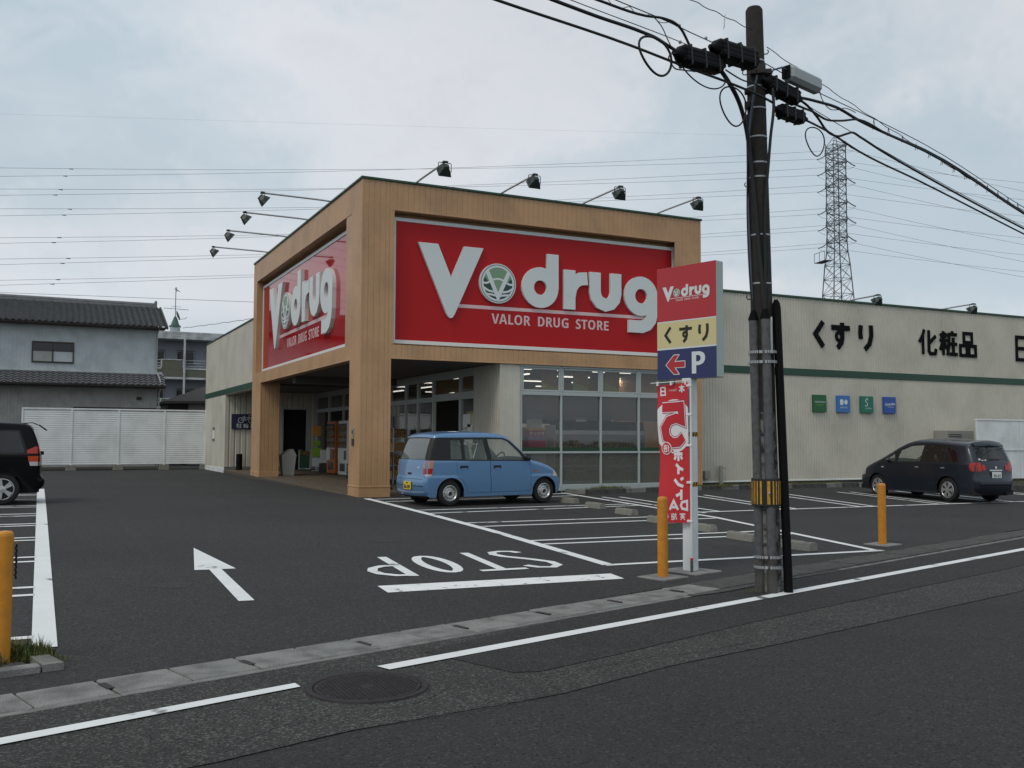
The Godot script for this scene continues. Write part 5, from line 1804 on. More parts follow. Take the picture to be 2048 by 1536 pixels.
func floodlights() -> void:
	var n := 0
	var lab := ["floodlight on a long arm above the front sign, nearest the corner", "second floodlight from the corner above the front sign", "third floodlight from the corner above the front sign", "floodlight on a long arm above the front sign, at its right end",
		"floodlight on a long arm over the left sign, nearest the corner", "second floodlight from the corner over the left sign", "third floodlight from the corner over the left sign", "farthest floodlight over the left sign, above the white fence",
		"floodlight on the roof edge of the long wall beside the steel tower", "floodlight on the roof edge of the long wall at the far right"]
	var spots := []
	for x in [7.98, 10.24, 12.60, 14.95]:
		spots.append([Vector3(x, 7.657, CZ + 0.01), 0.0, 1.78])
	for z in [-24.26, -26.59, -29.15, -31.88]:
		spots.append([Vector3(CX - 0.01, 7.657, z), -PI / 2, 1.76])
	for x in [22.61, 26.79]:
		spots.append([Vector3(x, 5.87, ZW + 0.01), 0.0, 1.05])
	for q in spots:
		var s := thing("floodlight", lab[n], "floodlight", q[0], q[1], "floodlights along the roof edges")
		var L: float = q[2]
		var b := MB.new()
		b.tube([Vector3(0, 0.02, -0.25), Vector3(0, 0.035, 0.3), Vector3(0, 0.045, L)], 0.024, 8)
		part("arm", b, M.galvanised, s)
		b = MB.new()
		var z := L - 0.06
		b.tube([Vector3(-0.155, -0.16, z), Vector3(-0.155, 0.02, z), Vector3(-0.14, 0.035, z), Vector3(0.14, 0.035, z), Vector3(0.155, 0.02, z), Vector3(0.155, -0.16, z)], 0.009, 6)
		b.box(Vector3(-0.06, 0.028, z - 0.02), Vector3(0.06, 0.066, z + 0.07), 0.006)
		part("yoke", b, M.lamp_green, s)
		# the lamp looks back and down at the wall
		var xf := Transform3D(Basis(Vector3.RIGHT, deg_to_rad(-38.0)), Vector3(0, -0.13, z))
		b = MB.new()
		var prof := [[-0.125, -0.10, 0.03], [0.125, -0.10, 0.03], [0.145, 0.095, -0.02]]
		for r in [[0.14, 0.115, 0.0, -0.105], [0.10, 0.085, -0.105, -0.17]]:
			pass
		var rg := []
		for r in [[0.15, 0.12, 0.09], [0.15, 0.12, 0.075], [0.115, 0.09, -0.02], [0.06, 0.06, -0.10], [0.06, 0.055, -0.13]]:
			rg.append([xf * Vector3(-r[0], -r[1], -r[2]), xf * Vector3(r[0], -r[1], -r[2]), xf * Vector3(r[0], r[1], -r[2]), xf * Vector3(-r[0], r[1], -r[2])])
		for i in rg.size() - 1:
			for k in 4:
				var mid: Vector3 = (rg[i][k] + rg[i][(k + 1) % 4]) / 2.0 - xf.origin
				b.quad(rg[i][k], rg[i][(k + 1) % 4], rg[i + 1][(k + 1) % 4], rg[i + 1][k], mid)
		b.quad(rg[-1][0], rg[-1][1], rg[-1][2], rg[-1][3], xf.basis * Vector3(0, 0, 1))
		part("housing", b, M.lamp_green, s)
		b = MB.new()
		b.box(Vector3(-0.147, -0.117, -0.092), Vector3(0.147, 0.117, -0.088), 0.0, xf)
		part("lamp_glass", b, M.lamp_glass, s)
		n += 1


# ---------------------------------------------------------------- utility pole and cables
func curve(pts: Array, k := 6) -> Array:
	var out := []
	var m := pts.size()
	for i in m - 1:
		var p0: Vector3 = pts[maxi(i - 1, 0)]
		var p1: Vector3 = pts[i]
		var p2: Vector3 = pts[i + 1]
		var p3: Vector3 = pts[mini(i + 2, m - 1)]
		for t in k:
			out.append(p1.cubic_interpolate_in_time(p2, p0, p3, float(t) / k, p1.distance_to(p2), -p0.distance_to(p1), p1.distance_to(p2) + p2.distance_to(p3)))
	out.append(pts[m - 1])
	return out


func along_road(c: Array) -> Array:
	# points given as (metres along the road from the pole, height, metres towards the camera)
	var out := []
	for q in c:
		out.append(PO + RD * q.x + Vector3(0, q.y, 0) + RN * q.z)
	return out


const PO := Vector3(6.612, 0.0, -7.622)
const RD := Vector3(0.963, 0, -0.269)
const RN := Vector3(0.269, 0, 0.963)


func cable(called: String, label: String, category: String, pts: Array, r: float, group := "", m := "cable") -> MeshInstance3D:
	var b := MB.new()
	b.tube(curve(along_road(pts)), r * 0.82, 8)
	return solo(called, b, M[m], label, category, group)


func utility_pole() -> void:
	var toward := Vector3(-PO.x, 0, -PO.z).normalized()
	# axis leans a little to the left on its way up
	var s := thing("utility_pole", "leaning concrete utility pole with grey conduits and a black and yellow band", "utility pole", PO)
	var rt := toward.cross(Vector3.UP).normalized() * -1.0
	var ax := func(h: float) -> Vector3: return rt * (0.005 - 0.0135 * h - 0.002 * sin(h)) + Vector3(0, h, 0)
	var b := MB.new()
	var pts := []
	var rr := []
	for i in 13:
		var h := -0.3 + 6.27 * i / 12.0
		pts.append(ax.call(h))
		rr.append(lerpf(0.130, 0.087, clampf(h / 6.0, 0, 1)))
	pts.append(ax.call(6.0))
	rr.append(0.07)
	b.tube(pts.slice(4), rr.slice(4), 24)
	part("shaft", b, M.pole_concrete, s)
	b = MB.new()
	b.tube(pts.slice(0, 5), rr.slice(0, 5), 24)
	part("lower_shaft", b, M.pole_lower, s)
	# grey conduits in front, with black caps
	for q in [[-0.085, 0.10, 2.72, -0.02], [0.035, 0.135, 2.73, 0.0]]:
		b = MB.new()
		var lo: Vector3 = (ax.call(0.0) as Vector3) + rt * q[0] + toward * q[1]
		var hi: Vector3 = (ax.call(q[2]) as Vector3) + rt * (q[0] * 0.98) + toward * q[1]
		lo.y = 0.35
		b.tube([lo, hi], 0.045, 16)
		var c := part("conduit", b, M.conduit, s)
		b = MB.new()
		b.tube([lo + Vector3(0, -0.4, 0), lo], 0.05, 14)
		part("conduit_sleeve", b, M.concrete_dark, c)
		b = MB.new()
		b.tube([hi, hi + Vector3(0, 0.015, 0), hi + Vector3(0, 0.10, 0)], [0.052, 0.052, 0.022], 12)
		part("conduit_cap", b, M.black_plastic, c)
	# black cover pipe on the right
	b = MB.new()
	var bl: Vector3 = (ax.call(0.0) as Vector3) + rt * 0.190 + toward * 0.05
	var bh: Vector3 = (ax.call(2.83) as Vector3) + rt * 0.148 + toward * 0.05
	b.tube([bl, bh, bh + Vector3(-0.005, 0.06, 0), bh + Vector3(-0.01, 0.10, 0)], [0.044, 0.042, 0.038, 0.018], 14)
	part("black_cover", b, M.black_plastic, s)
	# warning band
	b = MB.new()
	var ring := []
	var wrap := func(a: float) -> Vector2:
		# an outline round shaft and conduits
		return Vector2(signf(cos(a)) * pow(absf(cos(a)), 0.6) * 0.146, signf(sin(a)) * pow(absf(sin(a)), 0.6) * (0.188 if sin(a) > 0 else 0.128))
	for i in 40:
		var a := TAU * i / 40
		var c := TAU * (i + 1) / 40
		var pa: Vector2 = wrap.call(a)
		var pc: Vector2 = wrap.call(c)
		var o: Vector3 = ax.call(0.99)
		var A := o + rt * pa.x + toward * pa.y
		var C := o + rt * pc.x + toward * pc.y
		for yy in [[-0.135, 0.135]]:
			b.quad(A + Vector3(0, yy[0], 0), C + Vector3(0, yy[0], 0), C + Vector3(0, yy[1], 0), A + Vector3(0, yy[1], 0), A - o)
	part("warning_band", b, M.band_black, s)
	for i in range(0, 14):
		var a := 0.05 + i * 0.235
		var pa: Vector2 = (wrap.call(a) as Vector2) * 1.012
		var pc: Vector2 = (wrap.call(a + 0.10) as Vector2) * 1.012
		var o: Vector3 = ax.call(0.99)
		var A := o + rt * pa.x + toward * pa.y
		var C := o + rt * pc.x + toward * pc.y
		var q := MB.new()
		q.quad(A + Vector3(0, -0.115, 0), C + Vector3(0, -0.115, 0), C + Vector3(0, 0.115, 0), A + Vector3(0, 0.115, 0), A - o)
		part("yellow_stripe", q, M.band_yellow, s)
	b = MB.new()
	var o2: Vector3 = ax.call(0.985)
	b.ball(o2 + toward * 0.205 + rt * 0.03, Vector3.ONE * 0.012)
	part("band_knob", b, M.steel, s)
	# perforated straps
	for q in [[2.38, 0.0], [2.28, 0.03], [0.34, 0.0], [0.24, 0.05]]:
		b = MB.new()
		for i in 48:
			var a := TAU * i / 48
			var c := TAU * (i + 0.7) / 48
			var pa: Vector2 = (wrap.call(a) as Vector2) * 0.985
			var pc: Vector2 = (wrap.call(c) as Vector2) * 0.985
			var o: Vector3 = ax.call(q[0])
			var A := o + rt * pa.x + toward * pa.y
			var C := o + rt * pc.x + toward * pc.y
			b.quad(A, C, C + Vector3(0, 0.028, 0), A + Vector3(0, 0.028, 0), A - o)
		part("strap", b, M.galvanised, s)
	# thin steel bands higher up
	for h in [5.42, 4.92, 4.62, 4.35, 4.20, 3.6, 3.1, 5.15]:
		b = MB.new()
		var o: Vector3 = ax.call(h)
		var r := lerpf(0.130, 0.087, h / 6.0) + 0.003
		b.lathe([Vector2(r, -0.008), Vector2(r, 0.008)], Transform3D(Basis(), o), 24)
		part("band", b, M.galvanised, s)
	# step hooks and bolts
	for q in [[5.58, -1.0], [5.30, -1.0], [5.50, 1.0], [4.12, -1.0], [2.95, -1.0], [2.86, 1.0]]:
		b = MB.new()
		var o: Vector3 = ax.call(q[0])
		var r := lerpf(0.118, 0.087, q[0] / 6.0)
		var p: Vector3 = o + rt * (q[1] * r)
		b.tube([p, p + rt * q[1] * 0.03, p + rt * q[1] * 0.045 + Vector3(0, 0.02, 0), p + rt * q[1] * 0.035 + Vector3(0, 0.045, 0)], 0.006, 6)
		part("hook", b, M.iron, s)
	# notices on the lower shaft
	b = MB.new()
	var o3: Vector3 = ax.call(2.55)
	b.box(Vector3(0.06, -0.17, 0.10), Vector3(0.10, 0.20, 0.104), 0.0, Transform3D(Basis(rt, Vector3.UP, toward), o3))
	part("notice", b, M.notice, s)
	# clamps that carry the cables
	b = MB.new()
	var o4: Vector3 = ax.call(5.30)
	b.box(Vector3(-0.06, -0.05, 0.085), Vector3(0.10, 0.05, 0.14), 0.008, Transform3D(Basis(rt, Vector3.UP, toward), o4))
	b.box(Vector3(0.08, -0.03, -0.03), Vector3(0.16, 0.03, 0.05), 0.008, Transform3D(Basis(rt, Vector3.UP, toward), o4))
	part("clamp", b, M.iron, s)
	b = MB.new()
	o4 = ax.call(4.95)
	b.box(Vector3(-0.12, -0.04, 0.03), Vector3(-0.06, 0.03, 0.12), 0.008, Transform3D(Basis(rt, Vector3.UP, toward), o4))
	b.box(Vector3(-0.12, 0.12, 0.03), Vector3(-0.07, 0.17, 0.12), 0.008, Transform3D(Basis(rt, Vector3.UP, toward), o4))
	part("clamp", b, M.iron, s)
	# cables that run down the face of the pole into the conduits
	var run := func(called: String, label: String, c: Array, r: float, m: String) -> void:
		var q := MB.new()
		var w := []
		for p in c:
			w.append(PO + (ax.call(p.y) as Vector3) + rt * p.x + toward * p.z)
		q.tube(curve(w), r, 8)
		solo(called, q, M[m], label, "cable", "cables running down the utility pole")
	var lab := "cable running down the face of the utility pole into a grey conduit"
	run.call("down_cable", "blue grey cable hugging the left edge of the utility pole down to the left conduit", [Vector3(0.03, 5.33, 0.10), Vector3(-0.03, 5.0, 0.14), Vector3(-0.085, 4.6, 0.09), Vector3(-0.105, 4.1, 0.06), Vector3(-0.10, 3.5, 0.07), Vector3(-0.085, 2.8, 0.10)], 0.011, "plaque_blue_cable")
	run.call("down_cable", "thick black cable curving from the left closures down to the right conduit", [Vector3(-0.38, 5.20, 0.665), Vector3(-0.327, 5.14, 0.585), Vector3(-0.242, 5.03, 0.457), Vector3(-0.177, 4.92, 0.34), Vector3(-0.13, 4.78, 0.24), Vector3(-0.09, 4.55, 0.15), Vector3(-0.06, 4.2, 0.12), Vector3(-0.03, 3.8, 0.12), Vector3(0.0, 3.3, 0.125), Vector3(0.035, 2.75, 0.135)], 0.022, "cable")
	run.call("down_cable", "black cable down the left flank of the pole beside the blue grey one", [Vector3(-0.10, 4.85, 0.08), Vector3(-0.10, 4.4, 0.10), Vector3(-0.115, 3.8, 0.04), Vector3(-0.105, 3.2, 0.08), Vector3(-0.085, 2.78, 0.10)], 0.013, "cable")
	run.call("down_cable", "black cable looping off the right side of the pole under the grey closure", [Vector3(0.16, 5.12, 0.06), Vector3(0.17, 4.95, 0.07), Vector3(0.13, 4.6, 0.08), Vector3(0.10, 4.3, 0.09), Vector3(0.06, 3.9, 0.11), Vector3(0.04, 3.2, 0.12), Vector3(0.03, 2.76, 0.135)], 0.015, "cable")

	# ---- cables along the road; numbers are metres along the road, height, offset towards the camera
	cable("overhead_cable", "lowest thick black cable running from the upper left to the pole", "cable", [Vector3(-12, 4.98, 0.05), Vector3(-8, 4.84, 0.05), Vector3(-3.8, 4.90, 0.05), Vector3(-2.13, 4.985, 0.05), Vector3(-1.3, 5.0, 0.05), Vector3(-0.65, 4.99, 0.10), Vector3(-0.25, 4.97, 0.13), Vector3(0.0, 4.96, 0.12)], 0.015)
	cable("overhead_cable", "thick black cable from the upper left that ends at the lower left closure", "cable", [Vector3(-12, 5.2, 0.0), Vector3(-8, 5.12, 0.0), Vector3(-3.02, 5.13, 0.0), Vector3(-2.5, 5.15, 0.0), Vector3(-1.9, 5.185, 0.0), Vector3(-1.7, 5.185, 0.0), Vector3(-1.55, 5.14, 0.03), Vector3(-1.42, 5.10, 0.06)], 0.019)
	cable("messenger_wire", "thin wire just above the thick cable left of the pole", "wire", [Vector3(-12, 5.3, 0), Vector3(-2.82, 5.195, 0), Vector3(-1.54, 5.245, 0), Vector3(-0.6, 5.27, 0), Vector3(0.0, 5.28, 0.05)], 0.005)
	cable("overhead_cable", "black cable of the top bundle left of the pole, bending down to the closure", "cable", [Vector3(-12, 5.4, -0.02), Vector3(-2.5, 5.31, -0.02), Vector3(-1.85, 5.35, 0.0), Vector3(-1.6, 5.385, 0.03), Vector3(-1.5, 5.375, 0.05), Vector3(-1.40, 5.345, 0.05), Vector3(-1.31, 5.263, 0.05), Vector3(-1.24, 5.15, 0.06), Vector3(-1.22, 5.11, 0.06)], 0.015)
	cable("messenger_wire", "thin wire along the top bundle left of the pole", "wire", [Vector3(-12, 5.5, -0.02), Vector3(-2.23, 5.385, -0.02), Vector3(-1.47, 5.405, -0.02), Vector3(-1.12, 5.40, -0.02), Vector3(-0.3, 5.41, -0.02), Vector3(0.02, 5.40, 0.0)], 0.006)
	var wv := []
	for i in 60:
		var t := i / 59.0
		wv.append(Vector3(lerpf(-2.4, -1.35, t), lerpf(5.33, 5.41, t) + 0.020 * sin(t * 22.0), -0.02 + 0.02 * cos(t * 22.0)))
	cable("lashing_wire", "loose lashing wire twisted round the top bundle left of the pole", "wire", wv, 0.004)
	wv = []
	for i in 120:
		var t := i / 119.0
		wv.append(Vector3(lerpf(-10.0, -0.15, t), lerpf(5.85, 5.71, t) + 0.006 * sin(i * 1.7) - 0.05 * sin(PI * t), 0.006 * cos(i * 1.7)))
	cable("earth_wire", "thin twisted wire reaching the pole top from the upper left, with a hanging tag", "wire", wv, 0.005)
	wv = []
	for i in 200:
		var t := i / 199.0
		wv.append(Vector3(lerpf(0.08, 30.0, t), lerpf(5.60, 5.35, t) - 3.2 * t * (1 - t) + 0.006 * sin(i * 1.7), 0.006 * cos(i * 1.7)))
	cable("earth_wire", "thin twisted wire sloping from the pole top down to the right", "wire", wv, 0.005)
	var tag_ := MB.new()
	tag_.box(Vector3(-0.035, -0.11, -0.002), Vector3(0.035, 0.02, 0.002), 0.001, Transform3D(Basis(RD, Vector3.UP, RN) * Basis(Vector3.FORWARD, 0.12) * Basis(Vector3.UP, 0.8), PO + RD * -0.64 + Vector3(0, 5.70, 0)))
	solo("wire_tag", tag_, M.notice, "small white tag hanging from the twisted wire near the pole top", "tag")
	cable("messenger_wire", "thin upper wire right of the pole running on past the grey closure", "wire", [Vector3(0.05, 5.42, 0), Vector3(1.0, 5.37, 0), Vector3(1.9, 5.36, 0), Vector3(3.65, 5.32, 0), Vector3(6.9, 5.03, 0), Vector3(14, 4.75, 0), Vector3(30, 5.3, 0)], 0.006)
	cable("overhead_cable", "thickest black cable bundle sloping down to the right edge", "cable", [Vector3(0.5, 5.16, 0.05), Vector3(0.75, 5.20, 0.05), Vector3(1.02, 5.229, 0.05), Vector3(1.39, 5.262, 0.04), Vector3(1.9, 5.235, 0.03), Vector3(2.6, 5.24, 0.0), Vector3(3.65, 5.245, 0), Vector3(6.9, 4.95, 0), Vector3(14, 4.65, 0), Vector3(30, 5.1, 0)], 0.020)
	cable("overhead_cable", "second black cable of the bundle right of the pole, under the first", "cable", [Vector3(0.5, 5.08, 0.06), Vector3(0.7, 5.08, 0.06), Vector3(0.87, 5.09, 0.05), Vector3(1.16, 5.065, 0.05), Vector3(1.46, 5.12, 0.05), Vector3(1.9, 5.235, 0.04), Vector3(2.6, 5.225, 0.02), Vector3(3.65, 5.215, 0.02), Vector3(6.9, 4.915, 0.02), Vector3(14, 4.62, 0.02), Vector3(30, 5.05, 0.02)], 0.015)
	cable("messenger_wire", "thin wire above the middle black cable right of the pole", "wire", [Vector3(0.3, 5.22, 0), Vector3(1.75, 5.08, 0), Vector3(3.6, 4.935, 0), Vector3(6.85, 4.735, 0), Vector3(14, 4.5, 0), Vector3(30, 5.0, 0)], 0.005)
	cable("overhead_cable", "middle black cable right of the pole that dips and rises beside its hanging loop", "cable", [Vector3(0.5, 5.17, 0.05), Vector3(0.78, 5.13, 0.05), Vector3(0.99, 5.04, 0.05), Vector3(1.155, 4.945, 0.05), Vector3(1.38, 4.925, 0.05), Vector3(1.6, 5.0, 0.05), Vector3(1.75, 5.05, 0.04), Vector3(1.95, 5.04, 0.03), Vector3(2.5, 5.0, 0.0), Vector3(3.65, 4.905, 0), Vector3(6.85, 4.705, 0), Vector3(14, 4.45, 0), Vector3(30, 4.95, 0)], 0.016)
	cable("overhead_cable", "lowest black cable right of the pole, ending at the small lower closure", "cable", [Vector3(0.62, 4.965, 0.05), Vector3(0.8, 4.96, 0.05), Vector3(1.155, 4.94, 0.05), Vector3(1.9, 4.865, 0.03), Vector3(3.4, 4.80, 0.02), Vector3(6.85, 4.61, 0.02), Vector3(14, 4.3, 0.02), Vector3(30, 4.8, 0.02)], 0.014)
	cable("service_wire", "thin service wire drooping from the top bundle to the lower left closure", "wire", [Vector3(-1.75, 5.385, 0.0), Vector3(-1.66, 5.30, 0.03), Vector3(-1.58, 5.17, 0.05), Vector3(-1.50, 5.08, 0.06), Vector3(-1.42, 5.05, 0.06)], 0.006)
	cable("service_wire", "small tight cable ring beside the lower left closure", "wire", [Vector3(-1.40, 5.03, 0.07), Vector3(-1.52, 5.07, 0.08), Vector3(-1.62, 5.0, 0.08), Vector3(-1.55, 4.93, 0.08), Vector3(-1.40, 4.945, 0.07), Vector3(-1.2, 4.99, 0.06)], 0.008)
	cable("service_wire", "thin drip wire hanging from the grey closure to the bundle right of it", "wire", [Vector3(0.93, 5.36, 0.1), Vector3(1.06, 5.27, 0.06), Vector3(1.25, 5.21, 0.04), Vector3(1.42, 5.24, 0.03), Vector3(1.62, 5.31, 0.02), Vector3(1.9, 5.33, 0.0)], 0.006)
	cable("service_wire", "short cable from the left closures across to the pole", "wire", [Vector3(-0.72, 5.13, 0.06), Vector3(-0.5, 5.08, 0.09), Vector3(-0.3, 5.08, 0.11), Vector3(-0.1, 5.07, 0.11)], 0.009)
	# hangers that join the bundle to its wire
	var hb := MB.new()
	for i in 16:
		var t := 2.3 + i * 0.36
		var y1 := lerpf(5.35, 5.03, clampf((t - 2.0) / 4.9, 0, 1)) + 0.02
		var y2 := lerpf(5.245, 4.95, clampf((t - 3.0) / 3.9, 0, 1))
		var p := PO + RD * t
		hb.tube([p + Vector3(0, y2 - 0.03, 0), p + Vector3(0, y1, 0) + RD * 0.03], 0.004, 5)
		hb.tube([p + Vector3(0, y2 - 0.01, 0) + RD * 0.06, p + Vector3(0, y1, 0) + RD * 0.03], 0.004, 5)
	solo("cable_hangers", hb, M.wire, "row of small wire hangers along the thick cable bundle right of the pole", "cable hangers", "", "stuff")
	# coils
	var loops := [[-1.77, 4.985, 0.225, 0.165, "large hanging cable coil left of the closures", 0.011], [-0.585, 4.80, 0.215, 0.193, "round cable coil hanging at the left side of the pole", 0.008], [0.92, 4.765, 0.188, 0.155, "oval cable coil hanging from the lowest cable right of the pole", 0.007], [-1.06, 5.04, 0.36, 0.155, "wide slack loop hanging under the left closures", 0.007]]
	var n := 0
	for l in loops:
		var pts2 := []
		for i in 33:
			var a := TAU * i / 32.0
			if n == 3:
				a = PI + PI * 1.1 * i / 32.0 - 0.1
			pts2.append(Vector3(l[0] + cos(a) * l[2], l[1] + sin(a) * l[3] - (0.02 if n == 0 else 0.0) * cos(a), 0.05 + 0.015 * sin(a * 2)))
		var b3 := MB.new()
		b3.tube(along_road(pts2), l[5], 8)
		solo("cable_coil", b3, M.cable, l[4], "cable coil", "cable coils on the overhead cables")
		n += 1
	# small insulators on the wires
	n = 0
	for q in [[-1.36, 5.403, "small insulator clamp on the top wire left of the closures"], [-0.95, 5.40, "small insulator clamp above the upper left closure"], [-1.35, 5.247, "small insulator clamp on the lower wire left of the closures"]]:
		var b4 := MB.new()
		var c: Vector3 = along_road([Vector3(q[0], q[1], 0.0)])[0]
		b4.ball(c, Vector3(0.016, 0.018, 0.016))
		solo("wire_clamp", b4, M.closure_gray, q[2], "clamp", "small clamps on the wires")
		n += 1
	# closures: [along, height, length, radius, kind]
	var cl := [["cable_closure", "lower left black ribbed cable closure, farthest from the pole", -1.13, 5.115, 0.62, 0.080, "black_plastic"], ["cable_closure", "upper left black ribbed cable closure touching the pole", -0.62, 5.295, 0.64, 0.085, "black_plastic"], ["cable_closure", "black ribbed cable closure right of the pole behind the grey one", 0.25, 5.16, 0.56, 0.072, "black_plastic"], ["cable_closure", "small black cable closure lowest at the right of the pole", 0.43, 4.95, 0.44, 0.062, "black_plastic"], ["cable_closure", "light grey smooth cable closure hanging on the right of the pole", 0.57, 5.345, 0.62, 0.078, "closure_gray"]]
	n = 0
	for q in cl:
		var off: float = [0.06, 0.10, 0.07, 0.06, 0.12][n]
		var c: Vector3 = along_road([Vector3(q[2], q[3], off)])[0]
		var tilt: float = [0.10, 0.09, -0.06, 0.03, 0.0][n]
		var t := thing(q[0], q[1], "cable closure", c - Vector3(0, q[5], 0), 0.0, "cable closures on the utility pole")
		var xf := Transform3D(Basis(RD, Vector3.UP, RN) * Basis(Vector3(0, 0, 1), tilt), Vector3(0, q[5], 0))
		var h: float = q[4] / 2.0
		var r: float = q[5] * 1.12
		b = MB.new()
		if n < 4:
			b.box(Vector3(-h, -r, -r * 0.85), Vector3(h, r, r * 0.85), r * 0.35, xf)
			part("body", b, M[q[6]], t)
			b = MB.new()
			for k in 3:
				b = MB.new()
				var y := -r * 0.45 + k * r * 0.45
				b.box(Vector3(-h * 0.94, y - 0.006, -r * 0.89), Vector3(h * 0.94, y + 0.006, r * 0.89), 0.002, xf)
				part("rib", b, M[q[6]], t)
			for k in 3:
				b = MB.new()
				var e := -h * 0.7 + k * h * 0.7
				b.box(Vector3(e - 0.012, -r * 1.05, -r * 0.9), Vector3(e + 0.012, r * 1.06, r * 0.9), 0.004, xf)
				b.box(Vector3(e - 0.02, r * 0.98, -0.015), Vector3(e + 0.02, r * 1.18, 0.015), 0.004, xf)
				part("clamp_band", b, M.band_black, t)
			for sg in [-1.0, 1.0]:
				b = MB.new()
				b.tube([xf * Vector3(sg * h, 0, 0), xf * Vector3(sg * (h + 0.03), 0, 0), xf * Vector3(sg * (h + 0.09), 0.01, 0)], [r * 0.75, r * 0.5, 0.02], 12)
				part("end_cone", b, M[q[6]], t)
		else:
			b.box(Vector3(-h, -r, -r * 0.8), Vector3(h, r, r * 0.8), r * 0.45, xf)
			part("body", b, M[q[6]], t)
			b = MB.new()
			b.box(Vector3(-h - 0.012, -r * 0.75, -r * 0.6), Vector3(-h + 0.004, r * 0.8, r * 0.6), 0.01, xf)
			part("end_cap", b, M.black_plastic, t)
			b = MB.new()
			b.tube([xf * Vector3(-h, 0.02, 0), xf * Vector3(-h - 0.08, 0.03, 0), xf * Vector3(-h - 0.2, -0.02, -0.03), xf * Vector3(-h - 0.30, -0.2, -0.05)], 0.010, 8)
			part("entry_cable", b, M.plaque_blue_cable, t)
		n += 1


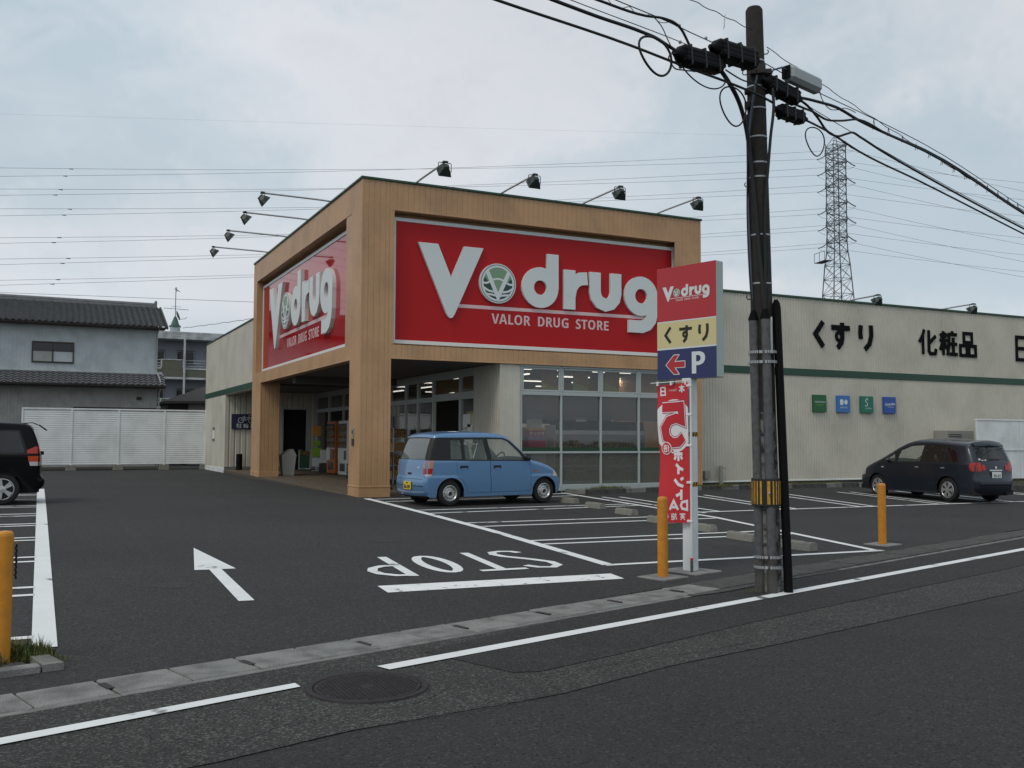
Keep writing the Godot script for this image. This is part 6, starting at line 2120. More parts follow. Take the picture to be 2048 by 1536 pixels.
# ---------------------------------------------------------------- steel tower and its lines
func steel_tower() -> void:
	var base := Vector3(119.4, 0.0, -119.6)
	var s := thing("transmission_tower", "tall grey steel lattice transmission tower behind the long wall", "transmission tower", base, -0.24)
	# half widths at heights: the body is a square frame, wide at the foot
	var hw := func(y: float) -> float: return 1.15 + 0.55 * clampf((34.0 - y) / 3.0, 0, 1) * 0.25 + maxf(0.0, 34.0 - y) * 0.062
	var lv := [0.0, 6.0, 11.5, 16.0, 20.0, 23.2, 26.0, 28.6, 31.0, 33.2, 35.0, 36.7, 38.3, 39.9, 41.4, 43.0, 44.5, 46.0, 47.4, 48.8, 50.2, 51.3]
	var corner := func(y: float, k: int) -> Vector3:
		var w: float = hw.call(y)
		return Vector3([-1, 1, 1, -1][k] * w, y, [-1, -1, 1, 1][k] * w)
	for k in 4:
		var b := MB.new()
		var p := []
		for y in lv:
			p.append(corner.call(y, k))
		b.tube(p, 0.10, 5)
		part("leg", b, M.tower_steel, s)
	for i in lv.size() - 1:
		var b := MB.new()
		for k in 4:
			var j := (k + 1) % 4
			b.tube([corner.call(lv[i], k), corner.call(lv[i + 1], j)], 0.045, 4)
			b.tube([corner.call(lv[i], j), corner.call(lv[i + 1], k)], 0.045, 4)
			b.tube([corner.call(lv[i + 1], k), corner.call(lv[i + 1], j)], 0.05, 4)
		part("bracing", b, M.tower_steel, s)
	var pk := MB.new()
	for k in 4:
		pk.tube([corner.call(51.3, k), Vector3(0, 53.2, 0)], 0.06, 4)
	part("peak", pk, M.tower_steel, s)
	var ys := [50.6, 47.8, 44.9, 41.0, 38.2, 35.2]
	for i in 6:
		for sg in [-1.0, 1.0]:
			var y: float = ys[i]
			var b := MB.new()
			var tip := Vector3(0, y, sg * 3.4)
			for x in [-1.15, 1.15]:
				b.tube([Vector3(x, y, sg * 1.15), tip], 0.07, 4)
				b.tube([Vector3(x, y + 1.3, sg * 1.15), tip], 0.06, 4)
				b.tube([Vector3(x, y + 0.6, sg * 1.15), Vector3(0, y + 0.05, sg * 2.3)], 0.05, 4)
			b.tube([Vector3(-0.6, y, sg * 2.2), Vector3(0.6, y, sg * 2.2)], 0.05, 4)
			var a := part("cross_arm", b, M.tower_steel, s)
			for e in [-1.0, 1.0]:
				b = MB.new()
				b.tube([tip, tip + Vector3(e * 0.9, -0.55, 0), tip + Vector3(e * 1.5, -0.75, 0)], 0.09, 6)
				b.tube([tip + Vector3(e * 1.5, -0.75, 0), tip + Vector3(e * 0.8, -1.2, 0), tip + Vector3(0, -1.35, 0)], 0.025, 4)
				part("insulator_string", b, M.tower_steel, a)
	var pf := MB.new()
	pf.box(Vector3(-3.3, 31.4, -1.6), Vector3(-1.9, 31.5, 1.6))
	for q in [[-3.3, -1.6], [-3.3, 1.6], [-3.3, 0.0]]:
		pf.tube([Vector3(q[0], 31.4, q[1]), Vector3(q[0], 33.0, q[1])], 0.05, 4)
	pf.tube([Vector3(-3.3, 33.0, -1.6), Vector3(-3.3, 33.0, 1.6)], 0.05, 4)
	part("platform", pf, M.tower_steel, s)
	# lines to both sides
	var bs := Basis(Vector3.UP, -0.24)
	var left := [39.4, 38.2, 36.4, 35.5, 33.6, 32.6, 29.5, 28.7, 26.5, 25.7, 23.5, 22.8]
	var right_ := [46.5, 45.0, 43.5, 42.3, 40.6, 39.4, 36.8, 35.6, 33.8, 32.6, 30.9, 29.9]
	var ordinal := ["topmost", "second", "third", "fourth", "fifth", "sixth", "seventh", "eighth", "ninth", "tenth", "eleventh", "lowest"]
	for i in 12:
		var tip: Vector3 = base + bs * Vector3(0, float(ys[i / 2]) - 0.5, 3.4 if i % 2 else -3.4)
		if i % 2:
			tip.y -= 0.4
		var L := Vector3(-5.8, left[i], -151.0)
		var far_ := L + (L - tip) * 0.55
		var b := MB.new()
		var p := []
		for t in 33:
			var u := t / 32.0
			var q := tip.lerp(far_, u)
			# a sagging span that still passes through the point seen at the left edge
			q.y -= 4.0 * (u * (1.0 - u)) * 2.2 - 4.0 * (0.645 * 0.355) * 2.2 * clampf(u / 0.645, 0, 1)
			p.append(q)
		b.tube(p, 0.022, 5)
		var o := solo("power_line", b, M.wire, "thin power line left of the steel tower, %s from the top" % ordinal[i], "power line", "power lines strung from the steel tower")
		var sp := MB.new()
		var m: Vector3 = p[19].lerp(p[20], 0.2 + 0.3 * (i % 4) / 3.0)
		sp.box(m + Vector3(-0.3, -0.11, -0.05), m + Vector3(0.3, -0.01, 0.05), 0.04)
		put("damper", sp.mesh(o.position), M.wire, o)
		b = MB.new()
		p = []
		var Rr := Vector3(152.3, right_[i], -109.0)
		var farr := Rr + (Rr - tip) * 1.6
		for t in 25:
			var u := t / 24.0
			var q := tip.lerp(farr, u)
			q.y -= 4.0 * (u * (1.0 - u)) * 1.2 - 4.0 * (0.385 * 0.615) * 1.2 * clampf(u / 0.385, 0, 1)
			p.append(q)
		b.tube(p, 0.022, 5)
		solo("power_line", b, M.wire, "thin power line right of the steel tower, %s from the top" % ordinal[i], "power line", "power lines strung from the steel tower")
	# fainter wires in the distance
	var b5 := MB.new()
	b5.tube([Vector3(-12.0, 10.9, -72.0), Vector3(-2.44, 10.65, -68.0), Vector3(11.8, 10.1, -61.0), Vector3(30, 9.6, -52.0)], 0.012, 5)
	solo("overhead_wire", b5, M.wire, "faint lone wire just above the ridge of the tiled roof", "wire")
	b5 = MB.new()
	var wl := []
	for t in 40:
		var u := t / 39.0
		wl.append(Vector3(9.8, 10.1, -77.9).lerp(Vector3(20.0, 10.9, -60.0), u) + Vector3(0, -0.5 * u * (1 - u) + 0.03 * sin(t * 2.3), 0))
	b5.tube(wl, 0.02, 5)
	solo("overhead_wire", b5, M.wire, "drooping wire from the cupola towards the orange block", "wire")
	b5 = MB.new()
	b5.tube([Vector3(-35.5, 53.8, -184.5), Vector3(-7, 52.9, -170.5), Vector3(64.2, 50.8, -135.6), Vector3(109.8, 49.6, -113.2), Vector3(125, 49.3, -106)], 0.007, 5)
	solo("power_line", b5, M.wire, "faint earth wire high above the others left of the tower top", "power line", "power lines strung from the steel tower")


# ---------------------------------------------------------------- cars
# local axes: x forward from the rear axle, y up from the ground, z to the car's right
class CarShape:
	var out: PackedVector2Array      # upper outline in side view, from rear foot over the roof to front foot
	var width := 1.48
	var belt := 0.92
	var roof := 1.5
	var tumble := 0.16
	var r := 0.08
	var low := 0.2
	var x0 := 0.0
	var x1 := 1.0
	var ledge := -1.0
	var cum := PackedFloat32Array()
	var bow := 0.10
	var crown := 0.05

	func prepare() -> void:
		cum = PackedFloat32Array([0.0])
		x0 = out[0].x
		x1 = out[0].x
		for i in range(1, out.size()):
			cum.append(cum[i - 1] + out[i].distance_to(out[i - 1]))
			x0 = minf(x0, out[i].x)
			x1 = maxf(x1, out[i].x)

	func length() -> float:
		return cum[cum.size() - 1]

	func dist(p: Vector2) -> float:
		var d := 1e9
		for i in out.size() - 1:
			var q := Geometry2D.get_closest_point_to_segment(p, out[i], out[i + 1])
			d = minf(d, p.distance_to(q))
		return d

	func base(p: Vector2) -> float:
		var h := width / 2.0
		if p.y > belt:
			h -= tumble * (p.y - belt)
		else:
			var t := (belt - p.y) / maxf(0.1, belt - low)
			h -= 0.035 * t * t * t
		if ledge > 0.0:
			h += 0.018 * (1.0 - smoothstep(ledge - 0.012, ledge + 0.012, p.y)) - 0.006
		var e := absf((p.x - (x0 + x1) / 2.0) / ((x1 - x0) / 2.0))
		h *= 1.0 - bow * pow(e, 7.0)
		return h

	func side(p: Vector2) -> float:
		var d := dist(p)
		var h := base(p)
		if d < r:
			h -= r - sqrt(maxf(0.0, r * r - (r - d) * (r - d)))
		return h

	func at(s: float) -> Array:
		s = clampf(s, 0.0, length())
		for i in out.size() - 1:
			if s <= cum[i + 1]:
				var t := (s - cum[i]) / maxf(1e-6, cum[i + 1] - cum[i])
				var d0 := (out[i + 1] - out[maxi(i - 1, 0)]).normalized()
				var d1 := (out[mini(i + 2, out.size() - 1)] - out[i]).normalized()
				var d := d0.lerp(d1, t).normalized()
				return [out[i].lerp(out[i + 1], t), Vector2(-d.y, d.x)]
		return [out[out.size() - 1], Vector2(0, 1)]

	# the strip over rear, roof and front: q.x along the outline, q.y from -1 (left) to 1 (right)
	func strip(q: Vector2, lift := 0.0) -> Vector3:
		var a := at(q.x)
		var p: Vector2 = a[0]
		var n: Vector2 = a[1]
		var h := base(p) - r
		p += n * (crown * (1.0 - q.y * q.y) + lift)
		return Vector3(p.x, p.y, q.y * h)

	# arc length of the outline where it is nearest to a point
	func s_of(p: Vector2) -> float:
		var best := 1e9
		var s := 0.0
		for i in out.size() - 1:
			var q := Geometry2D.get_closest_point_to_segment(p, out[i], out[i + 1])
			var d := p.distance_to(q)
			if d < best:
				best = d
				s = cum[i] + out[i].distance_to(q)
		return s


func smooth_outline(p: Array, k := 5) -> PackedVector2Array:
	var o := PackedVector2Array()
	for i in p.size() - 1:
		var p0: Vector2 = p[maxi(i - 1, 0)]
		var p3: Vector2 = p[mini(i + 2, p.size() - 1)]
		for t in k:
			o.append((p[i] as Vector2).cubic_interpolate(p[i + 1], p0, p3, float(t) / k))
	o.append(p[-1])
	return o


func wheel(parent: Node, at: Vector3, r: float, rr: float, w: float, style: String, out: float) -> void:
	var b := MB.new()
	# axis along z; out = +1 when the outer face looks to +z
	var xf := Transform3D(Basis(Vector3.RIGHT, PI / 2 * out), at)
	b.lathe([Vector2(rr, -w / 2), Vector2(r - 0.03, -w / 2), Vector2(r - 0.006, -w / 2 + 0.02), Vector2(r, -w / 4), Vector2(r, w / 4), Vector2(r - 0.006, w / 2 - 0.02), Vector2(r - 0.03, w / 2 - 0.002), Vector2(rr + 0.02, w / 2), Vector2(rr, w / 2 - 0.006)], xf, 36)
	var o := part("wheel", b, M.tyre, parent)
	var q := MB.new()
	q.lathe([Vector2(rr, w / 2 - 0.004), Vector2(rr - 0.012, w / 2 + 0.004), Vector2(rr - 0.025, w / 2 - 0.012)], xf, 36)
	if style == "steel":
		q.lathe([Vector2(rr - 0.024, w / 2 - 0.012), Vector2(rr - 0.04, w / 2 - 0.035), Vector2(0.085, w / 2 - 0.010), Vector2(0.06, w / 2 - 0.012), Vector2(0.04, w / 2 + 0.004)], xf, 36)
	elif style == "cover":
		for i in 6:
			var a := TAU * i / 6
			var pl := PackedVector2Array()
			for c in [[0.05, -0.5], [0.05, 0.5], [rr * 0.6, 0.30], [rr - 0.03, 0.42], [rr - 0.022, 0.0], [rr - 0.03, -0.42], [rr * 0.6, -0.30]]:
				pl.append(Vector2(cos(a + c[1]), sin(a + c[1])) * c[0])
			q.prism(pl, 0.0, 0.012, Transform3D(xf.basis * Basis(Vector3.RIGHT, -PI / 2), xf * Vector3(0, w / 2 - 0.006, 0)))
		q.lathe([Vector2(0.06, w / 2 + 0.008), Vector2(0.0, w / 2 + 0.016)], xf, 20)
	else:
		for i in 5:
			var a := TAU * i / 5
			var pl := PackedVector2Array()
			for c in [[0.05, -0.5], [0.05, 0.5], [rr - 0.02, 0.26], [rr - 0.02, -0.26]]:
				pl.append(Vector2(cos(a + c[1]), sin(a + c[1])) * c[0])
			q.prism(pl, 0.0, 0.02, Transform3D(xf.basis * Basis(Vector3.RIGHT, -PI / 2), xf * Vector3(0, w / 2 - 0.016, 0)))
		q.lathe([Vector2(0.07, w / 2 + 0.006), Vector2(0.0, w / 2 + 0.014)], xf, 20)
	part("rim", q, M.rim, o)
	q = MB.new()
	q.lathe([Vector2(rr - 0.02, w / 2 - 0.05), Vector2(0.0, w / 2 - 0.045)], xf, 24)
	if style == "steel":
		q.lathe([Vector2(0.04, w / 2 + 0.004), Vector2(0.03, w / 2 + 0.014), Vector2(0.0, w / 2 + 0.016)], xf, 16)
		for i in 10:
			var a := TAU * i / 10
			var c: Vector3 = xf * Vector3(cos(a) * (rr - 0.045), w / 2 - 0.030, sin(a) * (rr - 0.045))
			q.ball(c, Vector3.ONE * 0.011, Transform3D(), 8, 5)
	part("rim_shadow", q, M.rim_dark, o)


func rect2(a: float, b: float, c: float, d: float) -> PackedVector2Array:
	return PackedVector2Array([Vector2(a, b), Vector2(c, b), Vector2(c, d), Vector2(a, d)])


func grown(p: PackedVector2Array, g: float) -> PackedVector2Array:
	return Geometry2D.offset_polygon(p, g, Geometry2D.JOIN_ROUND)[0]


func ccw(p: PackedVector2Array) -> PackedVector2Array:
	if Geometry2D.is_polygon_clockwise(p):
		p.reverse()
	return p


func build_car(root: Node3D, c: CarShape, sp: Dictionary) -> void:
	c.prepare()
	var paint: Material = M[sp.paint]
	# side view: upper outline, then the sill with both wheel openings
	var poly := c.out.duplicate()
	poly.append(Vector2(c.out[-1].x - 0.05, c.low))
	for a in [[sp.wb, sp.arch], [0.0, sp.arch]]:
		var y: float = sp.wr
		for i in 13:
			var t := PI * i / 12.0
			var q := Vector2(a[0] + cos(t) * a[1], y + sin(t) * a[1])
			if i == 0 or i == 12:
				q.y = c.low
			poly.append(q)
	poly.append(Vector2(c.out[0].x + 0.05, c.low))
	poly = ccw(poly)
	var house: PackedVector2Array = ccw(PackedVector2Array(sp.house))
	var wins := []
	for w in sp.windows:
		wins.append(ccw(PackedVector2Array(w[0])))
	var doors := []
	for d in sp.doors:
		doors.append(ccw(PackedVector2Array(d)))
	var lights := []
	for l in sp.side_lights:
		lights.append(ccw(PackedVector2Array(l[0])))
	var L := c.length()
	var sw0: float = c.s_of(sp.wind[0])
	var sw1: float = c.s_of(sp.wind[1])
	var sr0: float = c.s_of(sp.rear_win[0])
	var sr1: float = c.s_of(sp.rear_win[1])
	var wind := rect2(sw0, -0.93, sw1, 0.93)
	var rw: float = sp.rear_half
	var rear := PackedVector2Array([Vector2(sr0, -rw), Vector2(sr1, -rw + 0.02), Vector2(sr1, rw - 0.02), Vector2(sr0, rw)])
	var rear_hole := rear
	if sp.get("rear_black", false):
		rear_hole = rect2(sr0 - 0.01, -1.01, sr1 + 0.02, 1.01)
	var ST := func(q: Vector2) -> Vector3: return c.strip(q)
	var body := MB.new()
	panel(body, rect2(0, -1, L, 1), [wind, rear_hole], ST, 0.09, Vector3(0.01, 1, 0))
	var fix := MB.new()
	for sg in [-1.0, 1.0]:
		var SD := func(q: Vector2) -> Vector3: return Vector3(q.x, q.y, sg * c.side(q))
		var away := Vector3(0, 0.0, sg)
		var holes := [house]
		for d in doors:
			holes.append(grown(d, 0.005))
		panel(body, poly, holes, SD, 0.035, away)
		# black surround of the side windows
		var IN := func(q: Vector2) -> Vector3: return Vector3(q.x, q.y, sg * (c.side(q) - 0.006))
		for bit in Geometry2D.intersect_polygons(house, poly):
			panel(fix, bit, wins, IN, 0.06, away)
		var GL := func(q: Vector2) -> Vector3: return Vector3(q.x, q.y, sg * (c.side(q) - 0.012))
		for i in wins.size():
			var g := MB.new()
			panel(g, wins[i], [], GL, 0.09, away)
			part("side_window", g, M[sp.windows[i][1]], root)
		for d in doors:
			var b := MB.new()
			for bit in Geometry2D.intersect_polygons(d, poly):
				panel(b, bit, [house], SD, 0.05, away)
			var o := part("door", b, paint, root)
			var gap := MB.new()
			var IN2 := func(q: Vector2) -> Vector3: return Vector3(q.x, q.y, sg * (c.side(q) - 0.014))
			for bit in Geometry2D.intersect_polygons(grown(d, 0.02), poly):
				var inner := grown(d, -0.02)
				panel(gap, bit, [inner, house], IN2, 0.08, away)
			part("door_gap", gap, M.car_black, o)
			var hx: float = d[0].x
			for q in d:
				hx = minf(hx, q.x)
			var hp := Vector2(hx + 0.075, sp.handle_y)
			var h := MB.new()
			var UP := func(q: Vector2) -> Vector3: return Vector3(q.x, q.y, sg * (c.side(q) + 0.003))
			panel(h, rect2(hp.x, hp.y - 0.01, hp.x + 0.19, hp.y + 0.055) if sp.dark_handles else rect2(hp.x, hp.y, hp.x + 0.13, hp.y + 0.03), [], UP, 0.05, away)
			part("door_handle", h, M.car_black if sp.dark_handles else M.rim, o)
			if sp.dark_handles:
				h = MB.new()
				var UP2 := func(q: Vector2) -> Vector3: return Vector3(q.x, q.y, sg * (c.side(q) + 0.008))
				panel(h, rect2(hp.x + 0.03, hp.y - 0.025, hp.x + 0.16, hp.y + 0.008), [], UP2, 0.05, away)
				part("handle_grip", h, paint, o)
		for i in lights.size():
			var lm := MB.new()
			var UP := func(q: Vector2) -> Vector3: return Vector3(q.x, q.y, sg * (c.side(q) + 0.006))
			for bit in Geometry2D.intersect_polygons(lights[i], poly):
				panel(lm, bit, [], UP, 0.04, away)
			part(sp.side_lights[i][1], lm, M[sp.side_lights[i][2]], root)
		# mirror
		var mr := MB.new()
		var mp := Vector3(sp.mirror.x, sp.mirror.y, sg * (c.side(sp.mirror) + 0.075))
		mr.ball(mp, Vector3(0.05, 0.06, 0.085))
		mr.tube([mp, Vector3(mp.x, mp.y - 0.05, sg * (c.side(sp.mirror) - 0.01))], 0.02, 8)
		part("side_mirror", mr, M.car_black if sp.dark_handles else paint, root)
	put("body", body.mesh(), paint, root)
	if sp.get("rear_black", false):
		panel(fix, rect2(sr0 - 0.01, -1.0, sr1 + 0.02, 1.0), [rear], func(q: Vector2) -> Vector3: return c.strip(q, -0.003), 0.1, Vector3(-1, 0.3, 0))
	part("window_surround", fix, M.car_black, root)
	var wg := MB.new()
	panel(wg, grown(wind, 0.0), [], func(q: Vector2) -> Vector3: return c.strip(q, -0.008), 0.15, Vector3(0.5, 1, 0))
	part("windscreen", wg, M.glass_car, root)
	wg = MB.new()
	panel(wg, rear, [], func(q: Vector2) -> Vector3: return c.strip(q, -0.006), 0.15, Vector3(-1, 0.3, 0))
	part("rear_window", wg, M[sp.rear_glass], root)
	# lamps and trim that lie on the rear or front: [name, material, s range by points, v0, v1]
	for q in sp.strip_parts:
		var b := MB.new()
		var a0: float = c.s_of(q[2])
		var a1: float = c.s_of(q[3])
		var shape := rect2(minf(a0, a1), q[4], maxf(a0, a1), q[5])
		if q.size() > 7:
			shape = PackedVector2Array()
			for i in 18:
				shape.append(Vector2((a0 + a1) / 2.0 + cos(TAU * i / 18) * absf(a1 - a0) / 2.0, (q[4] + q[5]) / 2.0 + sin(TAU * i / 18) * (q[5] - q[4]) / 2.0))
		panel(b, shape, [], func(u: Vector2) -> Vector3: return c.strip(u, q[6]), 0.06, Vector3(-1, 0.2, 0) if (q[2] as Vector2).x < 0.0 else Vector3(1, 0.2, 0))
		part(q[0], b, M[q[1]], root)
	# underside, inner arches and cabin
	var u := MB.new()
	var hw := c.width / 2.0
	u.box(Vector3(c.x0 + 0.10, c.low - 0.02, -hw + 0.26), Vector3(c.x1 - 0.10, c.low + 0.30, hw - 0.26), 0.02)
	u.box(Vector3(sp.arch + 0.01, c.low - 0.01, -hw + 0.07), Vector3(sp.wb - sp.arch - 0.01, c.low + 0.10, hw - 0.07), 0.01)
	u.box(Vector3(-sp.arch, c.low + 0.30, -hw + 0.10), Vector3(sp.wb + sp.arch, c.low + 0.42, hw - 0.10), 0.01)
	u.box(Vector3(c.x0 + 0.08, c.low, -hw + 0.12), Vector3(-sp.arch - 0.01, c.low + 0.12, hw - 0.12), 0.01)
	u.box(Vector3(sp.wb + sp.arch + 0.01, c.low, -hw + 0.12), Vector3(c.x1 - 0.08, c.low + 0.12, hw - 0.12), 0.01)
	u.box(Vector3(c.x0 + 0.14, c.low + 0.35, -hw + 0.11), Vector3(-0.36, c.belt + 0.01, hw - 0.11), 0.03)
	part("underbody", u, M.car_black, root)
	u = MB.new()
	var by := c.belt
	u.box(Vector3(sp.wind_foot - 0.35, c.low + 0.43, -hw + 0.13), Vector3(sp.wind_foot + 0.05, by - 0.03, hw - 0.13), 0.05)
	part("dashboard", u, M.interior, root)
	for x in sp.seats:
		for z in [-0.34, 0.34]:
			var st := MB.new()
			var xf := Transform3D(Basis(Vector3(0, 0, 1), 0.20), Vector3(x, c.low + 0.55, z))
			st.box(Vector3(-0.06, 0.0, -0.22), Vector3(0.06, 0.52, 0.22), 0.05, xf)
			st.box(Vector3(-0.045, 0.55, -0.12), Vector3(0.045, 0.72, 0.12), 0.04, xf)
			st.box(Vector3(0.0, -0.12, -0.22), Vector3(0.48, 0.02, 0.22), 0.05, xf)
			part("seat", st, M.interior, root)
	var sw := MB.new()
	var ring := []
	for i in 25:
		var a := TAU * i / 24
		ring.append(Vector3(sp.wind_foot - 0.46 + sin(a) * 0.08, by + 0.02 + sin(a) * 0.15, 0.34 + cos(a) * 0.17))
	sw.tube(ring, 0.016, 6)
	part("steering_wheel", sw, M.car_black, root)
	# wheels
	for x in [0.0, sp.wb]:
		for sg in [-1.0, 1.0]:
			wheel(root, Vector3(x, sp.wr, sg * (hw - 0.115)), sp.wr, sp.rim, 0.17, sp.wheel, sg)


func parked_cars() -> void:
	# ---- small blue car
	var a := Vector3(7.55, 0.0, -18.28)
	var f := Vector3(9.86, 0, -18.53)
	var d := (f - a).normalized()
	var turn := atan2(-d.z, d.x)
	var rgt := Vector3(-d.z, 0, d.x)
	var o := a - rgt * 0.66
	o.y = hgt(o.x, o.z)
	var s := thing("blue_car", "small light blue boxy car parked beside the shop entrance", "car", o, turn)
	var c := CarShape.new()
	c.out = smooth_outline([Vector2(-0.50, 0.22), Vector2(-0.56, 0.32), Vector2(-0.575, 0.50), Vector2(-0.54, 0.62), Vector2(-0.515, 0.90), Vector2(-0.43, 1.18), Vector2(-0.335, 1.40), Vector2(-0.24, 1.465), Vector2(0.25, 1.50), Vector2(0.85, 1.50), Vector2(1.25, 1.465), Vector2(1.48, 1.37), Vector2(1.75, 1.13), Vector2(1.97, 0.945), Vector2(2.20, 0.88), Vector2(2.48, 0.785), Vector2(2.64, 0.67), Vector2(2.71, 0.55), Vector2(2.755, 0.46), Vector2(2.76, 0.30), Vector2(2.70, 0.21)])
	c.width = 1.475
	c.belt = 0.915
	c.tumble = 0.17
	c.r = 0.07
	c.low = 0.185
	c.ledge = 0.595
	c.bow = 0.07
	c.crown = 0.035
	build_car(s, c, {"paint": "paint_blue", "wb": 2.31, "arch": 0.315, "wr": 0.262, "rim": 0.165, "wheel": "steel",
		"rear_black": true, "house": [Vector2(-0.62, 0.93), Vector2(1.95, 0.905), Vector2(1.70, 1.13), Vector2(1.46, 1.335), Vector2(1.30, 1.395), Vector2(0.9, 1.405), Vector2(-0.22, 1.395), Vector2(-0.45, 1.385)],
		"windows": [[[Vector2(0.0, 0.955), Vector2(0.27, 0.95), Vector2(0.25, 1.345), Vector2(0.02, 1.345)], "glass_car"], [[Vector2(0.34, 0.945), Vector2(0.86, 0.94), Vector2(0.80, 1.365), Vector2(0.33, 1.36)], "glass_car"], [[Vector2(0.98, 0.94), Vector2(1.80, 0.925), Vector2(1.63, 1.11), Vector2(1.40, 1.315), Vector2(1.27, 1.365), Vector2(0.90, 1.37)], "glass_car"]],
		"doors": [[Vector2(0.14, 0.94), Vector2(0.93, 0.935), Vector2(0.955, 0.27), Vector2(0.42, 0.27), Vector2(0.30, 0.50), Vector2(0.155, 0.62)], [Vector2(0.94, 0.935), Vector2(1.90, 0.925), Vector2(1.965, 0.62), Vector2(1.93, 0.27), Vector2(0.965, 0.27)]],
		"side_lights": [[[Vector2(-0.60, 0.77), Vector2(-0.40, 0.77), Vector2(-0.37, 0.93), Vector2(-0.60, 0.93)], "tail_light", "lens_pink"], [[Vector2(-0.60, 0.655), Vector2(-0.425, 0.655), Vector2(-0.402, 0.768), Vector2(-0.60, 0.768)], "tail_light", "lens_red"], [[Vector2(-0.60, 0.61), Vector2(-0.435, 0.61), Vector2(-0.427, 0.653), Vector2(-0.60, 0.653)], "tail_light", "lens_clear"], [[Vector2(2.05, 0.67), Vector2(2.11, 0.67), Vector2(2.11, 0.715), Vector2(2.05, 0.715)], "side_repeater", "lens_amber"], [[Vector2(2.52, 0.58), Vector2(2.74, 0.56), Vector2(2.66, 0.68), Vector2(2.56, 0.73)], "headlight", "lens_clear"]],
		"mirror": Vector2(1.84, 0.965), "wind": [Vector2(1.46, 1.38), Vector2(1.94, 0.965)], "rear_win": [Vector2(-0.50, 0.945), Vector2(-0.35, 1.37)], "rear_half": 0.90, "rear_glass": "glass_rear", "handle_y": 0.765, "dark_handles": true,
		"strip_parts": [["tail_light", "lens_pink", Vector2(-0.53, 0.77), Vector2(-0.515, 0.915), 0.90, 1.0, 0.006], ["tail_light", "lens_red", Vector2(-0.535, 0.655), Vector2(-0.53, 0.768), 0.90, 1.0, 0.006], ["tail_light", "lens_pink", Vector2(-0.535, 0.655), Vector2(-0.515, 0.915), -1.0, -0.90, 0.006], ["tailgate_handle", "car_black", Vector2(-0.537, 0.63), Vector2(-0.535, 0.675), -0.12, 0.14, 0.008], ["badge", "chrome", Vector2(-0.52, 0.77), Vector2(-0.52, 0.795), 0.52, 0.66, 0.006], ["bumper_groove", "car_black", Vector2(-0.57, 0.545), Vector2(-0.57, 0.552), -0.9, 0.9, 0.002]],
		"wind_foot": 1.85, "seats": [0.05, 0.95]})
	var p := MB.new()
	p.box(Vector3(-0.632, 0.33, -0.165), Vector3(-0.618, 0.495, 0.165), 0.004)
	var pl := part("number_plate", p, M.plate_yellow, s)
	words(pl, "plate_number", "66-00", Vector3(-0.634, 0.385, 0.0), 0.075, 0.26, 0.003, M.band_black, Vector3(0, -PI / 2, 0))
	words(pl, "plate_small_print", "580", Vector3(-0.634, 0.468, 0.0), 0.024, 0.09, 0.003, M.band_black, Vector3(0, -PI / 2, 0))
	p = MB.new()
	p.tube([Vector3(0.6, 0.98, 0.60), Vector3(0.72, 1.30, 0.56)], 0.008, 6)
	part("seat_belt", p, M.notice, s)

	# ---- dark car at the right
	var rd := Vector3(0.11, 0, -1.0).normalized()
	var rr := Vector3(-rd.z, 0, rd.x)
	o = Vector3(19.23, 0, -15.97) + rr * 0.745
	o.y = hgt(o.x, o.z) + 0.0
	var s2 := thing("dark_car", "dark slate blue hatchback parked nose to the kerb by the long wall", "car", o, atan2(-rd.z, rd.x))
	s2.scale = Vector3(0.945, 0.945, 0.84)
	c = CarShape.new()
	c.out = smooth_outline([Vector2(-0.74, 0.26), Vector2(-0.80, 0.36), Vector2(-0.815, 0.55), Vector2(-0.78, 0.66), Vector2(-0.765, 0.88), Vector2(-0.72, 1.04), Vector2(-0.57, 1.36), Vector2(-0.56, 1.435), Vector2(-0.30, 1.475), Vector2(0.30, 1.525), Vector2(0.9, 1.54), Vector2(1.35, 1.50), Vector2(1.75, 1.36), Vector2(2.2, 1.13), Vector2(2.52, 0.985), Vector2(2.85, 0.865), Vector2(3.10, 0.755), Vector2(3.25, 0.645), Vector2(3.32, 0.52), Vector2(3.33, 0.38), Vector2(3.29, 0.27), Vector2(3.22, 0.20)])
	c.width = 1.69
	c.belt = 0.95
	c.tumble = 0.30
	c.r = 0.10
	c.low = 0.20
	c.bow = 0.22
	c.crown = 0.055
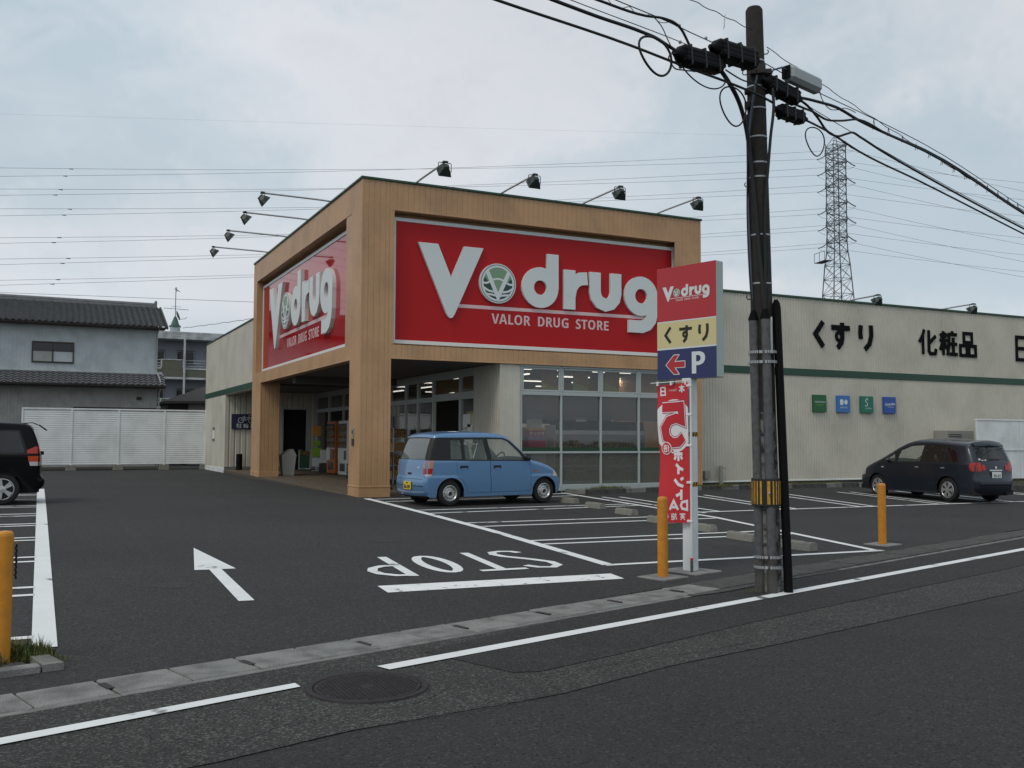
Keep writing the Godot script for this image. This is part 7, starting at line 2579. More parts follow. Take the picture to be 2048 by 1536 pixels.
	build_car(s2, c, {"paint": "paint_slate", "wb": 2.5, "arch": 0.35, "wr": 0.30, "rim": 0.205, "wheel": "cover",
		"house": [Vector2(-0.40, 0.975), Vector2(2.36, 0.955), Vector2(2.05, 1.12), Vector2(1.62, 1.335), Vector2(1.25, 1.43), Vector2(0.8, 1.45), Vector2(0.2, 1.43), Vector2(-0.15, 1.38), Vector2(-0.34, 1.20)],
		"windows": [[[Vector2(-0.33, 1.0), Vector2(0.05, 0.995), Vector2(0.02, 1.36), Vector2(-0.13, 1.34), Vector2(-0.29, 1.18)], "glass_dark"], [[Vector2(0.12, 0.995), Vector2(0.80, 0.985), Vector2(0.72, 1.415), Vector2(0.12, 1.39)], "glass_dark"], [[Vector2(0.90, 0.985), Vector2(1.72, 0.975), Vector2(1.62, 1.26), Vector2(1.26, 1.385), Vector2(0.84, 1.405)], "glass_car"], [[Vector2(1.80, 0.975), Vector2(2.22, 0.972), Vector2(1.84, 1.165)], "glass_car"]],
		"doors": [[Vector2(-0.02, 0.98), Vector2(0.845, 0.98), Vector2(0.87, 0.28), Vector2(0.42, 0.28), Vector2(0.32, 0.62), Vector2(0.05, 0.80)], [Vector2(0.86, 0.98), Vector2(1.90, 0.97), Vector2(2.02, 0.70), Vector2(1.98, 0.28), Vector2(0.885, 0.28)]],
		"side_lights": [[[Vector2(-0.85, 0.78), Vector2(-0.70, 0.78), Vector2(-0.655, 0.84), Vector2(-0.645, 0.93), Vector2(-0.68, 0.985), Vector2(-0.80, 0.99)], "tail_light", "lens_red"], [[Vector2(2.22, 0.80), Vector2(2.30, 0.80), Vector2(2.30, 0.83), Vector2(2.22, 0.83)], "side_repeater", "lens_clear"], [[Vector2(3.0, 0.60), Vector2(3.30, 0.54), Vector2(3.22, 0.68), Vector2(2.95, 0.80)], "headlight", "lens_clear"]],
		"mirror": Vector2(1.98, 1.0), "wind": [Vector2(1.45, 1.47), Vector2(2.48, 1.0)], "rear_win": [Vector2(-0.735, 1.02), Vector2(-0.58, 1.35)], "rear_half": 0.90, "rear_glass": "glass_dark", "handle_y": 0.83, "dark_handles": false,
		"strip_parts": [["tail_light", "lens_red", Vector2(-0.775, 0.78), Vector2(-0.745, 0.985), -1.0, -0.80, 0.007], ["tail_light", "lens_red", Vector2(-0.775, 0.78), Vector2(-0.745, 0.985), 0.80, 1.0, 0.007], ["tail_light", "lens_red", Vector2(-0.772, 0.79), Vector2(-0.752, 0.935), -0.79, -0.59, 0.010, 1], ["tail_light", "lens_red", Vector2(-0.772, 0.79), Vector2(-0.752, 0.935), 0.59, 0.79, 0.010, 1], ["chrome_strip", "chrome", Vector2(-0.772, 0.785), Vector2(-0.768, 0.815), -0.38, 0.38, 0.012], ["plate_recess", "car_black", Vector2(-0.79, 0.60), Vector2(-0.773, 0.775), -0.38, 0.38, 0.003], ["rear_wiper", "car_black", Vector2(-0.73, 1.035), Vector2(-0.722, 1.055), -0.30, 0.40, 0.02], ["roof_spoiler", "paint_slate", Vector2(-0.56, 1.40), Vector2(-0.45, 1.455), -0.92, 0.92, 0.03], ["badge", "chrome", Vector2(-0.765, 0.84), Vector2(-0.758, 0.89), -0.05, 0.05, 0.010], ["sticker", "notice", Vector2(-0.725, 1.045), Vector2(-0.715, 1.085), -0.84, -0.75, 0.002], ["sticker", "notice", Vector2(-0.735, 1.03), Vector2(-0.73, 1.05), -0.70, -0.60, 0.002], ["sticker", "notice", Vector2(-0.735, 1.03), Vector2(-0.73, 1.05), -0.55, -0.45, 0.002]],
		"wind_foot": 2.3, "seats": [0.15, 1.15]})
	p = MB.new()
	p.box(Vector3(-0.862, 0.615, -0.165), Vector3(-0.845, 0.765, 0.165), 0.004)
	pl = part("number_plate", p, M.plate_white, s2)
	words(pl, "plate_number", "35-21", Vector3(-0.864, 0.668, 0.0), 0.065, 0.24, 0.003, M.copper_green, Vector3(0, -PI / 2, 0))
	p = MB.new()
	p.tube([Vector3(-0.70, 0.24, 0.42), Vector3(-0.80, 0.23, 0.42)], 0.03, 10)
	part("exhaust", p, M.iron, s2)

	# ---- black van whose rear end reaches into the frame
	o = Vector3(-0.62, 0.0, -21.75 - 0.74)
	o.y = hgt(o.x, o.z)
	var s3 := thing("black_van", "black van at the left edge, only its rear end in view", "van", o, PI)
	c = CarShape.new()
	c.out = smooth_outline([Vector2(-0.66, 0.30), Vector2(-0.72, 0.36), Vector2(-0.735, 0.50), Vector2(-0.665, 0.57), Vector2(-0.655, 0.95), Vector2(-0.60, 1.25), Vector2(-0.49, 1.52), Vector2(-0.40, 1.60), Vector2(-0.20, 1.625), Vector2(1.0, 1.66), Vector2(2.3, 1.63), Vector2(2.75, 1.50), Vector2(3.3, 1.05), Vector2(3.55, 0.93), Vector2(3.80, 0.80), Vector2(3.86, 0.50), Vector2(3.83, 0.30), Vector2(3.77, 0.22)])
	c.width = 1.69
	c.belt = 0.98
	c.tumble = 0.15
	c.r = 0.08
	c.low = 0.24
	c.bow = 0.08
	c.crown = 0.03
	build_car(s3, c, {"paint": "paint_black", "wb": 2.7, "arch": 0.36, "wr": 0.31, "rim": 0.215, "wheel": "alloy",
		"house": [Vector2(-0.45, 1.0), Vector2(3.1, 1.0), Vector2(2.65, 1.42), Vector2(2.3, 1.52), Vector2(-0.28, 1.50)],
		"windows": [[[Vector2(-0.38, 1.03), Vector2(0.75, 1.03), Vector2(0.75, 1.48), Vector2(-0.25, 1.47)], "glass_dark"], [[Vector2(0.82, 1.03), Vector2(1.75, 1.03), Vector2(1.72, 1.49), Vector2(0.82, 1.49)], "glass_dark"], [[Vector2(1.85, 1.03), Vector2(2.95, 1.03), Vector2(2.60, 1.38), Vector2(2.28, 1.48), Vector2(1.83, 1.49)], "glass_car"]],
		"doors": [[Vector2(0.80, 0.99), Vector2(1.78, 0.99), Vector2(1.78, 0.32), Vector2(0.80, 0.32)], [Vector2(1.80, 0.99), Vector2(2.9, 0.99), Vector2(2.55, 0.70), Vector2(2.30, 0.32), Vector2(1.80, 0.32)]],
		"side_lights": [[[Vector2(-0.66, 1.02), Vector2(-0.42, 1.02), Vector2(-0.42, 1.09), Vector2(-0.56, 1.16), Vector2(-0.66, 1.17)], "tail_light", "lens_red"], [[Vector2(-0.68, 0.86), Vector2(-0.45, 0.86), Vector2(-0.435, 0.97), Vector2(-0.68, 0.97)], "tail_light", "lens_amber_red"], [[Vector2(-0.68, 0.775), Vector2(-0.48, 0.775), Vector2(-0.46, 0.857), Vector2(-0.68, 0.857)], "tail_light", "lens_clear"]],
		"mirror": Vector2(2.9, 1.1), "wind": [Vector2(2.75, 1.48), Vector2(3.3, 1.08)], "rear_win": [Vector2(-0.645, 1.05), Vector2(-0.50, 1.48)], "rear_half": 0.9, "rear_glass": "glass_dark", "handle_y": 0.83, "dark_handles": true,
		"strip_parts": [["tail_light", "lens_red", Vector2(-0.65, 1.0), Vector2(-0.62, 1.17), -1.0, -0.86, 0.006], ["tail_light", "lens_red", Vector2(-0.66, 0.78), Vector2(-0.652, 0.97), -1.0, -0.86, 0.006]],
		"wind_foot": 3.2, "seats": [0.5, 1.6]})
	p = MB.new()
	p.tube([Vector3(-0.34, 1.63, -0.52), Vector3(-0.50, 1.645, -0.54), Vector3(-0.60, 1.60, -0.56)], 0.011, 6)
	p.box(Vector3(-0.10, -0.014, -0.09), Vector3(0.10, 0.014, 0.09), 0.01, Transform3D(Basis(Vector3(0, 0, 1), 0.65), Vector3(-0.69, 1.545, -0.56)))
	part("rear_view_mirror", p, M.car_black, s3)
	p = MB.new()
	p.box(Vector3(-0.73, 0.98, -0.1), Vector3(-0.66, 1.06, 0.1), 0.01)
	part("gate_handle", p, M.car_black, s3)


# ---------------------------------------------------------------- background
func white_fence() -> void:
	var zf := -44.25
	var s := thing("slat_fence", "long white horizontal slat fence on concrete blocks behind the lot", "fence", Vector3(3.0, 0.18, zf))
	var xs := [-0.62, 1.23, 3.06, 4.90, 6.60]
	for i in xs.size():
		var b := MB.new()
		b.box(Vector3(xs[i] - 0.035, 0.36, zf - 0.05), Vector3(xs[i] + 0.035, 2.77, zf + 0.035), 0.006)
		wpart("post", b, M.white_metal, s)
		b = MB.new()
		b.box(Vector3(xs[i] - 0.20, 0.1, zf - 0.17), Vector3(xs[i] + 0.20, 0.40, zf + 0.17), 0.012)
		wpart("foundation_block", b, M.concrete_stop, s)
	var mesh_of := {}
	for i in xs.size() - 1:
		var w: float = xs[i + 1] - xs[i] - 0.074
		var key := snappedf(w, 0.001)
		if not mesh_of.has(key):
			var b := MB.new()
			var p := [Vector2(-0.012, 0.0), Vector2(0.012, 0.003), Vector2(0.015, 0.010), Vector2(0.005, 0.084), Vector2(-0.008, 0.087)]
			var pl := PackedVector2Array(p)
			b.prism(pl, -w / 2, w / 2, Transform3D(Basis(Vector3(0, 0, 1), Vector3.UP, Vector3(-1, 0, 0)), Vector3.ZERO))
			mesh_of[key] = b.mesh()
		for k in 25:
			var o := put("slat", mesh_of[key], M.white_metal, s, Vector3((xs[i] + xs[i + 1]) / 2 - 3.0, 0.42 + k * 0.0905 - 0.18, 0.0), "slat_%03d" % (i * 25 + k))
	var b2 := MB.new()
	b2.box(Vector3(xs[0] - 0.036, 2.71, zf - 0.052), Vector3(6.60, 2.775, zf + 0.037), 0.006)
	wpart("top_rail", b2, M.white_metal, s)
	# lower white fence at the right beside the dark car
	var f := thing("panel_fence", "white panel screen at the right edge behind the dark car", "fence", Vector3(30, 0.26, -20.54))
	for i in 5:
		for j in 2:
			var b := MB.new()
			var x := 26.2 + i * 2.0
			var y := 0.34 + j * 0.93
			b.box(Vector3(x + 0.008, y, -20.54), Vector3(x + 1.992, y + 0.89, -20.60), 0.006)
			wpart("panel", b, M.white_metal, f)
	var q := MB.new()
	q.box(Vector3(26.2, 2.17, -20.52), Vector3(36.2, 2.215, -20.63), 0.006)
	q.box(Vector3(26.2, 1.225, -20.52), Vector3(36.2, 1.268, -20.63), 0.004)
	wpart("rail", q, M.white_metal, f)
	var a := thing("air_conditioner", "beige outdoor air conditioner unit on the wall above the dark car's roof", "air conditioner", Vector3(26.6, 1.25, ZW + 0.35))
	q = MB.new()
	q.box(Vector3(-0.55, 0, -0.33), Vector3(0.75, 0.62, 0.15), 0.02)
	part("casing", q, M.ac_unit, a)
	q = MB.new()
	for k in 7:
		q.box(Vector3(-0.45, 0.12 + k * 0.06, 0.15), Vector3(0.15, 0.14 + k * 0.06, 0.162), 0.003)
	part("grille", q, M.concrete_dark, a)
	q = MB.new()
	q.box(Vector3(-0.45, -0.99, -0.30), Vector3(-0.38, 0.0, 0.10), 0.005)
	q.box(Vector3(0.55, -0.99, -0.30), Vector3(0.62, 0.0, 0.10), 0.005)
	part("support", q, M.galvanised, a)


func tiled_slope(b: MB, x0: float, x1: float, ze: float, ye: float, zr: float, yr: float) -> void:
	# wavy pan tiles laid in courses from eave (ze, ye) up to ridge (zr, yr)
	var len_ := Vector2(zr - ze, yr - ye).length()
	var up := Vector3(0, yr - ye, zr - ze) / len_
	var nn := Vector3(0, -up.z, up.y)
	if nn.y < 0:
		nn = -nn
	var course := 0.235
	var rows := int(round(len_ / course))
	course = len_ / rows
	var pitch := 0.265
	var nx := int((x1 - x0) / pitch)
	var prof := [0.0, 0.012, 0.045, 0.062, 0.045, 0.010]
	for r in rows:
		var lo := Vector3(0, ye, ze) + up * (r * course)
		var hi := lo + up * (course + 0.03)
		for i in nx * 6:
			var xa := x0 + pitch * i / 6.0
			var xb := x0 + pitch * (i + 1) / 6.0
			var ha: float = prof[i % 6]
			var hb: float = prof[(i + 1) % 6]
			var A := Vector3(xa, 0, 0) + lo + nn * (ha + 0.065)
			var B := Vector3(xb, 0, 0) + lo + nn * (hb + 0.065)
			var C := Vector3(xb, 0, 0) + hi + nn * (hb + 0.0)
			var D := Vector3(xa, 0, 0) + hi + nn * (ha + 0.0)
			b.quad(A, B, C, D, nn)
			b.quad(A, B, B - nn * 0.07, A - nn * 0.07, -up)


func tiled_house() -> void:
	var zh := -49.0
	var s := thing("tiled_house", "two storey grey blue house with dark tiled roofs behind the white fence", "house", Vector3(-1.0, 0.1, -52.0))
	var F := Vector3(0, 0, 1)
	var b := MB.new()
	b.siding(Vector3(-9.0, 4.60, zh), Vector3(1, 0, 0), 14.02, 2.35, F, 0.16, 0.008, 0.03)
	b.quad(Vector3(5.02, 4.6, zh), Vector3(5.02, 4.6, zh - 5.2), Vector3(5.02, 6.95, zh - 5.2), Vector3(5.02, 6.95, zh), Vector3(1, 0, 0))
	b.prism(PackedVector2Array([Vector2(0, 6.9), Vector2(-5.2, 6.9), Vector2(-2.6, 8.2)]), -0.01, 0.01, Transform3D(Basis(Vector3(0, 0, 1), Vector3.UP, Vector3(-1, 0, 0)), Vector3(5.0, 0, zh)))
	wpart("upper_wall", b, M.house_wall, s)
	b = MB.new()
	b.siding(Vector3(-9.0, 0.05, zh + 0.02), Vector3(1, 0, 0), 14.05, 3.98, F, 0.14, 0.010, 0.03)
	b.quad(Vector3(5.05, 0.05, zh + 0.02), Vector3(5.05, 0.05, zh - 5.2), Vector3(5.05, 4.6, zh - 5.2), Vector3(5.05, 4.6, zh), Vector3(1, 0, 0))
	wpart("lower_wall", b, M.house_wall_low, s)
	b = MB.new()
	tiled_slope(b, -9.0, 5.40, zh + 0.75, 6.80, zh - 2.6, 8.12)
	tiled_slope(b, -9.0, 5.40, zh - 5.95, 6.80, zh - 2.6, 8.12)
	tag(wpart("roof_tiles", b, M.roof_tile, s), "", "", "", "stuff")
	b = MB.new()
	b.box(Vector3(-9.0, 6.74, zh + 0.70), Vector3(5.34, 6.82, zh + 0.64), 0.005)
	b.box(Vector3(-9.0, 6.72, zh + 0.62), Vector3(5.30, 6.80, zh), 0.005)
	b.prism(PackedVector2Array([Vector2(0.72, 6.72), Vector2(-2.6, 8.04), Vector2(-5.9, 6.72), Vector2(-5.9, 6.86), Vector2(-2.6, 8.2), Vector2(0.72, 6.86)]), -0.05, 0.03, Transform3D(Basis(Vector3(0, 0, 1), Vector3.UP, Vector3(-1, 0, 0)), Vector3(5.36, 0, zh)))
	wpart("eave", b, M.eave, s)
	b = MB.new()
	b.tube([Vector3(-9.0, 8.27, zh - 2.6), Vector3(5.15, 8.27, zh - 2.6)], 0.12, 10)
	b.box(Vector3(-9.0, 8.10, zh - 2.78), Vector3(5.2, 8.22, zh - 2.42), 0.02)
	b.box(Vector3(5.08, 8.12, zh - 2.75), Vector3(5.2, 8.50, zh - 2.45), 0.04)
	wpart("ridge", b, M.roof_tile, s)
	b = MB.new()
	tiled_slope(b, -9.0, 5.40, zh + 1.0, 3.98, zh, 4.58)
	tag(wpart("pent_roof_tiles", b, M.roof_tile, s), "", "", "", "stuff")
	b = MB.new()
	b.box(Vector3(-9.0, 3.93, zh + 0.96), Vector3(5.36, 4.02, zh + 0.88), 0.005)
	b.box(Vector3(-9.0, 3.90, zh + 0.86), Vector3(5.34, 3.97, zh + 0.04), 0.005)
	b.box(Vector3(-9.0, 4.56, zh + 0.06), Vector3(5.25, 4.66, zh), 0.01)
	wpart("pent_eave", b, M.eave, s)
	b = MB.new()
	b.box(Vector3(-9.0, 4.60, zh + 0.075), Vector3(5.25, 4.70, zh + 0.062), 0.004)
	wpart("pent_flashing", b, M.house_wall, s)
	b = MB.new()
	b.tube([Vector3(5.02, 6.78, zh + 0.66), Vector3(4.98, 6.55, zh + 0.08), Vector3(4.98, 4.75, zh + 0.08), Vector3(5.08, 4.4, zh + 0.55), Vector3(5.14, 4.02, zh + 0.95), Vector3(5.12, 3.7, zh + 0.10), Vector3(5.12, 0.2, zh + 0.10)], 0.035, 8)
	wpart("downpipe", b, M.house_wall_low, s)
	b = MB.new()
	for q in [[Vector3(-0.40, 5.90, zh + 0.06), Vector3(1.36, 5.965, zh)], [Vector3(-0.40, 4.985, zh + 0.08), Vector3(1.36, 5.05, zh)], [Vector3(-0.40, 5.051, zh + 0.06), Vector3(-0.345, 5.899, zh)], [Vector3(1.305, 5.051, zh + 0.06), Vector3(1.36, 5.899, zh)], [Vector3(0.445, 5.051, zh + 0.05), Vector3(0.50, 5.899, zh)]]:
		b.box(q[0], q[1], 0.004)
	var w := wpart("window", b, M.eave, s)
	for q in [[-0.345, 0.445, 5.51, 5.90, "glass_dark"], [0.50, 1.305, 5.51, 5.90, "apt_glass"], [-0.345, 0.445, 5.05, 5.505, "house_wall_low"], [0.50, 1.305, 5.05, 5.505, "house_wall"]]:
		b = MB.new()
		b.box(Vector3(q[0], q[2], zh + 0.02), Vector3(q[1], q[3], zh + 0.012))
		wpart("pane", b, M["apt_glass" if q[4] == "glass_dark" else q[4]], w)
	b = MB.new()
	b.box(Vector3(4.12, 3.36, zh + 0.15), Vector3(4.34, 3.50, zh + 0.02), 0.01)
	wpart("vent_hood", b, M.eave, s)
	b = MB.new()
	b.box(Vector3(1.4, 2.85, zh + 0.12), Vector3(5.0, 2.98, zh + 0.02), 0.01)
	wpart("low_window_head", b, M.eave, s)
	# small outbuilding right of the house
	var t := thing("shed", "low shed with a dark hipped roof between the fence and the apartment block", "shed", Vector3(8.6, 0.1, -53.5))
	b = MB.new()
	b.box(Vector3(6.9, 0.1, -52.0), Vector3(12.0, 3.62, -56.0))
	wpart("wall", b, M.shed, t)
	b = MB.new()
	b.box(Vector3(5.95, 0.1, -52.4), Vector3(6.88, 3.45, -55.8))
	wpart("side_wall", b, M.eave, t)
	b = MB.new()
	b.quad(Vector3(5.6, 3.42, -51.6), Vector3(12.4, 3.62, -51.6), Vector3(11.5, 4.45, -54.0), Vector3(7.9, 4.3, -54.0), Vector3(0, 1, 1))
	b.quad(Vector3(5.6, 3.42, -51.6), Vector3(7.9, 4.3, -54.0), Vector3(7.9, 4.3, -55.0), Vector3(5.6, 3.42, -56.4), Vector3(-1, 1, 0))
	b.quad(Vector3(5.6, 3.30, -51.6), Vector3(12.4, 3.50, -51.6), Vector3(12.4, 3.62, -51.6), Vector3(5.6, 3.42, -51.6), Vector3(0, 0, 1))
	b.quad(Vector3(5.6, 3.30, -51.6), Vector3(12.4, 3.50, -51.6), Vector3(12.4, 3.50, -56.4), Vector3(5.6, 3.30, -56.4), Vector3.DOWN)
	b.quad(Vector3(5.6, 3.30, -51.6), Vector3(5.6, 3.42, -51.6), Vector3(5.6, 3.42, -56.4), Vector3(5.6, 3.30, -56.4), Vector3(-1, 0, 0))
	wpart("roof", b, M.eave, t)


func apartment_block() -> void:
	var za := -78.0
	var s := thing("apartment_block", "white apartment block with open corridors and mottled parapets behind the tiled house", "building", Vector3(16, 0.0, -83))
	var F := Vector3(0, 0, 1)
	var b := MB.new()
	b.box(Vector3(2.0, 0.0, za - 1.7), Vector3(30, 9.6, za - 10))
	wpart("wall", b, M.apt_wall, s)
	b = MB.new()
	b.box(Vector3(1.5, 9.22, za + 0.10), Vector3(30.5, 9.50, za - 10.2), 0.02)
	b.box(Vector3(1.6, 9.50, za + 0.02), Vector3(30.4, 9.82, za - 10.1), 0.03)
	wpart("roof", b, M.apt_white, s)
	for y in [3.1, 6.12]:
		b = MB.new()
		b.box(Vector3(2.0, y, za + 0.03), Vector3(30, y + 0.16, za - 1.69), 0.01)
		wpart("corridor_slab", b, M.apt_white, s)
	for y in [0.2, 3.26, 6.28]:
		b = MB.new()
		var x := 2.4
		while x < 30.0:
			b.box(Vector3(x, y, za), Vector3(x + 4.45, y + 0.60, za - 0.12), 0.01)
			b.box(Vector3(x + 1.45, y + 0.601, za), Vector3(x + 3.05, y + 1.30, za - 0.12), 0.01)
			x += 4.45
		wpart("parapet", b, M.apt_pebble, s)
		b = MB.new()
		x = 2.4
		while x < 30.0:
			b.box(Vector3(x, y + 0.60, za + 0.03), Vector3(x + 1.45, y + 0.72, za - 0.15), 0.01)
			b.box(Vector3(x + 3.05, y + 0.60, za + 0.03), Vector3(x + 4.45, y + 0.72, za - 0.15), 0.01)
			b.box(Vector3(x + 1.40, y + 0.721, za + 0.03), Vector3(x + 1.5, y + 1.38, za - 0.15), 0.01)
			b.box(Vector3(x + 3.0, y + 0.721, za + 0.03), Vector3(x + 3.1, y + 1.38, za - 0.15), 0.01)
			b.box(Vector3(x + 1.501, y + 1.30, za + 0.03), Vector3(x + 2.999, y + 1.38, za - 0.15), 0.01)
			for k in 3:
				for e in [[x, x + 1.4], [x + 3.1, x + 4.45]]:
					b.tube([Vector3(e[0], y + 0.86 + k * 0.22, za - 0.05), Vector3(e[1], y + 0.86 + k * 0.22, za - 0.05)], 0.028, 5)
			x += 4.45
		wpart("railing", b, M.apt_white, s)
		x = 4.6
		while x < 29.0:
			if y > 3.0:
				b = MB.new()
				b.box(Vector3(x - 1.65, y + 1.15, za - 1.66), Vector3(x - 0.35, y + 2.15, za - 1.72), 0.01)
				var w := wpart("window", b, M.apt_white, s)
				b = MB.new()
				b.box(Vector3(x - 1.59, y + 1.21, za - 1.640), Vector3(x - 0.41, y + 2.09, za - 1.655))
				wpart("pane", b, M.apt_glass, w)
				b = MB.new()
				for k in 11:
					b.box(Vector3(x - 1.65 + k * 0.13, y + 1.10, za - 1.50), Vector3(x - 1.63 + k * 0.13, y + 2.2, za - 1.48))
				b.box(Vector3(x - 1.68, y + 1.08, za - 1.50), Vector3(x - 0.33, y + 1.12, za - 1.46))
				b.box(Vector3(x - 1.68, y + 2.18, za - 1.50), Vector3(x - 0.33, y + 2.22, za - 1.46))
				wpart("grille", b, M.eave, w)
				b = MB.new()
				b.box(Vector3(x + 0.6, y, za - 1.66), Vector3(x + 1.45, y + 2.05, za - 1.71), 0.01)
				wpart("door", b, M.apt_wall, s)
			x += 2.225
	for x in [5.51, 9.96, 14.41, 18.86]:
		b = MB.new()
		b.box(Vector3(x - 0.075, 0.0, za + 0.18), Vector3(x + 0.075, 9.22, za + 0.04), 0.02)
		wpart("column", b, M.apt_white, s)
	b = MB.new()
	b.box(Vector3(9.02, 9.82, za - 0.9), Vector3(9.72, 10.28, za - 1.6), 0.02)
	var cu := wpart("cupola", b, M.apt_white, s)
	b = MB.new()
	b.lathe([Vector2(0.44, 0.0), Vector2(0.44, 0.12), Vector2(0.34, 0.14), Vector2(0.12, 0.75), Vector2(0.0, 0.95)], Transform3D(Basis(), Vector3(9.37, 10.28, za - 1.25)), 16)
	wpart("cupola_roof", b, M.copper_green, cu)
	var an := thing("television_antenna", "television antenna mast with a satellite dish on the little green cupola", "antenna", Vector3(9.37, 11.2, za - 1.25))
	b = MB.new()
	b.tube([Vector3(0, -0.1, 0), Vector3(0, 2.25, 0)], 0.03, 6)
	part("mast", b, M.wire, an)
	b = MB.new()
	b.tube([Vector3(-0.85, 0.55, 0), Vector3(1.0, 0.5, 0)], 0.018, 5)
	for k in 8:
		b.tube([Vector3(-0.8 + k * 0.24, 0.53, -0.3), Vector3(-0.8 + k * 0.24, 0.53, 0.3)], 0.010, 4)
	b.tube([Vector3(-0.3, 0.72, 0), Vector3(0.4, 0.70, 0)], 0.014, 5)
	part("yagi_boom", b, M.wire, an)
	b = MB.new()
	b.tube([Vector3(-0.10, 2.12, 0), Vector3(0.28, 1.90, 0.1)], 0.03, 5)
	b.tube([Vector3(0.05, 2.2, 0.2), Vector3(0.1, 1.9, -0.2)], 0.02, 5)
	part("top_element", b, M.wire, an)
	b = MB.new()
	b.lathe([Vector2(0.0, 0.0), Vector2(0.2, 0.03), Vector2(0.36, 0.10), Vector2(0.38, 0.12)], Transform3D(Basis(Vector3(0, 0, 1), -1.2), Vector3(0.10, -0.02, 0.1)), 18)
	b.tube([Vector3(0.1, -0.35, 0.1), Vector3(0.72, -0.22, 0.15), Vector3(0.85, -0.10, 0.15)], 0.02, 5)
	part("satellite_dish", b, M.copper_green, an)


# ---------------------------------------------------------------- things in the porch
func porch_things() -> void:
	var fy := func(z: float) -> float: return 0.187 + (CZ - z) / (CZ - ZK) * 0.103 + 0.008
	var b := MB.new()
	# swing-top bin
	var s := thing("litter_bin", "pale grey swing top litter bin beside the rear porch pillar", "litter bin", Vector3(7.70, fy.call(-33.2), -33.2))
	var ring := func(w: float, d: float, y: float) -> Array: return [Vector3(-w, y, -d), Vector3(w, y, -d), Vector3(w, y, d), Vector3(-w, y, d)]
	var lv := [ring.call(0.185, 0.17, 0.0), ring.call(0.245, 0.22, 0.66), ring.call(0.26, 0.235, 0.665), ring.call(0.26, 0.235, 0.70)]
	for i in lv.size() - 1:
		for k in 4:
			b.quad(lv[i][k], lv[i][(k + 1) % 4], lv[i + 1][(k + 1) % 4], lv[i + 1][k], (lv[i][k] + lv[i][(k + 1) % 4]) * Vector3(1, 0, 1))
	part("body", b, M.bin, s)
	b = MB.new()
	b.prism(PackedVector2Array([Vector2(-0.255, 0.70), Vector2(0.255, 0.70), Vector2(0.14, 0.91), Vector2(0.05, 0.90)]), -0.23, 0.23)
	part("swing_lid", b, M.bin, s)
	# vending machines on the shop front
	var n := 0
	for q in [[-32.55, "white vending machine in the porch, right of the orange one", "vend_white"], [-34.05, "orange vending machine in the porch, left of the white one", "vend_orange"]]:
		var v := thing("vending_machine", q[1], "vending machine", Vector3(9.78, fy.call(q[0]), q[0]), -PI / 2, "vending machines in the porch")
		b = MB.new()
		b.box(Vector3(-0.55, 0.02, -0.36), Vector3(0.55, 1.90, 0.33), 0.02)
		part("casing", b, M[q[2]], v)
		b = MB.new()
		b.box(Vector3(-0.48, 0.95, 0.331), Vector3(0.48, 1.80, 0.345), 0.004)
		part("display_window", b, M.vend_panel, v)
		b = MB.new()
		for r in 3:
			for k in 8:
				var x := -0.40 + k * 0.115
				b.tube([Vector3(x, 1.02 + r * 0.26, 0.35), Vector3(x, 1.18 + r * 0.26, 0.35)], 0.03, 8)
		part("sample_cans", b, M.shelf_goods, v)
		b = MB.new()
		b.box(Vector3(-0.54, 0.90, 0.331), Vector3(0.54, 0.935, 0.35), 0.003)
		b.box(Vector3(-0.54, 0.50, 0.331), Vector3(-0.10, 0.89, 0.34), 0.003)
		part("front_trim", b, M.vend_white, v)
		b = MB.new()
		b.box(Vector3(0.18, 0.55, 0.331), Vector3(0.45, 0.86, 0.345), 0.004)
		b.box(Vector3(-0.30, 0.15, 0.331), Vector3(0.30, 0.42, 0.346), 0.006)
		part("delivery_flap", b, M.vend_panel, v)
		n += 1
	# green-panel stand, lime flags, orange box on a stand, clutter
	s = thing("sign_stand", "low pedestal stand with a dark green panel in a white frame in the porch", "sign stand", Vector3(9.62, fy.call(-38.5), -38.5), -0.25)
	b = MB.new()
	b.tube([Vector3(-0.22, 0.0, 0.02), Vector3(-0.22, 0.78, 0.0), Vector3(0.22, 0.78, 0.0), Vector3(0.22, 0.0, 0.02)], 0.018, 8)
	b.box(Vector3(-0.23, 0.02, -0.08), Vector3(0.23, 0.05, 0.10), 0.01)
	part("frame", b, M.sign_white, s)
	b = MB.new()
	b.box(Vector3(-0.20, 0.06, 0.0), Vector3(0.20, 0.56, 0.015), 0.003)
	part("green_panel", b, M.stand_green, s)
	b = MB.new()
	b.box(Vector3(-0.20, 0.57, 0.0), Vector3(0.20, 0.74, 0.05), 0.01)
	part("leaflets", b, M.shelf_goods, s)
	s = thing("promo_stand", "narrow stand with an orange box and lime green cards in the porch", "promotional stand", Vector3(9.66, fy.call(-36.8), -36.8), -0.3)
	b = MB.new()
	b.tube([Vector3(0, 0, 0), Vector3(0, 1.45, 0)], 0.02, 8)
	b.box(Vector3(-0.18, 0.0, -0.15), Vector3(0.18, 0.04, 0.15), 0.01)
	part("pole", b, M.steel, s)
	b = MB.new()
	b.box(Vector3(-0.16, 1.36, -0.03), Vector3(0.16, 1.74, 0.04), 0.01)
	part("orange_box", b, M.signal_orange, s)
	b = MB.new()
	b.box(Vector3(-0.14, 0.98, 0.0), Vector3(0.14, 1.18, 0.03), 0.005)
	b.box(Vector3(-0.18, 0.56, 0.0), Vector3(0.18, 0.90, 0.03), 0.005)
	part("lime_card", b, M.lime, s)
	b = MB.new()
	b.box(Vector3(-0.17, 0.18, 0.0), Vector3(0.17, 0.52, 0.03), 0.005)
	part("white_card", b, M.notice, s)
	s = thing("leaflet_rack", "small rack of white leaflets between the promotional stand and the orange vending machine", "leaflet rack", Vector3(9.6, fy.call(-35.5), -35.5), -0.4)
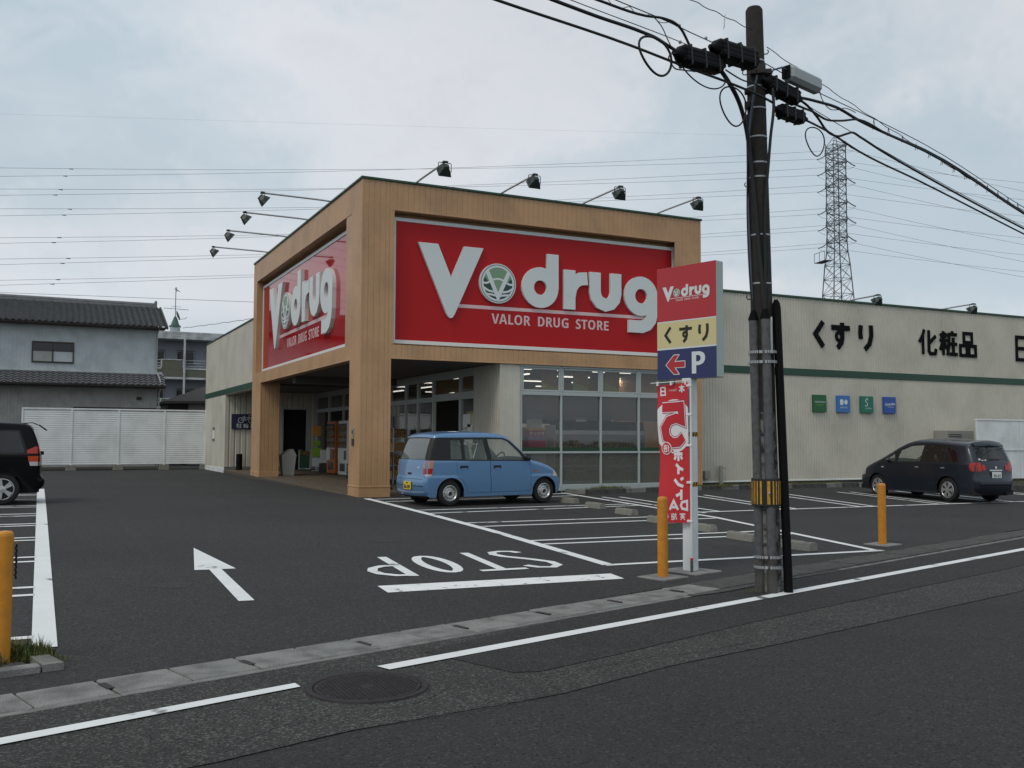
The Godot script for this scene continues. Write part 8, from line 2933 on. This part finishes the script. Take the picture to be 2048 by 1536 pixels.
	b = MB.new()
	b.box(Vector3(-0.16, 0.0, -0.14), Vector3(0.16, 0.34, 0.14), 0.01)
	part("base", b, M.concrete_dark, s)
	b = MB.new()
	b.box(Vector3(-0.15, 0.35, -0.02), Vector3(0.15, 0.85, 0.02), 0.006)
	part("leaflet_board", b, M.notice, s)
	s = thing("guard_rail", "low dark guard rail with white bars in the porch opening", "guard rail", Vector3(9.2, fy.call(-30.6), -30.6))
	b = MB.new()
	b.tube([Vector3(-0.22, 0, 0.2), Vector3(-0.22, 0.46, 0.2), Vector3(0.75, 0.46, -0.1), Vector3(0.75, 0.0, -0.1)], 0.022, 8)
	part("frame", b, M.band_black, s)
	b = MB.new()
	b.tube([Vector3(-0.22, 0.26, 0.2), Vector3(0.75, 0.26, -0.1)], 0.02, 8)
	part("white_bar", b, M.sign_white, s)
	s = thing("ash_stand", "slim black ash stand in the open bay under the bicycle sign", "ash stand", Vector3(7.12, fy.call(-39.0), -38.9))
	b = MB.new()
	b.lathe([Vector2(0.11, 0.0), Vector2(0.12, 0.02), Vector2(0.12, 0.60), Vector2(0.10, 0.63), Vector2(0.0, 0.62)], Transform3D(), 18)
	part("body", b, M.black_plastic, s)
	# bicycle leaning in the shade by the rear pillar
	s = thing("bicycle", "bicycle parked in the dark behind the rear porch pillar", "bicycle", Vector3(7.75, fy.call(-37.4), -37.4), 1.2)
	for x in [-0.5, 0.5]:
		var rg := []
		for i in 25:
			var a := TAU * i / 24
			rg.append(Vector3(x + cos(a) * 0.31, 0.33 + sin(a) * 0.31, 0))
		b = MB.new()
		b.tube(rg, 0.02, 6)
		for i in 8:
			var a := TAU * i / 8
			b.tube([Vector3(x, 0.33, 0), Vector3(x + cos(a) * 0.3, 0.33 + sin(a) * 0.3, 0)], 0.003, 4)
		part("wheel", b, M.tyre, s)
	b = MB.new()
	for q in [[Vector3(-0.5, 0.33, 0), Vector3(-0.05, 0.30, 0)], [Vector3(-0.05, 0.30, 0), Vector3(-0.18, 0.85, 0)], [Vector3(-0.5, 0.33, 0), Vector3(-0.16, 0.78, 0)], [Vector3(-0.05, 0.30, 0), Vector3(0.36, 0.80, 0)], [Vector3(0.5, 0.33, 0), Vector3(0.34, 0.95, 0)]]:
		b.tube(q, 0.018, 6)
	part("frame", b, M.steel, s)
	b = MB.new()
	b.tube([Vector3(0.22, 1.02, -0.26), Vector3(0.34, 0.98, -0.1), Vector3(0.34, 0.98, 0.1), Vector3(0.22, 1.02, 0.26)], 0.012, 6)
	part("handlebar", b, M.steel, s)
	b = MB.new()
	b.box(Vector3(-0.30, 0.86, -0.07), Vector3(-0.06, 0.92, 0.07), 0.03)
	part("saddle", b, M.band_black, s)
	b = MB.new()
	b.box(Vector3(0.40, 0.72, -0.16), Vector3(0.66, 0.94, 0.16), 0.02)
	part("basket", b, M.galvanised, s)
	# racks of goods and shopping trolleys along the glass, seen through the front opening
	var labs := ["tall wire rack of yellow packed goods nearest the left pillar", "wire rack of yellow packed goods left of the shop door", "wire rack of goods half hidden by the blue car's roof"]
	n = 0
	for q in [[-29.3, 1.70], [-28.2, 1.62], [-27.2, 1.62]]:
		var r := thing("goods_rack", labs[n], "display rack", Vector3(9.55, fy.call(q[0]), q[0]), -PI / 2, "racks of goods outside the shop glass")
		b = MB.new()
		for x in [-0.42, 0.42]:
			for z in [-0.25, 0.25]:
				b.tube([Vector3(x, 0, z), Vector3(x, q[1], z)], 0.016, 6)
		part("upright", b, M.galvanised, r)
		for k in 4:
			b = MB.new()
			b.box(Vector3(-0.42, 0.12 + k * 0.40, -0.25), Vector3(0.42, 0.14 + k * 0.40, 0.25), 0.004)
			var sh := part("shelf", b, M.galvanised, r)
			b = MB.new()
			for j in 5:
				var x := -0.36 + j * 0.155
				b.box(Vector3(x, 0.145 + k * 0.40, -0.18 + rnd(0, 0.03)), Vector3(x + 0.135, 0.145 + k * 0.40 + rnd(0.18, 0.28), 0.22), 0.01)
			part("packs", b, M.shelf_goods if k % 2 else M.poster_print, sh)
		n += 1
	labs = ["black shopping trolley nearest the left pillar behind the blue car", "second black shopping trolley behind the blue car", "third black shopping trolley behind the blue car"]
	n = 0
	for q in [Vector3(8.05, 0, -24.2), Vector3(8.15, 0, -25.2), Vector3(8.25, 0, -26.2)]:
		var t := thing("shopping_trolley", labs[n], "shopping trolley", Vector3(q.x, fy.call(q.z), q.z), 1.5, "shopping trolleys in the porch")
		b = MB.new()
		for y in 6:
			var e := 0.03 * y
			b.tube([Vector3(-0.30 - e * 0.3, 0.50 + y * 0.075, -0.22), Vector3(0.30 + e, 0.50 + y * 0.075, -0.18), Vector3(0.30 + e, 0.50 + y * 0.075, 0.18), Vector3(-0.30 - e * 0.3, 0.50 + y * 0.075, 0.22)], 0.006, 5)
		for x in 7:
			b.tube([Vector3(-0.30 + x * 0.1, 0.50, -0.20), Vector3(-0.32 + x * 0.125, 0.90, -0.20)], 0.005, 4)
			b.tube([Vector3(-0.30 + x * 0.1, 0.50, 0.20), Vector3(-0.32 + x * 0.125, 0.90, 0.20)], 0.005, 4)
		part("basket", b, M.band_black, t)
		b = MB.new()
		for z in [-0.22, 0.22]:
			b.tube([Vector3(0.42, 0.10, z), Vector3(-0.36, 0.14, z), Vector3(-0.42, 0.92, z)], 0.014, 6)
		b.tube([Vector3(-0.42, 0.95, -0.24), Vector3(-0.42, 0.95, 0.24)], 0.018, 8)
		part("frame", b, M.iron, t)
		for x in [-0.34, 0.38]:
			for z in [-0.21, 0.21]:
				b = MB.new()
				b.lathe([Vector2(0.0, -0.015), Vector2(0.055, -0.015), Vector2(0.055, 0.015), Vector2(0.0, 0.015)], Transform3D(Basis(Vector3.RIGHT, PI / 2), Vector3(x, 0.055, z)), 12)
				part("castor", b, M.tyre, t)
		n += 1


func vegetation() -> void:
	var spots := []
	for i in 60:
		var x := 12.3 + i * 0.36
		if x < 22.0:
			for k in 2:
				spots.append([Vector3(x, 0.25, -21.6 + rnd(-0.15, 0.12)), 0.30, 0.14])
	for q in [[13.0, 0.4], [13.3, 0.4], [15.1, 0.4], [15.4, 0.5], [16.9, 0.4]]:
		for k in 6:
			spots.append([Vector3(q[0], 0.25, -21.25), 0.35, 0.14])
	for i in 30:
		spots.append([Vector3(23.2 + i * 0.45, 0.25, -20.2 + rnd(-0.3, 0.6)), 0.5, 0.5])
	grass_patch("grass growing in the narrow bed behind the kerb", "grass", spots, 9000, 0.15, "kerb_grass")
	var sp2 := []
	for q in [Vector3(-0.05, 0.01, -7.38), Vector3(-0.12, 0.01, -7.42), Vector3(-0.28, 0.01, -7.25), Vector3(-0.34, 0.01, -7.05), Vector3(0.02, 0.01, -7.36)]:
		sp2.append([q, 0.13, 0.10])
	grass_patch("tuft of dark grass at the foot of the near left orange bollard", "grass", sp2, 2400, 0.19, "grass_tuft")
	sp2 = []
	for q in [Vector3(0.08, 0.01, -7.32), Vector3(0.14, 0.01, -7.24), Vector3(0.02, 0.03, -7.26)]:
		sp2.append([q, 0.10, 0.06])
	grass_patch("dry straw coloured grass lying over the near left edging stones", "grass", sp2, 260, 0.08, "dry_grass")
	sp2 = []
	for q in [Vector3(6.45, 0.01, -7.60), Vector3(6.75, 0.01, -7.62), Vector3(6.95, 0.01, -7.75)]:
		sp2.append([q, 0.13, 0.07])
	for q in [8.2, 9.0, 10.4, 11.2, 13.4]:
		sp2.append([Vector3(q, 0.012, zg(q) + 0.02), 0.16, 0.03])
	grass_patch("small weeds along the gutter joint and round the foot of the utility pole", "weeds", sp2, 800, 0.055, "gutter_weeds")
	sp2 = []
	for i in 24:
		sp2.append([Vector3(-1.0 + i * 0.34, 0.05, -44.9), 0.3, 0.3])
	grass_patch("dark weeds showing in the gap under the white slat fence", "weeds", sp2, 1600, 0.22, "fence_weeds")


func _ready() -> void:
	rng.seed = 20240611
	sky_and_camera()
	make_materials()
	build_ground()
	build_shop()
	tiled_house()
	apartment_block()
	white_fence()
	steel_tower()
	build_signs()
	floodlights()
	interior()
	porch_things()
	parked_cars()
	parking_sign()
	bollards()
	wheel_stops()
	utility_pole()
	vegetation()
